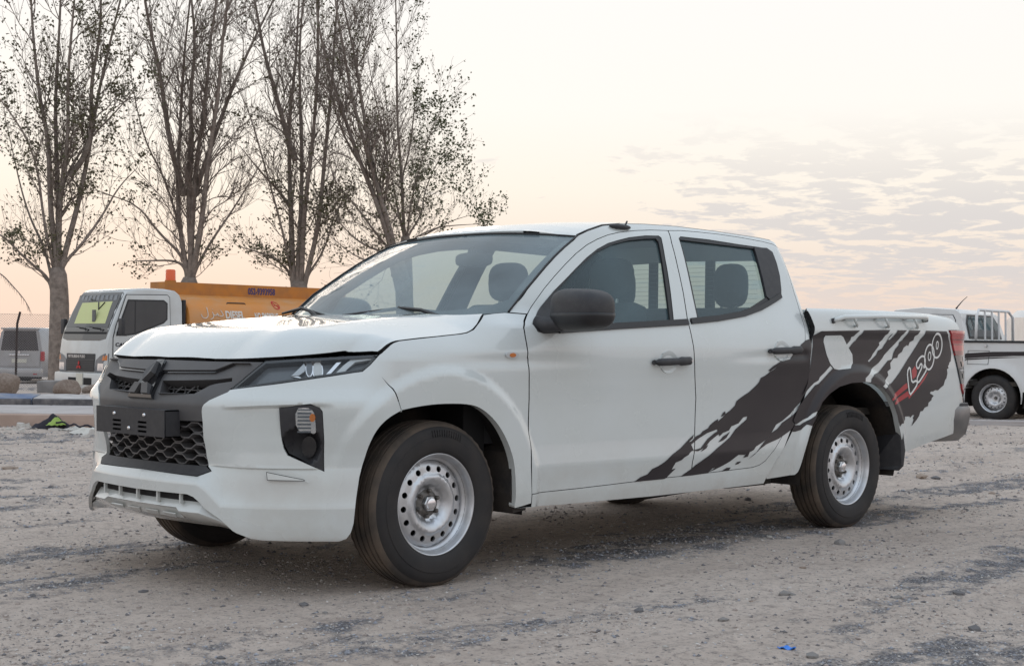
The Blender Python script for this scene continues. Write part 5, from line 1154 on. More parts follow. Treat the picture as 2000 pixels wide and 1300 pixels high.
def dirt_material():
    m=bpy.data.materials.new('dirt'); m.use_nodes=True; t=m.node_tree; p=t.nodes['Principled BSDF']; L=t.links.new
    tc=t.nodes.new('ShaderNodeTexCoord')
    rot=t.nodes.new('ShaderNodeMapping'); rot.inputs['Rotation'].default_value=(0,0,0); L(tc.outputs['Object'],rot.inputs[0])
    def nz(sc,det,stretch=None,src=None,rough=.55,dist=0):
        s=rot.outputs[0]
        if stretch:
            mp=t.nodes.new('ShaderNodeMapping'); mp.inputs['Scale'].default_value=stretch; L(s,mp.inputs[0]); s=mp.outputs[0]
        n=t.nodes.new('ShaderNodeTexNoise'); n.inputs['Scale'].default_value=sc; n.inputs['Detail'].default_value=det; n.inputs['Roughness'].default_value=rough; n.inputs['Distortion'].default_value=dist; L(s,n.inputs['Vector']); return n.outputs[0]
    def mr(v,a,b,c=0,d=1):
        n=t.nodes.new('ShaderNodeMapRange'); L(v,n.inputs[0])
        for i,q in enumerate((a,b,c,d)): n.inputs[1+i].default_value=q
        return n.outputs[0]
    def mix(f,a,b,mode='MIX'):
        n=t.nodes.new('ShaderNodeMix'); n.data_type='RGBA'; n.blend_type=mode
        (L(f,n.inputs[0]) if not isinstance(f,(int,float)) else setattr(n.inputs[0],'default_value',f))
        for k,v in ((6,a),(7,b)):
            if isinstance(v,tuple): n.inputs[k].default_value=(*v,1)
            else: L(v,n.inputs[k])
        return n.outputs[2]
    def mul(a,b):
        n=t.nodes.new('ShaderNodeMath'); n.operation='MULTIPLY'
        for i,v in enumerate((a,b)):
            if isinstance(v,(int,float)): n.inputs[i].default_value=v
            else: L(v,n.inputs[i])
        return n.outputs[0]
    def add(a,b):
        n=t.nodes.new('ShaderNodeMath'); n.operation='ADD'
        for i,v in enumerate((a,b)):
            if isinstance(v,(int,float)): n.inputs[i].default_value=v
            else: L(v,n.inputs[i])
        return n.outputs[0]
    big=nz(.9,8,(.40,1.3,1),rough=.68,dist=.5); mid=nz(4.5,8,(.6,1.2,1),rough=.7); sm=nz(17,8,None,rough=.72); fine=nz(55,6,None,rough=.75); grit=nz(150,4,None,rough=.8)
    at=t.nodes.new('ShaderNodeAttribute'); at.attribute_name='gravel'
    gravel=mr(add(at.outputs['Fac'],add(mul(mr(sm,.3,.7,-.5,.5),.9),mul(mr(fine,.3,.7,-.5,.5),.8))),.25,.90)
    vo=t.nodes.new('ShaderNodeTexVoronoi'); vo.inputs['Scale'].default_value=48; L(rot.outputs[0],vo.inputs['Vector'])
    vo2=t.nodes.new('ShaderNodeTexVoronoi'); vo2.inputs['Scale'].default_value=95; L(rot.outputs[0],vo2.inputs['Vector'])
    sand=mix(mr(mid,.30,.70),(.56,.495,.45),(.41,.355,.325))
    sand=mix(mr(big,.36,.60,0,.75),sand,(.62,.56,.52)); sand=mix(mr(big,.60,.72,0,.5),sand,(.37,.295,.24))
    sand=mix(mr(sm,.50,.66,0,.75),sand,(.30,.265,.25)); sand=mix(mr(sm,.44,.30,0,.6),sand,(.62,.575,.54))
    sand=mix(mr(fine,.54,.68,0,.75),sand,(.21,.19,.185)); sand=mix(mr(grit,.60,.72,0,.7),sand,(.68,.64,.60)); sand=mix(mr(grit,.40,.30,0,.6),sand,(.13,.12,.12))
    sp=t.nodes.new('ShaderNodeSeparateColor'); L(vo2.outputs['Color'],sp.inputs[0]); sp1=t.nodes.new('ShaderNodeSeparateColor'); L(vo.outputs['Color'],sp1.inputs[0])
    st=mix(sp.outputs[0],(.16,.168,.20),(.44,.455,.50)); st=mix(mr(sp.outputs[1],.86,.92),st,(.60,.58,.55)); st=mix(mr(sp1.outputs[0],.45,.55,0,.45),st,(.18,.185,.215))
    st=mix(mr(vo2.outputs['Distance'],.25,.6,0,.8),st,(.09,.09,.10)); st=mix(mr(sm,.52,.66,0,.55),st,(.42,.385,.355))  # dark between the grains: shade in the gaps put into the colour
    peb=mul(mr(sp1.outputs[2],.76,.82),mr(vo.outputs['Distance'],.36,.28))
    sand=mix(mul(peb,.75),sand,mix(sp1.outputs[0],(.14,.135,.145),(.52,.48,.45)))
    gn=t.nodes.new('ShaderNodeMix'); gn.data_type='RGBA'; gn.blend_type='MULTIPLY'; gn.inputs[0].default_value=1; gn.inputs[7].default_value=(1.05,1.0,.945,1); L(mix(gravel,sand,st),gn.inputs[6]); L(gn.outputs[2],p.inputs['Base Color'])
    p.inputs['Roughness'].default_value=.95; p.inputs['Specular IOR Level'].default_value=.2
    h=add(mul(mr(vo2.outputs['Distance'],0,.5,1,0),add(mul(gravel,1.1),.15)),add(mul(fine,1.0),add(mul(grit,.5),add(mul(sm,1.6),mul(mid,1.8)))))
    b=t.nodes.new('ShaderNodeBump'); b.inputs['Strength'].default_value=.7; b.inputs['Distance'].default_value=.016; L(h,b.inputs['Height']); L(b.outputs[0],p.inputs['Normal'])
    MATS['dirt']=m
dirt_material(); make_ground()
mat('stone_grey',(.25,.235,.225),.9,noise=(22.,(.36,.34,.32),.8),bump=(60,.6,.006)); mat('stone_dark',(.17,.165,.17),.9,noise=(22.,(.2,.19,.19),.8),bump=(60,.6,.006)); mat('stone_tan',(.40,.32,.26),.9,noise=(16.,(.28,.22,.18),.8),bump=(60,.6,.006)); mat('stone_pale',(.55,.52,.48),.9,noise=(16.,(.42,.40,.37),.8),bump=(60,.6,.006))
ICO=None
def rock_mesh(seed,fl=.6,sub=2,jag=.28):
    bm=bmesh.new(); bmesh.ops.create_icosphere(bm,subdivisions=sub,radius=1); r=np.random.default_rng(seed); K=r.normal(size=(7,3)); ph=r.random(7)*6
    for v in bm.verts:
        d=v.co.normalized(); q=sum(math.sin(2.2*float(np.dot(K[i],d))+ph[i]) for i in range(7))/7
        v.co=d*(1+jag*q*1.6)
        # a few cut faces
        for i in range(4):
            n=Vector(K[i]).normalized(); e=v.co.dot(n)-.72
            if e>0: v.co-=n*e
        v.co.z*=fl
    me=bpy.data.meshes.new('stone'); bm.to_mesh(me); bm.free(); return me
STM=[rock_mesh(i,f,1,.34) for i,f in enumerate((.5,.6,.36,.45,.4,.5))]
def make_stone(p,size,i,m,label,rot=0,group=None):
    me=STM[i%len(STM)].copy(); me.materials.append(MATS[m]); o=link(bpy.data.objects.new('stone',me)); z=float(gheight(p[0],p[1])); size*=.85; o.location=(p[0],p[1],z+size*.05); o.scale=(size,size*.75,size); o.rotation_euler=(0,0,rot)
    tag(o,label,'stone',group); return o
SG='loose stones lying on the dirt lot'
make_stone((2.321,-.815),.030,0,'stone_pale','small pale upright stone just in front of the rear wheel of the pickup',.4,SG)
make_stone((2.40,-1.18),.058,1,'stone_grey','rounded grey-brown stone to the right of the pale one below the rear wheel',1.0,SG)
make_stone((6.15,.53),.085,2,'stone_tan','angular tan stone lying right of the mud flap of the pickup',.2,SG)
make_stone((6.22,.44),.055,3,'stone_dark','dark flat stone touching the angular tan stone near the mud flap',2.2,SG)
make_stone((-0.953,-0.218),0.03,0,'stone_dark','small dark stone on the ground below the front bumper of the pickup',0.00,SG)
make_stone((-1.342,-0.081),0.022,1,'stone_dark','small dark stone near the left edge of the dirt lot',1.70,SG)
make_stone((-0.650,-0.847),0.034,2,'stone_dark','flat dark stone in the foreground below the front wheel',3.40,SG)
make_stone((-0.688,-1.021),0.018,3,'stone_grey','tiny grey stone right of the flat dark one below the front wheel',5.10,SG)
make_stone((-1.547,-1.122),0.03,4,'stone_pale','small pale stone low in the left foreground',0.52,SG)
make_stone((-1.368,-1.382),0.022,5,'stone_dark','small dark brown stone at the bottom edge left of the middle',2.22,SG)
make_stone((-0.787,0.754),0.03,6,'stone_grey','dark grey flat stone left of the pickup in front of the bumper',3.92,SG)
make_stone((0.936,-1.878),0.045,7,'stone_grey','flat grey stone below and left of the rear wheel in gravel',5.62,SG)
make_stone((0.939,-1.912),0.022,8,'stone_grey','small grey stone beside the flat grey one in gravel',1.04,SG)
make_stone((0.282,-2.070),0.032,9,'stone_grey','low grey stone in the foreground under the doors',2.74,SG)
make_stone((0.688,-1.895),0.014,10,'stone_tan','tiny brown stone in the foreground under the rear door',4.44,SG)
make_stone((1.189,-2.235),0.03,11,'stone_grey','blue-grey stone in the right foreground',6.14,SG)
make_stone((1.462,-2.344),0.04,12,'stone_dark','broad dark stone in gravel in the right foreground',1.56,SG)
make_stone((0.877,-2.726),0.042,13,'stone_dark','dark grey stone in the gravel streak low at the right',3.26,SG)
make_stone((1.204,-2.338),0.018,14,'stone_dark','small dark pebble between the two right foreground stones',4.96,SG)
make_stone((0.034,-2.614),0.04,15,'stone_grey','flat long grey stone beside the blue scrap at the bottom',0.38,SG)
make_stone((1.601,-1.506),0.024,16,'stone_tan','reddish brown stone on sand below the rear wheel',2.08,SG)
make_stone((0.192,-1.754),0.036,17,'stone_dark','dark flat stone in the foreground under the B pillar',3.78,SG)
make_stone((3.709,-0.616),0.03,18,'stone_tan','tan stone just right of the rear tyre',5.48,SG)
make_stone((3.740,0.369),0.045,19,'stone_dark','dark stone in the shade under the pickup ahead of the rear wheel',0.90,SG)
make_stone((5.577,-0.352),0.04,20,'stone_tan','low tan lump of dirt at the right edge',2.60,SG)
make_stone((10.143,2.146),0.035,21,'stone_dark','small black lump at the far right behind the tailgate',4.30,SG)
make_stone((1.170,5.289),0.09,22,'stone_tan','thin brown slab of dirt at the left edge',6.00,SG)
make_stone((1.391,-0.698),0.016,23,'stone_tan','tiny tan stone under the front door',1.42,SG)
make_stone((-0.542,-1.798),0.02,24,'stone_dark','small dark stone in the middle foreground',3.12,SG)
make_stone((-0.228,-2.226),0.018,25,'stone_pale','small pale stone at the bottom between the wheels',4.82,SG)
BLUE=(0.052,-2.503)
TREES={'t1':[[(0.007,1.557),(0.007,2.177),(-0.049,2.852)],[(-0.049,2.852),(-0.066,4.034),(-0.105,5.216),(-0.218,6.565),(-0.161,7.974),(-0.122,9.156)],[(-0.021,2.965),(0.064,4.542),(0.159,5.669),(0.204,6.965),(0.317,8.261),(0.401,9.163)],[(0.064,3.022),(0.373,4.32),(0.57,5.449),(0.711,6.577),(0.908,7.705),(1.217,9.06)],[(-0.105,2.907),(-0.246,4.2),(-0.274,5.664),(-0.471,6.675),(-0.64,7.968),(-0.696,9.037)],[(-0.161,2.681),(-0.358,3.298),(-0.752,3.969),(-1.09,4.641),(-1.315,5.651),(-1.54,6.437)],[(0.036,2.909),(0.542,3.422),(0.936,4.102),(1.274,4.669),(1.611,5.124)],[(-0.105,2.851),(-0.274,3.75),(-0.358,5.325),(-0.977,6.387),(-1.315,6.777)],[(0.12,4.88),(0.542,5.674),(1.217,6.357),(1.724,6.983)],[(0.542,5.336),(0.655,6.013),(0.626,6.97),(0.823,7.985),(0.852,9.055)],[(-0.246,2.624),(-0.583,2.958),(-0.977,3.46),(-1.315,3.709)]],'t2':[[(-0.041,1.611),(-0.041,2.268),(-0.011,2.746)],[(-0.041,2.745),(-0.22,3.639),(-0.309,4.772),(-0.339,6.205),(-0.28,7.818),(-0.101,9.552)],[(-0.011,2.805),(0.049,4.06),(0.108,5.494),(0.287,6.929),(0.407,8.244),(0.616,9.56)],[(0.049,2.806),(0.287,3.944),(0.466,5.498),(0.705,7.054),(0.884,8.369),(1.063,9.566)],[(-0.071,2.805),(-0.309,3.936),(-0.667,5.126),(-1.145,5.957),(-1.503,7.147),(-1.682,8.219)],[(0.079,2.866),(0.466,3.587),(0.884,4.309),(1.362,5.151),(1.839,5.992)],[(0.019,2.866),(-0.071,4.775),(0.019,5.971),(-0.071,6.925),(0.049,8.24),(-0.071,9.552)],[(-0.19,3.281),(-0.667,3.753),(-1.085,4.405),(-1.861,4.634)],[(-0.101,2.983),(-0.429,3.159),(-1.145,3.15),(-1.622,3.144)],[(0.228,5.137),(0.586,6.455),(0.884,7.354),(1.242,8.314),(1.72,9.454)],[(-0.309,5.131),(-0.548,6.322),(-0.667,7.515),(-0.906,8.587),(-1.026,9.541)]],'t3':[[(-0.043,2.089),(-0.043,2.319),(-0.014,2.723)],[(-0.129,2.721),(-0.273,4.102),(-0.359,5.31),(-0.446,6.806),(-0.331,8.305),(-0.302,9.803)],[(-0.043,2.722),(-0.043,4.104),(-0.043,5.544),(-0.129,7.156),(-0.215,8.537),(-0.129,9.805)],[(0.044,2.723),(0.101,4.394),(0.274,5.893),(0.447,7.681),(0.447,8.89),(0.504,9.812)],[(0.13,2.782),(0.447,4.11),(0.562,5.667),(0.706,7.396),(0.735,8.663),(0.821,9.816)],[(-0.215,2.951),(-0.359,3.928),(-0.82,5.535),(-1.166,6.798),(-1.569,7.657)],[(0.159,2.84),(0.562,3.478),(0.792,4.402),(1.196,5.213)],[(-0.158,2.778),(-0.532,3.235),(-1.108,3.458),(-1.569,3.568)],[(-0.446,4.848),(-0.878,5.304),(-1.338,5.874)],[(-0.302,6.117),(-0.647,7.149),(-0.935,8.298),(-1.166,9.332)]],'t4':[[(0.262,2.321),(0.095,2.991),(-0.017,3.269)],[(-0.017,3.269),(-0.465,4.552),(-0.857,5.499),(-1.193,6.559),(-1.529,7.506),(-1.809,8.511),(-1.921,9.573)],[(0.039,3.27),(-0.297,4.442),(-0.689,5.725),(-1.025,6.952),(-1.249,8.07),(-1.417,9.243)],[(-0.017,3.325),(-0.353,3.713),(-0.969,4.546),(-1.473,5.099),(-1.641,5.769)],[(0.039,3.326),(-0.745,3.54),(-1.249,3.982),(-1.585,4.426)],[(-0.073,3.549),(-0.521,5.111),(-0.745,6.452),(-0.969,7.905),(-1.249,9.021)],[(-0.297,4.33),(-0.185,5.339),(-0.297,6.233),(-0.521,7.127),(-0.745,8.244)],[(0.039,3.214),(-0.297,3.042),(-0.969,3.314),(-1.529,3.755)],[(-0.745,5.332),(-1.193,5.999),(-1.473,6.667),(-1.641,7.505),(-1.753,8.679)]],'t5':[[(0.051,2.381),(0.021,3.327),(-0.009,3.919)],[(-0.009,3.919),(-0.127,5.575),(-0.245,6.757),(-0.275,8.059),(-0.275,9.243),(-0.287,10.19)],[(-0.009,3.919),(0.139,4.631),(0.317,5.343),(0.672,6.531),(0.968,7.009)],[(0.021,3.86),(0.376,4.515),(0.406,5.108),(0.731,6.059),(1.146,6.3)],[(-0.009,3.86),(-0.275,4.744),(-0.452,5.689),(-0.512,6.991),(-0.571,7.937)],[(0.051,3.801),(0.731,4.165),(1.323,4.231),(1.856,4.267)],[(0.051,3.742),(0.554,4.014),(1.086,4.346),(1.56,4.53)],[(-0.038,4.155),(-0.275,4.508),(-0.571,5.096),(-0.808,5.685)],[(-0.097,5.338),(0.08,6.051),(0.199,7.177),(0.317,8.125)]]}
def scrap():
    mat('blue_plastic',(.03,.22,.75),.35); z=float(gheight(*BLUE))
    V=[];F=[];n=9
    for i in range(n):
        for j in range(4): V.append((BLUE[0]+RGT.x*(i/8-.5)*.055+FWD.x*(j/3-.5)*.03,BLUE[1]+RGT.y*(i/8-.5)*.055+FWD.y*(j/3-.5)*.03,z+.007+.006*math.sin(i*1.1)*math.cos(j*1.3)))
    for i in range(n-1):
        for j in range(3): F.append((i*4+j,i*4+j+1,i*4+j+5,i*4+j+4))
    o=MB().add(V,F).build('plastic_scrap','blue_plastic'); s=o.modifiers.new('s','SOLIDIFY'); s.thickness=.003
    tag(o,'bright blue scrap of plastic lying on the dirt in the foreground','litter')
scrap()
def pebbles(name,n,m,lo,hi,dmin,dmax,seed,on_gravel):
    """loose angular grit too small and too many to count, one mesh"""
    r=np.random.default_rng(seed)
    O=np.array([(1,0,0),(0,1,0),(-1,0,0),(0,-1,0),(0,0,1),(0,0,-1)],float); OF=np.array([(0,1,4),(1,2,4),(2,3,4),(3,0,4),(1,0,5),(2,1,5),(3,2,5),(0,3,5)])
    dep=dmin*(dmax/dmin)**r.random(n); lat=(r.random(n)*2-1)*dep*.37
    x=CAM[0]+RGT.x*lat+FWD.x*dep; y=CAM[1]+RGT.y*lat+FWD.y*dep
    gm=gravel_mask(x,y); pr=gm*.95+.05 if on_gravel else .25+.75*sstep(.45,.62,fbm(x*1.3+3,y*2.2,4))*(1-.6*gm)
    k=r.random(n)<pr; x,y,dep=x[k],y[k],dep[k]; n=len(x); z=gheight(x,y)
    sz=lo*(hi/lo)**(r.random(n)**2.4)*(.55+.085*dep)
    V=O[None]*(1+.45*(r.random((n,6,1))-.5))+.22*(r.random((n,6,3))-.5)
    S=np.stack([np.ones(n),.55+.45*r.random(n),.35+.45*r.random(n)],1)*sz[:,None]; V=V*S[:,None]
    a=r.random(n)*6.283; c,s=np.cos(a)[:,None],np.sin(a)[:,None]
    W_=np.stack([V[:,:,0]*c-V[:,:,1]*s+x[:,None],V[:,:,0]*s+V[:,:,1]*c+y[:,None],V[:,:,2]+(z+sz*.10)[:,None]],2).reshape(-1,3)
    F=(OF[None]+6*np.arange(n)[:,None,None]).reshape(-1,3)
    me=bpy.data.meshes.new(name); me.vertices.add(len(W_)); me.vertices.foreach_set('co',W_.ravel().astype(np.float32)); me.loops.add(len(F)*3); me.loops.foreach_set('vertex_index',F.ravel().astype(np.int32)); me.polygons.add(len(F)); me.polygons.foreach_set('loop_start',(np.arange(len(F))*3).astype(np.int32)); me.update(calc_edges=True); me.validate(); me.materials.append(MATS[m])
    o=link(bpy.data.objects.new(name,me)); o['kind']='stuff'
mat('grit_blue',(.25,.26,.295),.9,noise=(31.,(.44,.45,.48),.9)); mat('grit_brown',(.34,.29,.26),.9,noise=(31.,(.50,.44,.40),.9)); mat('grit_pale',(.52,.485,.45),.9,noise=(31.,(.66,.63,.60),.9))
pebbles('blue_gravel',60000,'grit_blue',.0025,.011,2.7,19,11,True); pebbles('dark_gravel',26000,'stone_dark',.002,.012,2.7,19,12,False); pebbles('brown_gravel',30000,'grit_brown',.0025,.014,2.7,19,14,False); pebbles('pale_gravel',30000,'grit_pale',.002,.009,2.7,19,13,False); pebbles('pale_chips',14000,'grit_pale',.002,.008,2.7,19,15,True)
# ================================================================ kerb, slab and rubble at the left
mat('concrete_pale',(.46,.43,.42),.9,noise=(3.,(.36,.33,.32),.8),bump=(30,.4,.006)); mat('concrete_peach',(.47,.35,.29),.9,noise=(4.,(.38,.28,.23),.9),bump=(25,.4,.008)); mat('concrete_grey',(.22,.21,.205),.9,noise=(5.,(.32,.30,.29),.8),bump=(25,.5,.01))
mat('kerb_blue',(.11,.16,.27),.8,noise=(7.,(.28,.28,.29),.85),bump=(20,.5,.012)); mat('kerb_white',(.50,.48,.47),.8,noise=(6.,(.33,.31,.30),.9),bump=(20,.5,.012)); mat('kerb_shade',(.10,.095,.10),.9,noise=(8.,(.24,.22,.21),.9),bump=(20,.6,.02))
mat('rubble_brown',(.27,.205,.165),.95,noise=(6.,(.38,.31,.26),.9),bump=(14,.9,.04))
def loc_box(lat0,lat1,dep0,dep1,z0,z1,name,m,parent=None,jit=.0,bev=.02):
    """block along the viewer's left-right line; its own real corners"""
    b=MB().box((lat0,dep0,z0),(lat1,dep1,z1),bev); r=random.Random(int(abs(lat0*100))+int(dep0*10))
    V=[]
    for a,d,z in b.V:
        p=place(a,d,z); V.append((p.x+r.uniform(-jit,jit),p.y+r.uniform(-jit,jit),p.z+r.uniform(-jit,jit)))
    q=MB(); q.V=V; q.F=b.F; return q.build(name,m,parent)
slab=thing('raised_slab','low raised slab with pale top and peach face in front of the kerb at the left','slab',place(-7,16.3))
def onslab(o,par):
    o.parent=par; o.matrix_parent_inverse=par.matrix_world.inverted(); return o
slab.matrix_world  # placed upright
bpy.context.view_layer.update()
xs=[-13.0,-10.2,-8.05,-5.72,-3.35,-1.0,1.6]
for i in range(len(xs)-1):
    onslab(loc_box(xs[i]+.006,xs[i+1]-.006,16.32,16.55,-.06,.132,'face_block','concrete_peach',None,.004,.012),slab)
    onslab(loc_box(xs[i]+.010,xs[i+1]-.010,16.50,18.42,-.02,.138,'top_slab','concrete_pale',None,.003,.012),slab)
kerb=thing('kerb','painted road kerb of blue and white blocks in front of the rubble','kerb',place(-7,18.45)); bpy.context.view_layer.update()
ks=[-12.2,-11.05,-9.0,-7.95,-6.0,-4.85,-3.7,-2.5,-1.3]; ks=[-12.9,-11.4,-9.85,-7.9,-5.95,-5.00,-4.0,-3.0]
kc=['kerb_white','kerb_blue','kerb_blue','kerb_blue','kerb_white','kerb_white','kerb_blue']
ks=[-9.4,-8.2,-7.0,-5.98,-4.85,-3.7,-2.5,-1.3]; kc=['kerb_blue','kerb_white','kerb_blue','kerb_white','kerb_white','kerb_blue','kerb_white']
for i in range(len(ks)-1):
    def kb(a,b):
        prof=[(18.45,.09),(18.45,.205),(18.50,.228),(18.82,.262),(18.86,.23),(18.86,.09)]
        V=[];F=[];n=len(prof); seg=7; r=random.Random(i)
        for k in range(seg+1):
            for d,z in prof: 
                j=.006 if 0<k<seg else 0
                p=place(a+(b-a)*k/seg,d+r.uniform(-j,j),z+r.uniform(-j,j)); V.append(p)
        for k in range(seg):
            for q in range(n): F.append((k*n+q,k*n+(q+1)%n,(k+1)*n+(q+1)%n,(k+1)*n+q))
        F+=[tuple(range(n)),tuple(seg*n+q for q in range(n))[::-1]]
        return MB().add(V,F)
    o=onslab(kb(ks[i]+.008,ks[i+1]-.008).build('kerb_block',kc[i]),kerb); o['label']='blue kerb block' if kc[i]=='kerb_blue' else 'white kerb block'
    q=onslab(loc_box(ks[i]+.01,ks[i+1]-.01,18.430,18.52,.088,.212,'kerb_shadow','kerb_shade',None,.008,.01),o)  # dark strip along the base: shadow put in as a coloured block
# planting strip behind the kerb
def strip():
    V=[];F=[];L=np.linspace(-12,0,60);D=np.linspace(18.84,21.6,16)
    for l in L:
        for d in D:
            k=1-sstep(20.6,21.6,np.array(d)); z=-.3+.53*float(k)+.05*float(fbm(np.array(l*3.),np.array(d*3.))-.5)
            p=place(l,d,z); V.append(p)
    n=len(D)
    for i in range(len(L)-1):
        for j in range(n-1): F.append((i*n+j,i*n+j+1,(i+1)*n+j+1,(i+1)*n+j))
    o=MB().add(V,F).build('planting_strip','dirt',smooth=True); o['kind']='structure'
strip()
def boulder(lat,dep,z,sx,sy,sz,m,label,seed,cat='boulder',name='boulder'):
    me=rock_mesh(seed,1.0,3,.14); me.materials.append(MATS[m]); o=link(bpy.data.objects.new(name,me)); p=place(lat,dep,z+sz*.8)
    me.polygons.foreach_set('use_smooth',np.ones(len(me.polygons),bool))
    o.location=p; o.scale=(sx,sy,sz); o.rotation_euler=(0,0,YAW+.1*seed); tag(o,label,cat); return o
boulder(-6.72,19.6,.20,.24,.20,.17,'rubble_brown','brown broken lump of concrete on the strip, leftmost behind the blue kerb',21)
o=loc_box(-6.42,-6.08,20.0,20.3,.20,.395,'concrete_block','concrete_grey',None,.006,.015); tag(o,'dark grey concrete block standing between the brown lumps behind the kerb','block')
boulder(-5.93,19.7,.20,.17,.18,.13,'rubble_brown','brown upright lump of rubble just left of the tanker bumper',25)
boulder(-5.55,20.2,.18,.34,.20,.10,'rubble_brown','long low heap of brown rubble under the tanker bumper',28)
boulder(-6.95,19.1,.22,.16,.10,.05,'concrete_pale','pale flat broken piece against the brown lump at the left edge',31,'rubble','rubble_piece')
def rubble():
    r=random.Random(5); m=MB()
    for i in range(120):
        l=r.uniform(-7.2,-4.2); d=16.25-abs(r.gauss(0,.75)); s=r.uniform(.015,.075)*(1.3 if r.random()<.12 else 1)
        c=place(l,d,0); z=float(gheight(c.x,c.y)); n=r.randint(5,7); a0=r.random()*6
        pts=[(c.x+s*math.cos(a0+k*6.283/n)*r.uniform(.6,1.1),c.y+s*math.sin(a0+k*6.283/n)*r.uniform(.6,1.1)) for k in range(n)]
        h=s*r.uniform(.25,.7); tl=(r.uniform(-.3,.3),r.uniform(-.3,.3))
        V=[(x,y,z-.01) for x,y in pts]+[(c.x+(x-c.x)*.8,c.y+(y-c.y)*.8,z+h+tl[0]*(x-c.x)+tl[1]*(y-c.y)) for x,y in pts]
        m.add(V,[tuple(range(n))[::-1],tuple(range(n,2*n))]+[(k,(k+1)%n,(k+1)%n+n,k+n) for k in range(n)])
    o=m.build('rubble','stone_pale'); o['kind']='stuff'
rubble()
def cloth(lat,dep,w,d,h,m,name,label,cat,seed,z0=.0):
    r=np.random.default_rng(seed); n=22; V=[];F=[]
    for i in range(n):
        for j in range(n):
            a=(i/(n-1)-.5);b=(j/(n-1)-.5); e=max(0,1-2.1*math.hypot(a*.98,b))
            ra=1+.22*math.sin(3*math.atan2(b,a)+seed)+.12*math.sin(5*math.atan2(b,a)+2*seed)
            z=h*(e**.7)*(.45+.9*float(fbm(np.array(a*5+seed),np.array(b*5),3)))+.05*h*math.sin(23*a+9*b)
            p=place(lat+a*w*ra,dep+b*d*ra,0); V.append((p.x,p.y,z0+float(gheight(p.x,p.y))+.008+z))
    for i in range(n-1):
        for j in range(n-1): F.append((i*n+j,i*n+j+1,(i+1)*n+j+1,(i+1)*n+j))
    o=MB().add(V,F).build(name,m,smooth=True); tag(o,label,cat); return o
mat('dark_cloth',(.028,.026,.036),.9); mat('lime_cloth',(.30,.42,.10),.9); mat('pale_sheet',(.60,.58,.53),.8); mat('yellow_scrap',(.62,.52,.16),.8)
cb=cloth(-4.95,15.95,.42,.20,.15,'dark_cloth','dark_bag','crumpled dark bag dumped against the peach slab face','bag',3)
lb=cloth(-4.87,15.86,.20,.13,.09,'lime_cloth','bag_patch','','',8,.045); lb.parent=cb
for k in ('label','category'): del lb[k]
rp=MB(); r_=random.Random(4); pts=[]
for i in range(22):
    t=i/21; p=place(-4.85+.62*t,15.75-.18*t+.05*math.sin(t*9),0); pts.append((p.x,p.y,float(gheight(p.x,p.y))+.03+.05*math.exp(-3*t)+.025*math.sin(t*13)**2))
o=rp.tube(pts,.011,6).build('rope','dark_cloth',smooth=True); tag(o,'dark rope trailing right from the dumped bag','rope')
cloth(-4.35,15.3,.34,.22,.07,'pale_sheet','paper_sheet','crumpled pale sheet on the rubble beside the bumper of the pickup','litter',5)
cloth(-4.62,15.75,.26,.16,.05,'pale_sheet','plastic_sheet','smaller pale sheet lying under the dark rope','litter',12)
cloth(-5.1,14.3,.22,.08,.02,'yellow_scrap','yellow_scrap','flat yellow scrap on the ground in front of the rubble','litter',9)
# ================================================================ chain-link fence
mat('galvanised',(.27,.26,.26),.5,metal=.6); mat('rust_dark',(.06,.045,.042),.8)
def fence():
    f=thing('chain_link_fence','wire chain-link fence with a leaning dark post in front of the parked people carrier','fence',place(-14,36.5,-.45)); bpy.context.view_layer.update()
    D=36.5; l0,l1=-14.6,-10.9; z0=-.46; z1=.978+(659-613)*D/2886; pit=.062
    m=MB(); n=int((l1-l0)/pit); H=z1-z0
    for k in range(-int(H/pit)-1,n+1):
        for sg in (1,-1):
            a=l0+k*pit if sg>0 else l0+k*pit+H
            # wire from bottom to top at 45 degrees, clipped to the panel
            xa,xb=(a,a+H) if sg>0 else (a,a-H)
            pts=[]
            for t in (0,1):
                pts.append((xa+(xb-xa)*t,z0+H*t))
            (x1,zz1),(x2,zz2)=pts
            def clip(x1,zz1,x2,zz2):
                if x1>x2: x1,zz1,x2,zz2=x2,zz2,x1,zz1
                if x2<=l0 or x1>=l1: return None
                if x1<l0: t=(l0-x1)/(x2-x1); zz1+=t*(zz2-zz1); x1=l0
                if x2>l1: t=(l1-x1)/(x2-x1); zz2=zz1+t*(zz2-zz1); x2=l1
                return x1,zz1,x2,zz2
            c=clip(x1,zz1,x2,zz2)
            if c: m.tube([place(c[0],D+.004*sg,c[1]),place(c[2],D+.004*sg,c[3])],.0030,3,False)
    w=onslab(m.build('wire_mesh','galvanised',fix=False),f); w['kind']='stuff'
    for z in (z1-.01,z0+.55): onslab(MB().tube([place(l0,D,z),place(l1,D,z+.0)],.003,5).build('line_wire','galvanised'),f)
    zp=lambda y:.978+(659-y)*D/2886
    onslab(MB().tube([place((31-1000)/2886*D,D+.03,-.46),place((33-1000)/2886*D,D+.02,zp(632)),place((39-1000)/2886*D,D,zp(609))],.030,8).build('post','rust_dark'),f)
    for px in (-120,): onslab(MB().tube([place((px-1000)/2886*D,D,-.46),place((px-1000)/2886*D,D,zp(609))],.03,8).build('post','galvanised'),f)
fence()
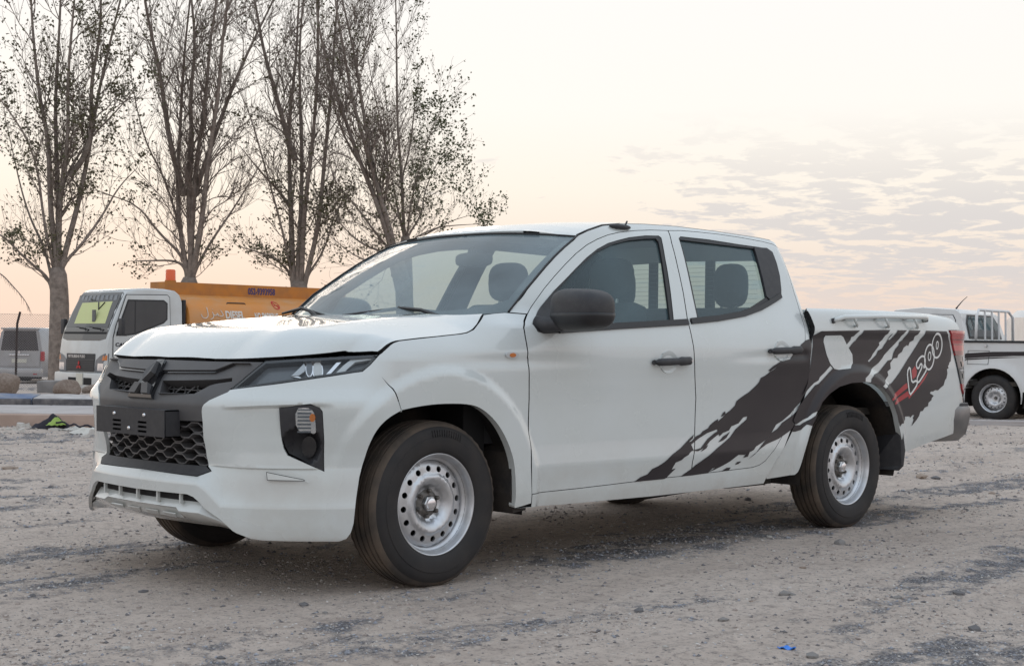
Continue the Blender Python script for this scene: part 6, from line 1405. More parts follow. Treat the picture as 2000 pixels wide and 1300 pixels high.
# ================================================================ simple vehicles built from body sections
mat('silver_paint',(.40,.40,.41),.32,metal=.35,coat=.6,noise=(4.,(.34,.335,.33),.6)); mat('van_white',(.62,.63,.63),.32,coat=.6,noise=(4.,(.54,.53,.52),.6)); mat('dark_glass',(.018,.020,.024),.06,coat=.3,noise=(2.,(.035,.037,.04),.7)); mat('teal_glass',(.035,.075,.085),.06,coat=.3)
mat('plate_white',(.62,.60,.52),.5); mat('print_dark',(.03,.03,.04),.6)
def text(s,size,m,parent,M,name='lettering',ext=.002,sx=1.0):
    c=bpy.data.curves.new(name,'FONT'); c.body=s; c.size=size; c.extrude=ext; c.offset=size*.035; c.resolution_u=3; c.align_x='LEFT'
    o=bpy.data.objects.new(name,c); COL.objects.link(o); bpy.context.view_layer.update()
    dg=bpy.context.evaluated_depsgraph_get(); me=bpy.data.meshes.new_from_object(o.evaluated_get(dg)); bpy.data.objects.remove(o)
    me.materials.clear(); me.materials.append(MATS[m]); q=link(bpy.data.objects.new(name,me),parent); me.transform(Matrix.Diagonal((sx,1,1,1))); me.transform(M); return q
def simple_wheel(parent,x,y,s,R=.33,w=.2,rim='steel_rim'):
    t=bpy.data.objects.new('wheel',None); COL.objects.link(t); t.parent=parent; t.location=(x,y,R-.006)
    MB().lathe([(.62*R,.45*w*s),(.7*R,.5*w*s),(.88*R,.5*w*s),(.96*R,.42*w*s),(R,.34*w*s),(R,-.34*w*s),(.96*R,-.42*w*s),(.85*R,-.5*w*s),(.6*R,-.45*w*s)],40).build('tyre','tyre_rubber',t,smooth=True)
    rm=MB().lathe([(.63*R,.40*w*s),(.64*R,.46*w*s),(.60*R,.44*w*s),(.565*R,.30*w*s),(.54*R,.22*w*s)],40).build('rim',rim,t,smooth=True)
    k=R/.335
    pr=np.array([(0,.012),(.055,.014),(.066,.018),(.080,.037),(.104,.050),(.113,.050),(.126,.042),(.163,.035),(.19,.02)])
    S=lambda a,b:np.stack([a,np.interp(np.hypot(a,b)/k,pr[:,0],pr[:,1])*k-.02,b],1)
    hs=[[(k*(.145*math.cos(al)+.011*math.cos(q)),k*(.145*math.sin(al)+.011*math.sin(q))) for q in np.linspace(0,6.283,9)[:-1]] for al in np.linspace(0,6.283,17)[:-1]]
    panel('rim_disc',S,[(k*.183*math.cos(q),k*.183*math.sin(q)) for q in np.linspace(0,6.283,33)[:-1]],rim,rm,s,holes=hs,flip=-1,depth=.01,step=.03)
    MB().lathe([(0,-.03*s),(.55*R,-.03*s)],24).build('brake_drum','inner_black',rm)
    MB().lathe([(0,.02*s),(.018,.02*s),(.024,.0),(.026,-.01*s)],12).build('hub_cap','hub_dirty',rm)
    return t
def loft_body(name,secs,m,parent,angle=35):
    """sections: list of (x,[(y,z)...]) closed rings of equal count"""
    n=len(secs[0][1]);V=[];F=[]
    for x,r in secs: V+=[(x if not isinstance(x,(list,tuple)) else x[i],y,z) for i,(y,z) in enumerate(r)]
    for i in range(len(secs)-1):
        for j in range(n): F.append((i*n+j,i*n+(j+1)%n,(i+1)*n+(j+1)%n,(i+1)*n+j))
    F+=[tuple(range(n))[::-1],tuple((len(secs)-1)*n+j for j in range(n))]
    return MB().add(V,F).build(name,m,parent,angle=angle)
def ring(hw,z0,z1,top,sh):     # half width at waist, floor, roof, half width of roof, waist height
    h=[(hw*.93,z0),(hw,z0+.16),(hw*1.0,sh-.08),(hw*.985,sh),(top+.04,z1-.10),(top-.02,z1-.035),(top-.14,z1)]
    return h+[(-a,b) for a,b in h[::-1]]
def people_carrier():
    t=thing('people_carrier','silver people carrier seen from behind through the chain-link fence','car')
    # local: +x towards the viewer (rear), y across
    secs=[(-4.2,ring(.74,.30,.86,.60,.80)),(-3.3,ring(.80,.24,.98,.66,.88)),(-2.6,ring(.81,.22,1.62,.62,.95)),(-1.2,ring(.82,.22,1.76,.64,.97)),(-.20,ring(.81,.22,1.76,.64,.98)),(-.08,ring(.80,.26,1.70,.63,.98))]
    b=loft_body('body','silver_paint',[],t) if 0 else loft_body('body',secs,'silver_paint',t)
    rear=lambda y,z:(-.075+.03*0, y, z)
    # tailgate with window, bar and seams
    def S(a,bz): return np.stack([-.050-.022*np.clip(bz-1.0,0,1)-.02*(a/.8)**4,a,bz],1)
    tg=panel('tailgate',S,[(-.70,.55),(.70,.55),(.71,1.0),(.60,1.70),(-.60,1.70),(-.71,1.0)],'silver_paint',b,1,flip=1,depth=.03,step=.12)
    panel('rear_window',S,[(-.66,1.04),(.66,1.04),(.60,1.40),(.55,1.655),(-.55,1.655),(-.60,1.40)],'dark_glass',tg,1,flip=1,off=.008,depth=.01,step=.12)
    MB().box((-.05,-.36,.88),(-.015,.36,.925),.012).build('chrome_bar','chrome',tg); 
    MB().tube([(-.05,-.02,1.06),(-.04,.10,1.04),(-.06,.22,1.13)],.009,6).build('rear_wiper','rubber_seal',tg)
    MB().lathe([(0,.0),(.045,.0),(.05,-.01)],16,'x',(-.03,-.0,.985)).build('badge','chrome',tg)
    MB().box((-.055,-.26,.66),(-.035,.26,.78)).build('number_plate','plate_white',tg)
    for s in (-1,1): MB().box((-.16,s*.775-.05,.72),(-.05,s*.775+.05,1.02),.02).build('tail_lamp','red_lens',b)
    MB().box((-.14,-.80,.22),(.06,.80,.50),.05).build('bumper','silver_paint',b,angle=40); MB().box((-.2,-.70,.16),(-.02,.70,.23)).build('bumper_skirt','inner_black',b)
    MB().box((-.18,-.62,1.70),(.02,.62,1.745),.012).build('roof_spoiler','silver_paint',b)
    for s in (-1,1): MB().box((.055,s*.62-.06,.30),(.065,s*.62+.06,.33)).build('reflector','red_lens',b)
    for x in (-.95,-3.45):
        for s in (-1,1): simple_wheel(t,x,s*.70,s,.31)
    t.location=place(-15.35,46,-.47); t.rotation_euler=(0,0,math.atan2(-FWD.y,-FWD.x)-.24); return t
people_carrier()
def saloon(label,glassm,paint):
    t=thing('parked_car',label,'car')
    secs=[(-2.1,ring(.78,.28,.80,.66,.72)),(-1.1,ring(.84,.22,.96,.70,.86)),(-.55,ring(.85,.2,1.40,.60,.93)),(.9,ring(.85,.2,1.46,.60,.95)),(1.6,ring(.84,.22,1.06,.66,.94)),(2.15,ring(.80,.3,.98,.66,.86))]
    b=loft_body('body',secs,paint,t)
    for s in (-1,1):
        S=lambda a,bz:np.stack([a,.865-.23*np.clip((bz-.93)/.45,0,1.2),bz],1)
        panel('side_window',S,[(-.50,.98),(.20,.98),(.20,1.36),(-.30,1.34)],glassm,b,s,flip=-1,depth=.01,step=.2); panel('side_window',S,[(.26,.98),(1.05,.98),(.85,1.38),(.26,1.37)],glassm,b,s,flip=-1,depth=.01,step=.2)
    W2=lambda a,bz:np.stack([-1.08+.50*(bz-.95)/.42,a,bz+.015],1); panel('windscreen',W2,[(-.60,.99),(.60,.99),(.54,1.36),(-.54,1.36)],glassm,b,1,flip=-1,depth=0,step=.2)
    W3=lambda a,bz:np.stack([1.62-.62*(bz-1.05)/.40,a,bz+.015],1); panel('rear_window',W3,[(-.60,1.07),(.60,1.07),(.54,1.42),(-.54,1.42)],glassm,b,1,flip=1,depth=0,step=.2)
    for s in (-1,1):
        MB().box((2.10,s*.62-.16,.72),(2.17,s*.62+.16,.88),.02).build('tail_lamp','red_lens',b); MB().box((-2.12,s*.60-.17,.60),(-2.02,s*.60+.17,.74),.02).build('headlight','clear_lens_fill',b)
    MB().box((-2.2,-.78,.24),(-2.02,.78,.56),.05).build('bumper',paint,b,angle=40); MB().box((2.08,-.78,.26),(2.24,.78,.60),.05).build('bumper',paint,b,angle=40)
    for x in (-1.35,1.3):
        for s in (-1,1): simple_wheel(t,x,s*.76,s,.31)
    return t
c1=saloon('white car mostly hidden between the people carrier and the first tree','dark_glass','van_white'); c1.location=place(-15.2,50,-.46); c1.rotation_euler=(0,0,YAW+.5)
def far_van():
    t=thing('parked_van','white van with teal windows at the right edge behind the smaller pickup','van')
    secs=[(-2.5,ring(.78,.28,.95,.66,.86)),(-1.75,ring(.84,.22,1.05,.70,.95)),(-1.0,ring(.85,.2,1.66,.62,1.0)),(0,ring(.85,.2,1.74,.64,1.0)),(2.2,ring(.85,.2,1.74,.64,1.0)),(2.35,ring(.82,.28,1.60,.62,1.0))]
    b=loft_body('body',secs,'van_white',t)
    for s in (-1,1):
        S=lambda a,bz:np.stack([a,.868-.20*np.clip((bz-1.0)/.62,0,1.2),bz],1)
        for a,bb in ((-1.15,-.35),(-.28,.85),(.92,2.1)): panel('side_window',S,[(a+(.0),1.05),(bb,1.05),(bb,1.58),(a+(.35 if a<-1 else 0),1.58)],'teal_glass',b,s,flip=-1,depth=.01,step=.2)
    for s in (-1,1): MB().box((2.30,s*.70-.08,.70),(2.39,s*.70+.08,1.05),.02).build('tail_lamp','red_lens',b)
    MB().box((2.28,-.80,.24),(2.44,.80,.52),.05).build('bumper','van_white',b,angle=40)
    for x in (-1.6,1.4):
        for s in (-1,1): simple_wheel(t,x,s*.76,s,.33)
    t.location=place(11.75,27.5,-.03); t.rotation_euler=(0,0,YAW+.05+math.pi); return t
far_van()
# ================================================================ diesel tanker
mat('tank_orange',(.62,.235,.035),.42,coat=.2,noise=(2.2,(.50,.27,.12),.7)); mat('tank_orange_dark',(.50,.19,.025),.5,noise=(5.,(.36,.15,.04),.8)); mat('cab_white',(.60,.62,.615),.34,coat=.5,noise=(3.,(.50,.50,.48),.7)); mat('beacon',(.75,.10,.01),.25,coat=.4); mat('print_navy',(.05,.04,.14),.6); mat('print_white',(.66,.62,.56),.6); mat('print_red',(.50,.03,.03),.6); mat('sun_shade',(.60,.63,.30),.6,noise=(9.,(.60,.66,.30),.6))
def tanker():
    t=thing('tanker_truck','small diesel tanker with white cab and orange tank parked under the trees','tanker truck',place(-7.69,28,-.30))
    Wd=1.88
    # front outline in (x,z): slanted screen over an upright nose
    def FX(z): return np.interp(z,[.3,.62,1.0,1.24,1.46,2.10,2.26],[.03,.0,.02,.05,.10,.40,.52])
    # cab shell lofted front to back
    prof=[(.03,.60),(.0,.72),(.015,1.0),(.045,1.24),(.10,1.46),(.25,1.80),(.41,2.12),(.47,2.195),(.58,2.24),(.9,2.265),(1.32,2.262),(1.53,2.235),(1.63,2.16),(1.67,2.0),(1.67,.95),(1.65,.60)]
    V=[];F=[];n=len(prof)
    st=[(0,.07,.035),(.025,.02,.01),(.08,0,0),(Wd/2,-.03,-.0),(Wd-.08,0,0),(Wd-.025,.02,.01),(Wd,.07,.035)]
    for y,dx,dz in st:
        for x,z in prof:
            cx,cz=.9,1.3; k=1-abs(dx)/1.2 if dx>0 else 1
            yy=y; 
            if z>1.3: yy=Wd/2+(y-Wd/2)*(1-.075*(z-1.3))
            xx=x+(dx if x<.6 and z<2.2 else dx*.3 if x<.6 else 0); zz=z-(dz if z>2.1 else 0)
            V.append((xx,yy,zz))
    for i in range(len(st)-1):
        for j in range(n-1): F.append((i*n+j,i*n+j+1,(i+1)*n+j+1,(i+1)*n+j))
    F+=[tuple(range(n)),tuple((len(st)-1)*n+j for j in range(n))[::-1]]
    cab=MB().add(V,F).build('cab','cab_white',t,angle=38)
    yl=lambda y,z:Wd/2+(y-Wd/2)*(1-.075*max(0,z-1.3))
    def FS(a,b): 
        x=np.interp(b,[p[1] for p in prof[1:9]],[p[0] for p in prof[1:9]])
        e=np.minimum(a,Wd-a); dx=np.interp(e,[0,.025,.08,Wd/2],[.07,.02,0,-.03])
        aa=Wd/2+(a-Wd/2)*(1-.075*np.maximum(0,b-1.3)); return np.stack([x+dx,aa,b],1)
    fp=lambda nm,pol,m,off,dep=.01,par=None:panel(nm,FS,pol,m,par or cab,1,flip=1 if 0 else -1,off=off,depth=dep,step=.10)
    scr=fp('screen_rubber',[(.10,1.27),(.30,1.235),(1.58,1.235),(1.78,1.27),(1.82,1.46),(1.82,2.14),(1.76,2.175),(.12,2.175),(.06,2.14),(.06,1.46)],'gloss_black',.004)
    gl=fp('windscreen',[(.11,1.49),(1.77,1.49),(1.77,2.12),(1.74,2.14),(.14,2.14),(.11,2.12)],'dark_glass',.009,.004)
    fp('sun_shade',[(.26,1.56),(1.48,1.56),(1.54,1.97),(.32,1.99)],'sun_shade',.011,.002,gl)
    for i in range(9): 
        y=.20+i*.17; fp('screen_patch',[(y,2.02),(y+.10,2.00+.02*(i%3)),(y+.13,2.11),(y+.03,2.12)],'lamp_dark',.011,.001,gl)  # row of small grey patches along the top of the glass
    hang=MB()
    for a,b in ((( .82,1.98),(.70,1.84)),((.70,1.84),(.58,1.98))):
        p=FS(np.array([a[0]]),np.array([a[1]]))[0]; q=FS(np.array([b[0]]),np.array([b[1]]))[0]; hang.tube([(p[0]-.02,p[1],p[2]),(q[0]-.02,q[1],q[2])],.012,5)
    hang.build('screen_cable','rubber_seal',gl)
    p=FS(np.array([.70]),np.array([1.66]))[0]; MB().box((p[0]-.05,p[1]-.05,1.60),(p[0]-.02,p[1]+.05,1.83)).build('phone_holder','trim_grey',gl)
    for a,b in ((.30,.72),(.85,1.25)):
        p=FS(np.array([a]),np.array([1.46]))[0];q=FS(np.array([b]),np.array([1.49]))[0]; MB().tube([(p[0]-.03,p[1],1.42),(p[0]-.04,p[1],1.47),(q[0]-.035,q[1],1.50)],.010,6).build('wiper','rubber_seal',scr)
    fp('cowl_grille',[(.12,1.36),(1.76,1.36),(1.77,1.40),(.11,1.40)],'inner_black',.008,.004,scr)
    gr=fp('grille',[(.40,.64),(1.48,.64),(1.50,.98),(.39,.98)],'black_plastic',.012)
    for k in range(5): fp('grille_bar',[(.42,.68+.035*k),(1.42,.68+.035*k),(1.42,.69+.035*k),(.42,.69+.035*k)],'grey_plastic',.020,.008,gr)
    fp('grille_bar',[(.40,.855),(1.44,.855),(1.44,.872),(.40,.872)],'grey_plastic',.022,.01,gr)
    Mf=Matrix.Translation((-.034,1.40,.902))@Matrix.Rotation(math.radians(-90),4,'Z')@Matrix.Rotation(math.radians(90),4,'X')
    text('MITSUBISHI FUSO',.075,'satin_silver',gr,Mf,'lettering',.002,1.15)
    for k in range(3):
        th=math.radians(90+120*k); a_=.055; ax_=(math.cos(th),math.sin(th)); pr_=(-ax_[1],ax_[0]); L_=a_*1.732
        pol=[(.95+ax_[0]*.004,.745+ax_[1]*.004),(.95+ax_[0]*L_/2+pr_[0]*a_/2,.745+ax_[1]*L_/2+pr_[1]*a_/2),(.95+ax_[0]*L_,.745+ax_[1]*L_),(.95+ax_[0]*L_/2-pr_[0]*a_/2,.745+ax_[1]*L_/2-pr_[1]*a_/2)]
        fp('badge_diamond',pol,'print_red',.030,.012,gr)
    for s in (0,1):
        f=(lambda y:y) if s==0 else (lambda y:Wd-y)
        pol=[(f(.005),.62),(f(.005),.99),(f(.06),.99),(f(.22),.94),(f(.36),.86),(f(.38),.63)]
        if s: pol=pol[::-1]
        h=fp('headlight',pol,'lamp_dark',.008); fp('lamp_reflector',[(f(.08),.66),(f(.08),.80),(f(.28),.80),(f(.29),.66)][::(-1 if s else 1)],'reflector',.010,.004,h); fp('turn_lens',[(f(.02),.86),(f(.02),.96),(f(.10),.95),(f(.14),.86)][::(-1 if s else 1)],'amber',.011,.004,h)
    bp=MB().box((-.07,-.02,.30),(.32,Wd+.02,.62),.05).build('bumper','cab_white',t,angle=40)
    for a,b in ((.40,.72),(.98,1.32)): MB().box((-.075,a,.38),(-.05,b,.52),.01).build('bumper_vent','inner_black',bp)
    pl=MB().box((-.085,.74,.38),(-.072,.98,.60)).build('number_plate','plate_white',bp)
    Mp=Matrix.Translation((-.087,.955,.42))@Matrix.Rotation(math.radians(-90),4,'Z')@Matrix.Rotation(math.radians(90),4,'X')
    # side door, window, pillar mirror
    def SS(a,b): return np.stack([a,yl(0,1.3)+0*a+.83*.075*np.maximum(0,b-1.3)*1.0-.0*a,b],1)
    dpol=[(.14,.70),(.14,1.30),(.20,1.52),(.44,2.13),(1.34,2.15),(1.40,2.10),(1.41,.70)]
    for s,side in ((-1,'n'),(1,'f')):
        S_=(lambda a,b:SS(a,b)) if s<0 else (lambda a,b:np.stack([a,Wd-SS(a,b)[:,1],b],1))
        fl_=1 if s<0 else -1
        dp=lambda nm,pol,m,off,dep,par:panel(nm,S_,pol,m,par,1,flip=fl_*1,off=off,depth=dep,step=.15)
        ln=dp('door_gap',dpol,'rubber_seal',.003,.004,cab); d=dp('door',shrink(dpol,.014),'cab_white',.010,.012,cab)
        wpol=[(.20,1.33),(.26,1.52),(.47,2.03),(1.26,2.04),(1.34,1.98),(1.33,1.66),(1.24,1.58),(.62,1.36),(.40,1.33)]
        w=dp('window_rubber',wpol,'rubber_seal',.014,.006,d); dp('window',shrink(wpol,.03),'dark_glass',.017,.004,w); dp('quarter_bar',[(.60,1.40),(.62,1.40),(.64,2.02),(.62,2.02)],'rubber_seal',.020,.004,w)
        y0=SS(np.array([.2]),np.array([1.5]))[0][1]; y0=y0 if s<0 else Wd-y0
        mm=MB().box((.18,y0+s*.20-.07,1.36),(.26,y0+s*.20+.07,1.66),.02).build('mirror','black_plastic',d,angle=40); MB().tube([(.25,y0,1.62),(.22,y0+s*.2,1.60)],.014,6).tube([(.25,y0,1.40),(.22,y0+s*.2,1.42)],.014,6).build('mirror_bracket','black_plastic',mm)
        MB().box((1.24,y0+s*.0-.02,1.12),(1.38,y0+s*.03+.01,1.17),.008).build('door_handle','black_plastic',d)
    Mt=Matrix.Translation((.19,-.016,1.13))@Matrix.Rotation(math.radians(90),4,'X')
    text('CANTER',.095,'print_dark',cab,Mt,'lettering',.002,1.25)
    # chassis, wheels, tank
    MB().box((.3,.5,.42),(6.3,1.38,.66)).build('chassis','chassis',t)
    for x in (.95,4.7):
        simple_wheel(t,x,.14,-1,.37,.24); simple_wheel(t,x,Wd-.14,1,.37,.24)
    x0,x1=1.80,6.4; ew,eh,cz=.99,.66,1.53; V=[];F=[];n=40
    xs=[x0,x0+.015,x0+.05,x0+.10,x1-.10,x1-.05,x1-.015,x1]; sc=[.93,.975,.995,1,1,.995,.975,.93]
    for x,k in zip(xs,sc):
        for j in range(n):
            a=2*math.pi*j/n; c,s_=math.cos(a),math.sin(a); e=.72
            V.append((x,Wd/2+ew*k*math.copysign(abs(c)**e,c),cz+eh*k*math.copysign(abs(s_)**e,s_)))
    for i in range(len(xs)-1):
        for j in range(n): F.append((i*n+j,i*n+(j+1)%n,(i+1)*n+(j+1)%n,(i+1)*n+j))
    F+=[tuple(range(n))[::-1],tuple((len(xs)-1)*n+j for j in range(n))]
    tk=MB().add(V,F).build('tank','tank_orange',t,angle=40)
    bx=MB().box((1.70,.74,2.17),(6.3,.78,2.435)).build('walkway_side','tank_orange_dark',tk); MB().box((1.70,.78,2.17),(1.74,1.25,2.435)).build('walkway_end','tank_orange_dark',tk); MB().box((1.70,1.25,2.17),(6.3,1.29,2.435)).build('walkway_side','tank_orange_dark',tk)
    bc=MB().lathe([(0,.26),(.085,.255),(.098,.235),(.105,.0)],20,'z',(1.93,.90,2.435)).build('beacon','beacon',tk,angle=40); MB().lathe([(.115,.0),(.115,.04),(.0,.04)],16,'z',(1.93,.90,2.43)).build('beacon_base','tank_orange_dark',bc)
    MB().box((5.75,.70,2.42),(5.90,.80,2.52)).build('hatch_box','tank_orange_dark',tk)
    MB().box((1.69,.03,.95),(1.76,.11,2.06),.02).build('cab_back_pipe','rubber_seal',t); MB().box((1.70,-.01,1.18),(1.77,.03,1.42)).build('side_marker','plate_white',t)
    # lettering on the flank of the tank
    def tank_y(z): 
        s_=min(1,abs((z-cz)/eh))**(1/.72); c=math.sqrt(max(0,1-s_*s_)); return Wd/2-ew*c**.72
    def tx(s,x,z,size,m,sx=1.0,ol=.010):
        o=text(s,size,m,tk,Matrix.Rotation(math.radians(90),4,'X'),'lettering',.002,sx)
        for v in o.data.vertices:
            zz=z+v.co.z; v.co=Vector((x+v.co.x,tank_y(zz)-.008+v.co.y,zz))
        return o
    tx('DIESEL',2.64,1.711,.215,'print_white',.72); tx('NO SMOKING',3.35,1.711,.185,'print_white',.50); tx('DA',4.70,1.711,.205,'print_white',.8)
    # Arabic words drawn as pen strokes: ديزل
    def pen(strokes,x,z,w,m='print_white',k=1):
        sc_=k; strokes=[[(a*sc_,b*sc_) for a,b in q] for q in strokes]; k=MB()
        for st in strokes:
            pts=[]
            for a,b in (smooth_poly(st,2) if len(st)>2 else st):
                zz=z+b; pts.append((x+a,tank_y(zz)-.006,zz))
            k.tube(pts,w,6)
        o=k.build('arabic_lettering',m,tk); o['kind']='stuff'
    lam=[(0.22,.24),(.22,.06),(.20,-.02),(.12,-.06),(.03,-.04),(.0,.05)]
    zay=[(.36,.12),(.40,.02),(.36,-.05),(.28,-.08)]; ya=[(.37,.04),(.48,.02),(.52,.10),(.54,.03)]; dal=[(.64,.17),(.70,.06),(.68,.01),(.58,.01)]
    yb=[(.52,.03),(.57,.02)]
    pen([lam,zay,ya,yb,dal,[(.385,.19),(.395,.19)],[(.47,-.06),(.478,-.06)],[(.51,-.06),(.518,-.06)]],2.07,1.745,.0085,k=.74)
    pen([[(0,.10),(.03,.02),(.10,.0),(.14,.08)],[(.16,.02),(.22,.02),(.24,.10),(.30,.02),(.40,.02)],[(.34,.20),(.34,.02)],[(.46,.20),(.46,.02),(.40,.01)],[(.55,.0),(.62,-.04),(.60,.07),(.54,.05),(.60,.02),(.72,.02)],[(.76,.02),(.76,.08),(.82,.08),(.83,.02),(.76,.02),(.9,.02),(.92,.07),(.97,.06),(.95,.01),(.90,.02)],[(.06,.14),(.07,.14)],[(.24,.16),(.25,.16)]],4.06,1.735,.006,k=.52)
    # handle and round sign
    MB().tube([(2.76,tank_y(2.02)-.01,1.99),(2.79,tank_y(2.05)-.04,2.03),(3.20,tank_y(2.05)-.04,2.03),(3.23,tank_y(2.02)-.01,1.99)],.014,6).build('tank_handle','rust_dark',tk,smooth=True)
    c=(3.97,2.01); R1,R2=.068,.088; sg=MB(); N_=28; V=[];F=[]
    for j in range(N_):
        a=6.2832*j/N_
        for r in (R1,R2):
            zz=c[1]+r*math.sin(a); V.append((c[0]+r*math.cos(a),tank_y(zz)-.008,zz))
    F=[(2*j,2*j+1,(2*j+3)%(2*N_),(2*j+2)%(2*N_)) for j in range(N_)]
    sg.add(V,F); sg.tube([(c[0]-.055,tank_y(c[1]+.055)-.008,c[1]+.055),(c[0]+.055,tank_y(c[1]-.055)-.008,c[1]-.055)],.012,4); sg.tube([(c[0]-.05,tank_y(c[1])-.006,c[1]-.005),(c[0]+.05,tank_y(c[1])-.006,c[1]-.005)],.010,4); so_=sg.build('no_smoking_sign','print_red',tk,fix=False); so_['kind']='stuff'
    mt=Matrix.Translation((3.70,.737,2.245))@Matrix.Rotation(math.radians(90),4,'X'); text('052-9393958',.185,'print_navy',bx,mt,'lettering',.002,.70)
    mt=Matrix.Translation((5.66,.737,2.245))@Matrix.Rotation(math.radians(90),4,'X'); text('4500',.15,'print_red',bx,mt,'lettering',.002,.9)
    return t
tanker()
# ================================================================ smaller white pickup at the right
mat('pickup_white',(.66,.67,.67),.32,coat=.6,noise=(4.,(.58,.575,.56),.6)); mat('rack_tube',(.70,.70,.70),.35)
def small_pickup():
    th=math.radians(40); dx=RGT*math.cos(th)-FWD*math.sin(th); rz=math.atan2(dx.y,dx.x)
    t=thing('pickup_truck','white pickup with barred rear window and black flank stripe at the right edge','pickup truck',place(6.93,21.15,-.045),rz)
    # local: x to the rear, near flank at y=-.0 .. far +1.6, origin at the near rear wheel
    Wd=1.60; y0=-.10
    # cab
    prof=[(-.80,.45),(-.80,1.10),(-.82,1.16),(-.92,1.54),(-1.0,1.60),(-1.5,1.635),(-1.95,1.60),(-2.55,1.12),(-2.6,1.0),(-2.6,.45)]
    V=[];F=[];n=len(prof); st=[(0,),(.05,),(Wd-.05,),(Wd,)]
    for (y,) in st:
        for x,z in prof:
            e=.0 if y in (.05,Wd-.05) else -.012; k=max(0,z-1.05)*.24; V.append((x,y0+y+(k if y<Wd/2 else -k),z+(e if z>1.5 else 0)))
    for i in range(len(st)-1):
        for j in range(n): F.append((i*n+j,i*n+(j+1)%n,(i+1)*n+(j+1)%n,(i+1)*n+j))
    F+=[tuple(range(n)),tuple(3*n+j for j in range(n))[::-1]]
    CX_=.38; cab=MB().add([(x+CX_,y,z) for x,y,z in V],F).build('cab','pickup_white',t,angle=35)
    RW=lambda a,b:np.stack([-.80+.38-.0*a-(.12*(b-1.1)/.44),a,b],1)
    rp=lambda nm,pol,m,off,par:panel(nm,RW,pol,m,par,1,flip=1,off=off,depth=.008,step=.15)
    w=rp('rear_window_rubber',[(y0+.20,1.17),(y0+1.40,1.17),(y0+1.38,1.40),(y0+1.26,1.52),(y0+.32,1.52),(y0+.22,1.40)],'rubber_seal',.010,cab)
    rp('rear_window',[(y0+.23,1.20),(y0+1.37,1.20),(y0+1.35,1.39),(y0+1.24,1.495),(y0+.34,1.495),(y0+.25,1.39)],'side_glass',.014,w)
    for k,y in enumerate((.42,.80,1.18)): rp('glass_divider',[(y0+y-.012,1.2),(y0+y+.012,1.2),(y0+y+.012,1.49),(y0+y-.012,1.49)],'rubber_seal',.016,w)
    rp('seat_backs',[(y0+.26,1.2),(y0+1.33,1.2),(y0+1.30,1.30),(y0+.30,1.30)],'trim_grey',.0145,w)
    SD=lambda a,b:np.stack([a+.38,y0-.004+np.maximum(0,b-1.05)*.24,b],1)
    sp=lambda nm,pol,m,off,par:panel(nm,SD,pol,m,par,1,flip=1,off=off,depth=.006,step=.2)
    dg=[(-.98,.55),(-.98,1.44),(-1.03,1.52),(-1.55,1.53),(-1.9,1.46),(-2.35,1.10),(-2.42,.9),(-2.40,.55)]
    sp('door_gap',dg,'rubber_seal',.001,cab); d=sp('door',shrink(dg,.010),'pickup_white',.006,cab)
    sp('door_window',[(-1.16,1.12),(-1.16,1.46),(-1.58,1.47),(-1.9,1.40),(-2.22,1.12)],'dark_glass',.010,d)
    # bonnet and front (mostly hidden)
    hd=MB().box((-3.62,y0+.03,.45),(-2.12,y0+Wd-.03,1.05),.09).build('bonnet','pickup_white',t,angle=40)
    MB().box((-3.74,y0,.35),(-3.52,y0+Wd,.62),.05).build('bumper','pickup_white',t,angle=40)
    # bed side with wheel arch
    BS=lambda a,b:np.stack([a,y0-.01-.03*np.exp(-((np.hypot(a,b-.31)-.44)/.09)**2)+.02*np.clip(.6-b,0,1),b],1)
    arch=[(.42*math.cos(q),.33+.42*math.sin(q)) for q in np.linspace(math.pi*1.06,-math.pi*.06,20)]
    pol=[(-.40,.42),(-.42,.60),(-.42,1.115),(1.45,1.115),(1.48,1.0),(1.48,.50)]+[(a,b) for a,b in arch[::-1] ]
    pol=[(-.40,.42),(-.42,.60),(-.42,1.115),(1.45,1.115),(1.48,1.0),(1.48,.50),(.44,.42)]+arch[::-1]
    bs=panel('bed_side',BS,pol,'pickup_white',t,1,flip=1,depth=.03,step=.06)
    panel('flank_stripe',BS,[(-.415,.945),(-.40,.957),(0,.985),(.6,.995),(1.46,.985),(1.46,.93),(.9,.94),(.3,.93),(-.2,.90),(-.415,.885)],'film',bs,1,flip=1,off=.003,depth=0,step=.06)
    panel('flank_stripe',BS,[(-.415,.86),(-.40,.88),(.1,.91),(.5,.915),(.1,.895),(-.4,.86),(-.415,.845)],'film',bs,1,flip=1,off=.003,depth=0,step=.06)
    panel('flap_seam',BS,[(-.38,.80),(-.06,.80),(-.05,1.0),(-.37,1.0)],'rubber_seal',bs,1,holes=[[(-.375,.806),(-.067,.806),(-.057,.994),(-.363,.994)]],flip=1,off=.004,depth=0,step=.06)
    MB().box((-.43,y0-.03,1.112),(1.50,y0+.05,1.145),.01).build('rail_cap','rubber_seal',bs)
    for x in (-.1,.55,1.2): MB().lathe([(0,-.03),(.018,-.03),(.02,0)],10,'y',(x,y0-.012,1.07)).build('tie_hook','satin_silver',bs)
    MB().box((-.40,y0+Wd-.05,.5),(1.48,y0+Wd+.01,1.115)).build('bed_side','pickup_white',t); MB().box((-.40,y0+.02,.5),(1.46,y0+Wd-.05,.56)).build('bed_floor','chassis',t); MB().box((-.43,y0+.02,.5),(-.37,y0+Wd-.05,1.10)).build('bed_front','pickup_white',t); MB().box((1.44,y0+.02,.5),(1.50,y0+Wd-.02,1.10),.01).build('tailgate','pickup_white',t)
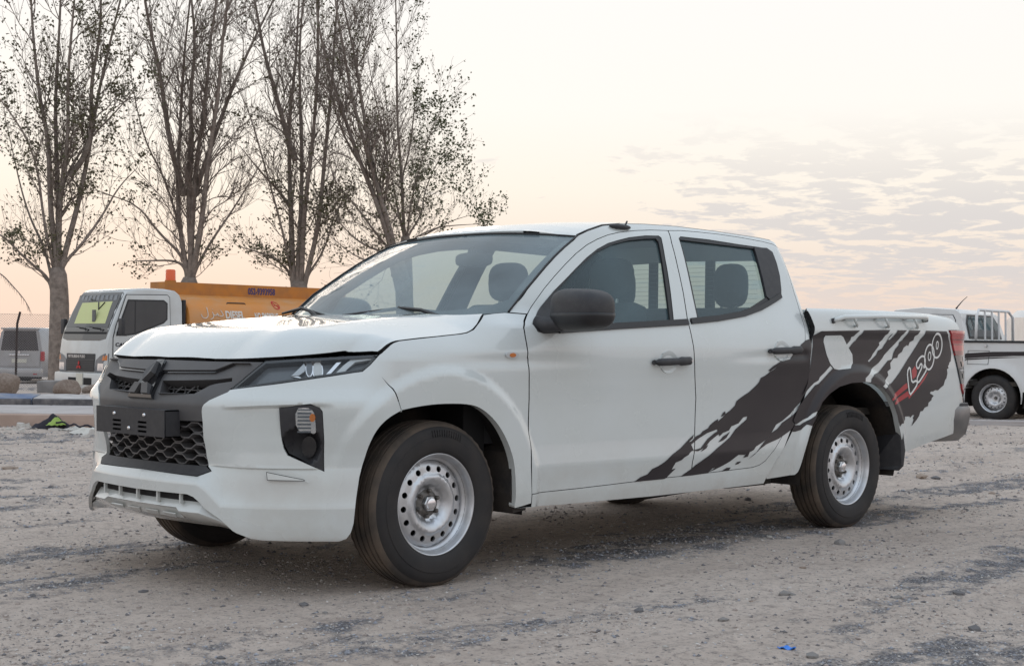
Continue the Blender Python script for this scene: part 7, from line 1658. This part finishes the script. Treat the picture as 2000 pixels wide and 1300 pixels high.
    # rack behind the rear window
    rk=MB(); x=-.30; rk.tube([(x,y0+.10,1.10),(x,y0+.12,1.50),(x-.02,y0+.24,1.59),(x-.02,y0+Wd-.24,1.59),(x,y0+Wd-.12,1.50),(x,y0+Wd-.10,1.10)],.022,8); rko=rk.build('roll_rack','rack_tube',t,smooth=True)
    for y in (.44,.70,.96,1.22): MB().tube([(x,y0+y,1.10),(x-.01,y0+y,1.585)],.016,8).build('rack_bar','rack_tube',rko)
    a=MB().tube([(-.74,y0+.42,1.61),(-.72,y0+.42,1.64),(-.64,y0+.42,1.73),(-.57,y0+.42,1.79)],[.016,.010,.006,.004],6).build('aerial','rubber_seal',cab)
    ln=MB(); V=[];F=[]
    for k in range(17):
        q=math.pi*1.1-math.pi*1.2*k/16; V+=[(.45*math.cos(q),y0+.0,.33+.45*math.sin(q)),(.45*math.cos(q),y0+.35,.33+.45*math.sin(q))]
    for k in range(16): F.append((2*k,2*k+1,2*k+3,2*k+2))
    ln.add(V,F); ln.box((-.5,y0+.34,.2),(.5,y0+.36,.9)); ln.build('wheel_arch_liner','liner',t,fix=False)
    MB().box((-3.4,y0+.3,.32),(1.4,y0+1.3,.5)).build('chassis','chassis',t)
    for x in (0,-2.4):
        simple_wheel(t,x,y0+.10,-1,.33,.21); simple_wheel(t,x,y0+Wd-.10,1,.33,.21)
small_pickup()
o=loc_box(5.95,7.3,19.2,19.45,-.01,.045,'concrete_slab','concrete_pale',None,.008,.012); tag(o,'broken strip of pale concrete on the ground below the smaller pickup','slab')
# ================================================================ trees
mat('bark',(.30,.25,.215),.95,noise=(9.,(.17,.14,.12),.9),bump=(26,.8,.03)); mat('twig',(.215,.175,.15),.95); mat('leaf_olive',(.085,.085,.042),.8,noise=(3.,(.12,.10,.05),.8)); mat('leaf_green',(.07,.088,.038),.8,noise=(3.,(.11,.11,.05),.8))
def tree(key,lat,dep,gz,label,seed,rt,leaf_n,leaf_fn,twig=1.0,leafm='leaf_olive',lean=0):
    r=np.random.default_rng(seed); base=place(lat,dep,gz)
    t=thing('tree',label,'tree',base,YAW,'tall sparse trees behind the tanker'); L=TREES[key]
    # local x = to the right, y = away, z up
    tw=MB();leaf_sites=[];limbs=[]
    def smooth(p3,k=2): return [tuple(q) for q in smooth_poly(p3,k)]
    def grow(p,d,length,rad,lev):
        n=5 if lev<2 else 4; pts=[np.array(p)];dd=np.array(d)/np.linalg.norm(d)
        for i in range(n):
            dd=dd+r.normal(size=3)*.17+np.array([0,0,.085]); dd/=np.linalg.norm(dd); pts.append(pts[-1]+dd*length/n)
        rs=[max(.0028,rad*(1-.75*i/n)) for i in range(n+1)]
        tw.tube([tuple(q) for q in pts],rs,4 if lev<2 else 3,False)
        if lev<3:
            k=max(2,int((4.6 if lev==1 else 3.4)*twig*min(1.6,length/.9)))
            for j in range(k):
                f=.2+.8*r.random(); q=pts[0]+0; i=min(n-1,int(f*n)); q=pts[i]+(pts[i+1]-pts[i])*(f*n-i)
                side=r.normal(size=3); side-=dd*side.dot(dd); side/=np.linalg.norm(side)+1e-9
                grow(q,dd*.8+side*.55+np.array([0,0,.15]),length*(.42+.32*r.random()),rad*.55,lev+1)
        for q in pts[2:]: leaf_sites.append(q)
    trunk=[(L[0][0][0],0.0)]+L[0]
    tp=smooth([(a,0,b) for a,b in trunk],1); nt_=len(tp)
    MB().tube(tp,[rt*(1.15-.25*i/(nt_-1))*(1 if i<nt_-1 else .75) for i in range(nt_)],14).build('trunk','bark',t,smooth=True)
    for li,l in enumerate(L[1:]):
        top=l[-1][1]>9.0
        pts=[(a,0,b) for a,b in l]
        if top: a,b=l[-1];c,e=l[-2]; k=2.6/max(.3,math.hypot(a-c,b-e)); pts.append((a+(a-c)*k,0,b+(b-e)*k))
        dy=r.normal()*.55; ln=len(pts)-1
        pts=[(a+r.normal()*.02,dy*(i/ln)**1.1*1.6,c) for i,(a,_,c) in enumerate(pts)]
        pts=[(L[0][-1][0]*.6+pts[0][0]*.4,0,pts[0][2]-.45)]+pts
        sp_=smooth(pts,2); Ls=sum(math.dist(sp_[i],sp_[i+1]) for i in range(len(sp_)-1))
        r0=rt*(.42 if top else .24)*(.85+.25*r.random()); r0=min(r0,.035*Ls**.6+.03)
        n_=len(sp_); MB().tube(sp_,[max(.006,r0*(1-.90*(i/(n_-1))**.9)) for i in range(n_)],9).build('limb','bark',t,smooth=True)
        # side branches
        nb=int(Ls*2.5*twig)+3
        for j in range(nb):
            f=(.26 if top else .15)+(.72 if top else .83)*r.random(); i=min(n_-2,int(f*(n_-1))); p=np.array(sp_[i]); d=np.array(sp_[i+1])-p; d/=np.linalg.norm(d)
            s=r.normal(size=3); s[0]*=1.4; s-=d*s.dot(d); s/=np.linalg.norm(s)
            grow(p,d*.95+s*.62,(.5+1.25*r.random())*(1.25-.55*f)*(1.0 if top else .8),max(.006,r0*.30*(1-.6*f)),1)
    o=tw.build('twigs','twig',t,fix=False); o['kind']='stuff'
    # leaves: small lobed blades in loose tufts
    S=np.array(leaf_sites); wgt=np.array([leaf_fn(q[0],q[2]) for q in S]); wgt=wgt*(.3+1.2*np.clip((np.array([float(vnoise(np.array(q[0]*1.7+seed),np.array(q[2]*1.5)))for q in S])-.35)*3,0,1)); wgt/=wgt.sum()
    idx=r.choice(len(S),leaf_n,p=wgt); V=[];F=[]
    for i in idx:
        c=S[i]+r.normal(size=3)*.075; sz=.017+.028*r.random(); a=r.normal(size=3);a/=np.linalg.norm(a); b=np.cross(a,r.normal(size=3)); b/=np.linalg.norm(b); nn=np.cross(a,b)
        k=len(V); V+=[c-a*sz*1.25,c-a*sz*.2+b*sz*.85+nn*sz*.2,c+a*sz*.15+b*sz*.35,c+a*sz*1.3,c+a*sz*.15-b*sz*.35,c-a*sz*.2-b*sz*.85+nn*sz*.2]; F+=[(k,k+1,k+2,k+3),(k,k+3,k+4,k+5)]
    me=bpy.data.meshes.new('leaves'); me.from_pydata([tuple(map(float,v)) for v in V],[],F); me.materials.append(MATS[leafm]); q=link(bpy.data.objects.new('leaves',me),t); q['kind']='stuff'
    return t
tree('t1',-10.12,33,-.30,'leafy tree with a thick pale trunk just left of the white tanker cab',1,.205,9500,lambda x,z:.35+1.0*(z>3.0)+.6*(abs(x)>1.0),1.0)
tree('t2',-7.64,35,-.30,'nearly bare tree with many upright limbs rising behind the beacon of the tanker',2,.215,2600,lambda x,z:(.05+1.3*(x<-.9)+1.6*(z<4.2)*(x>0)+.15*(z>7)),1.15)
tree('t3',-5.18,36,-.30,'several slim stems in one clump rising behind the phone number on the tanker',3,.22,4800,lambda x,z:.25+1.5*(z<5.2)+.4*(abs(x)>1.2),1.1)
tree('t4',-2.79,35,-.30,'thick dark trunk leaning left with a dense tangle of branches above the windscreen',4,.20,3000,lambda x,z:.4+.9*(z<5.5),1.35)
tree('t5',-2.69,37,-.30,'thin straight tree with leafy branches reaching right above the pickup cab',5,.15,4600,lambda x,z:.12+1.6*(x>.15)+1.0*(z<4.4),1.0,'leaf_green')
# distant scrub on the left horizon
def scrub():
    r=np.random.default_rng(3); V=[];F=[]
    for i in range(5200):
        l=-34+26*r.random(); d=95+10*r.random(); h=1.55*(.55+.45*float(vnoise(np.array(l*.7),np.array(3.))))*r.random()**.6; p=place(l,d,-.45+h); s=.10+.12*r.random(); a=Vector(r.normal(size=3)).normalized(); b=a.cross(Vector(r.normal(size=3))).normalized(); k=len(V)
        V+=[p-a*s,p+b*s*.7,p+a*s,p-b*s*.7]; F.append((k,k+1,k+2,k+3))
    o=MB().add(V,F).build('far_scrub','leaf_olive',fix=False); o['kind']='stuff'
scrub()
# palm just outside the left edge, one dry frond hangs into view
def palm():
    D=24; t=thing('palm_tree','palm outside the left edge with one thin dry frond hanging into view','palm',place(-9.6,D,-.1),YAW)
    MB().tube([(0,0,0),(.05,0,1.2),(.02,0,2.35)],[.16,.13,.12],10).build('trunk','bark',t,smooth=True)
    def frond(pts,nm):
        f=MB(); sp_=smooth_poly(pts,3); n=len(sp_); f.tube(sp_,[.014*(1-.8*i/(n-1))+.002 for i in range(n)],5)
        r=random.Random(nm)
        for i in range(n//3,n-1):
            if r.random()<.75:
                p=Vector(sp_[i]); d=(Vector(sp_[i+1])-p).normalized(); L_=r.uniform(.06,.16); sd=Vector((r.uniform(-.4,.4),r.uniform(-.6,.6),-.9)).normalized(); q=p+(d*.5+sd).normalized()*L_
                f.tube([p,q],[.004,.0012],3,False)
        f.build('frond','twig',t)
    z=lambda y:.978+(659-y)*D/2886+.1
    x=lambda px:(px-1000)*D/2886+9.6
    frond([(.02,0,2.35),(.6,0,2.6),(x(-40),0,z(520)),(x(0),0,z(533)),(x(25),0,z(560)),(x(45),0,z(582)),(x(57),0,z(602))],1)
    for k,a in enumerate((2.0,2.8,3.6,4.4)): frond([(.02,0,2.35),(.5*math.cos(a),.5*math.sin(a),2.7),(1.1*math.cos(a),1.1*math.sin(a),2.5),(1.4*math.cos(a),1.4*math.sin(a),1.9)],k+2)
palm()
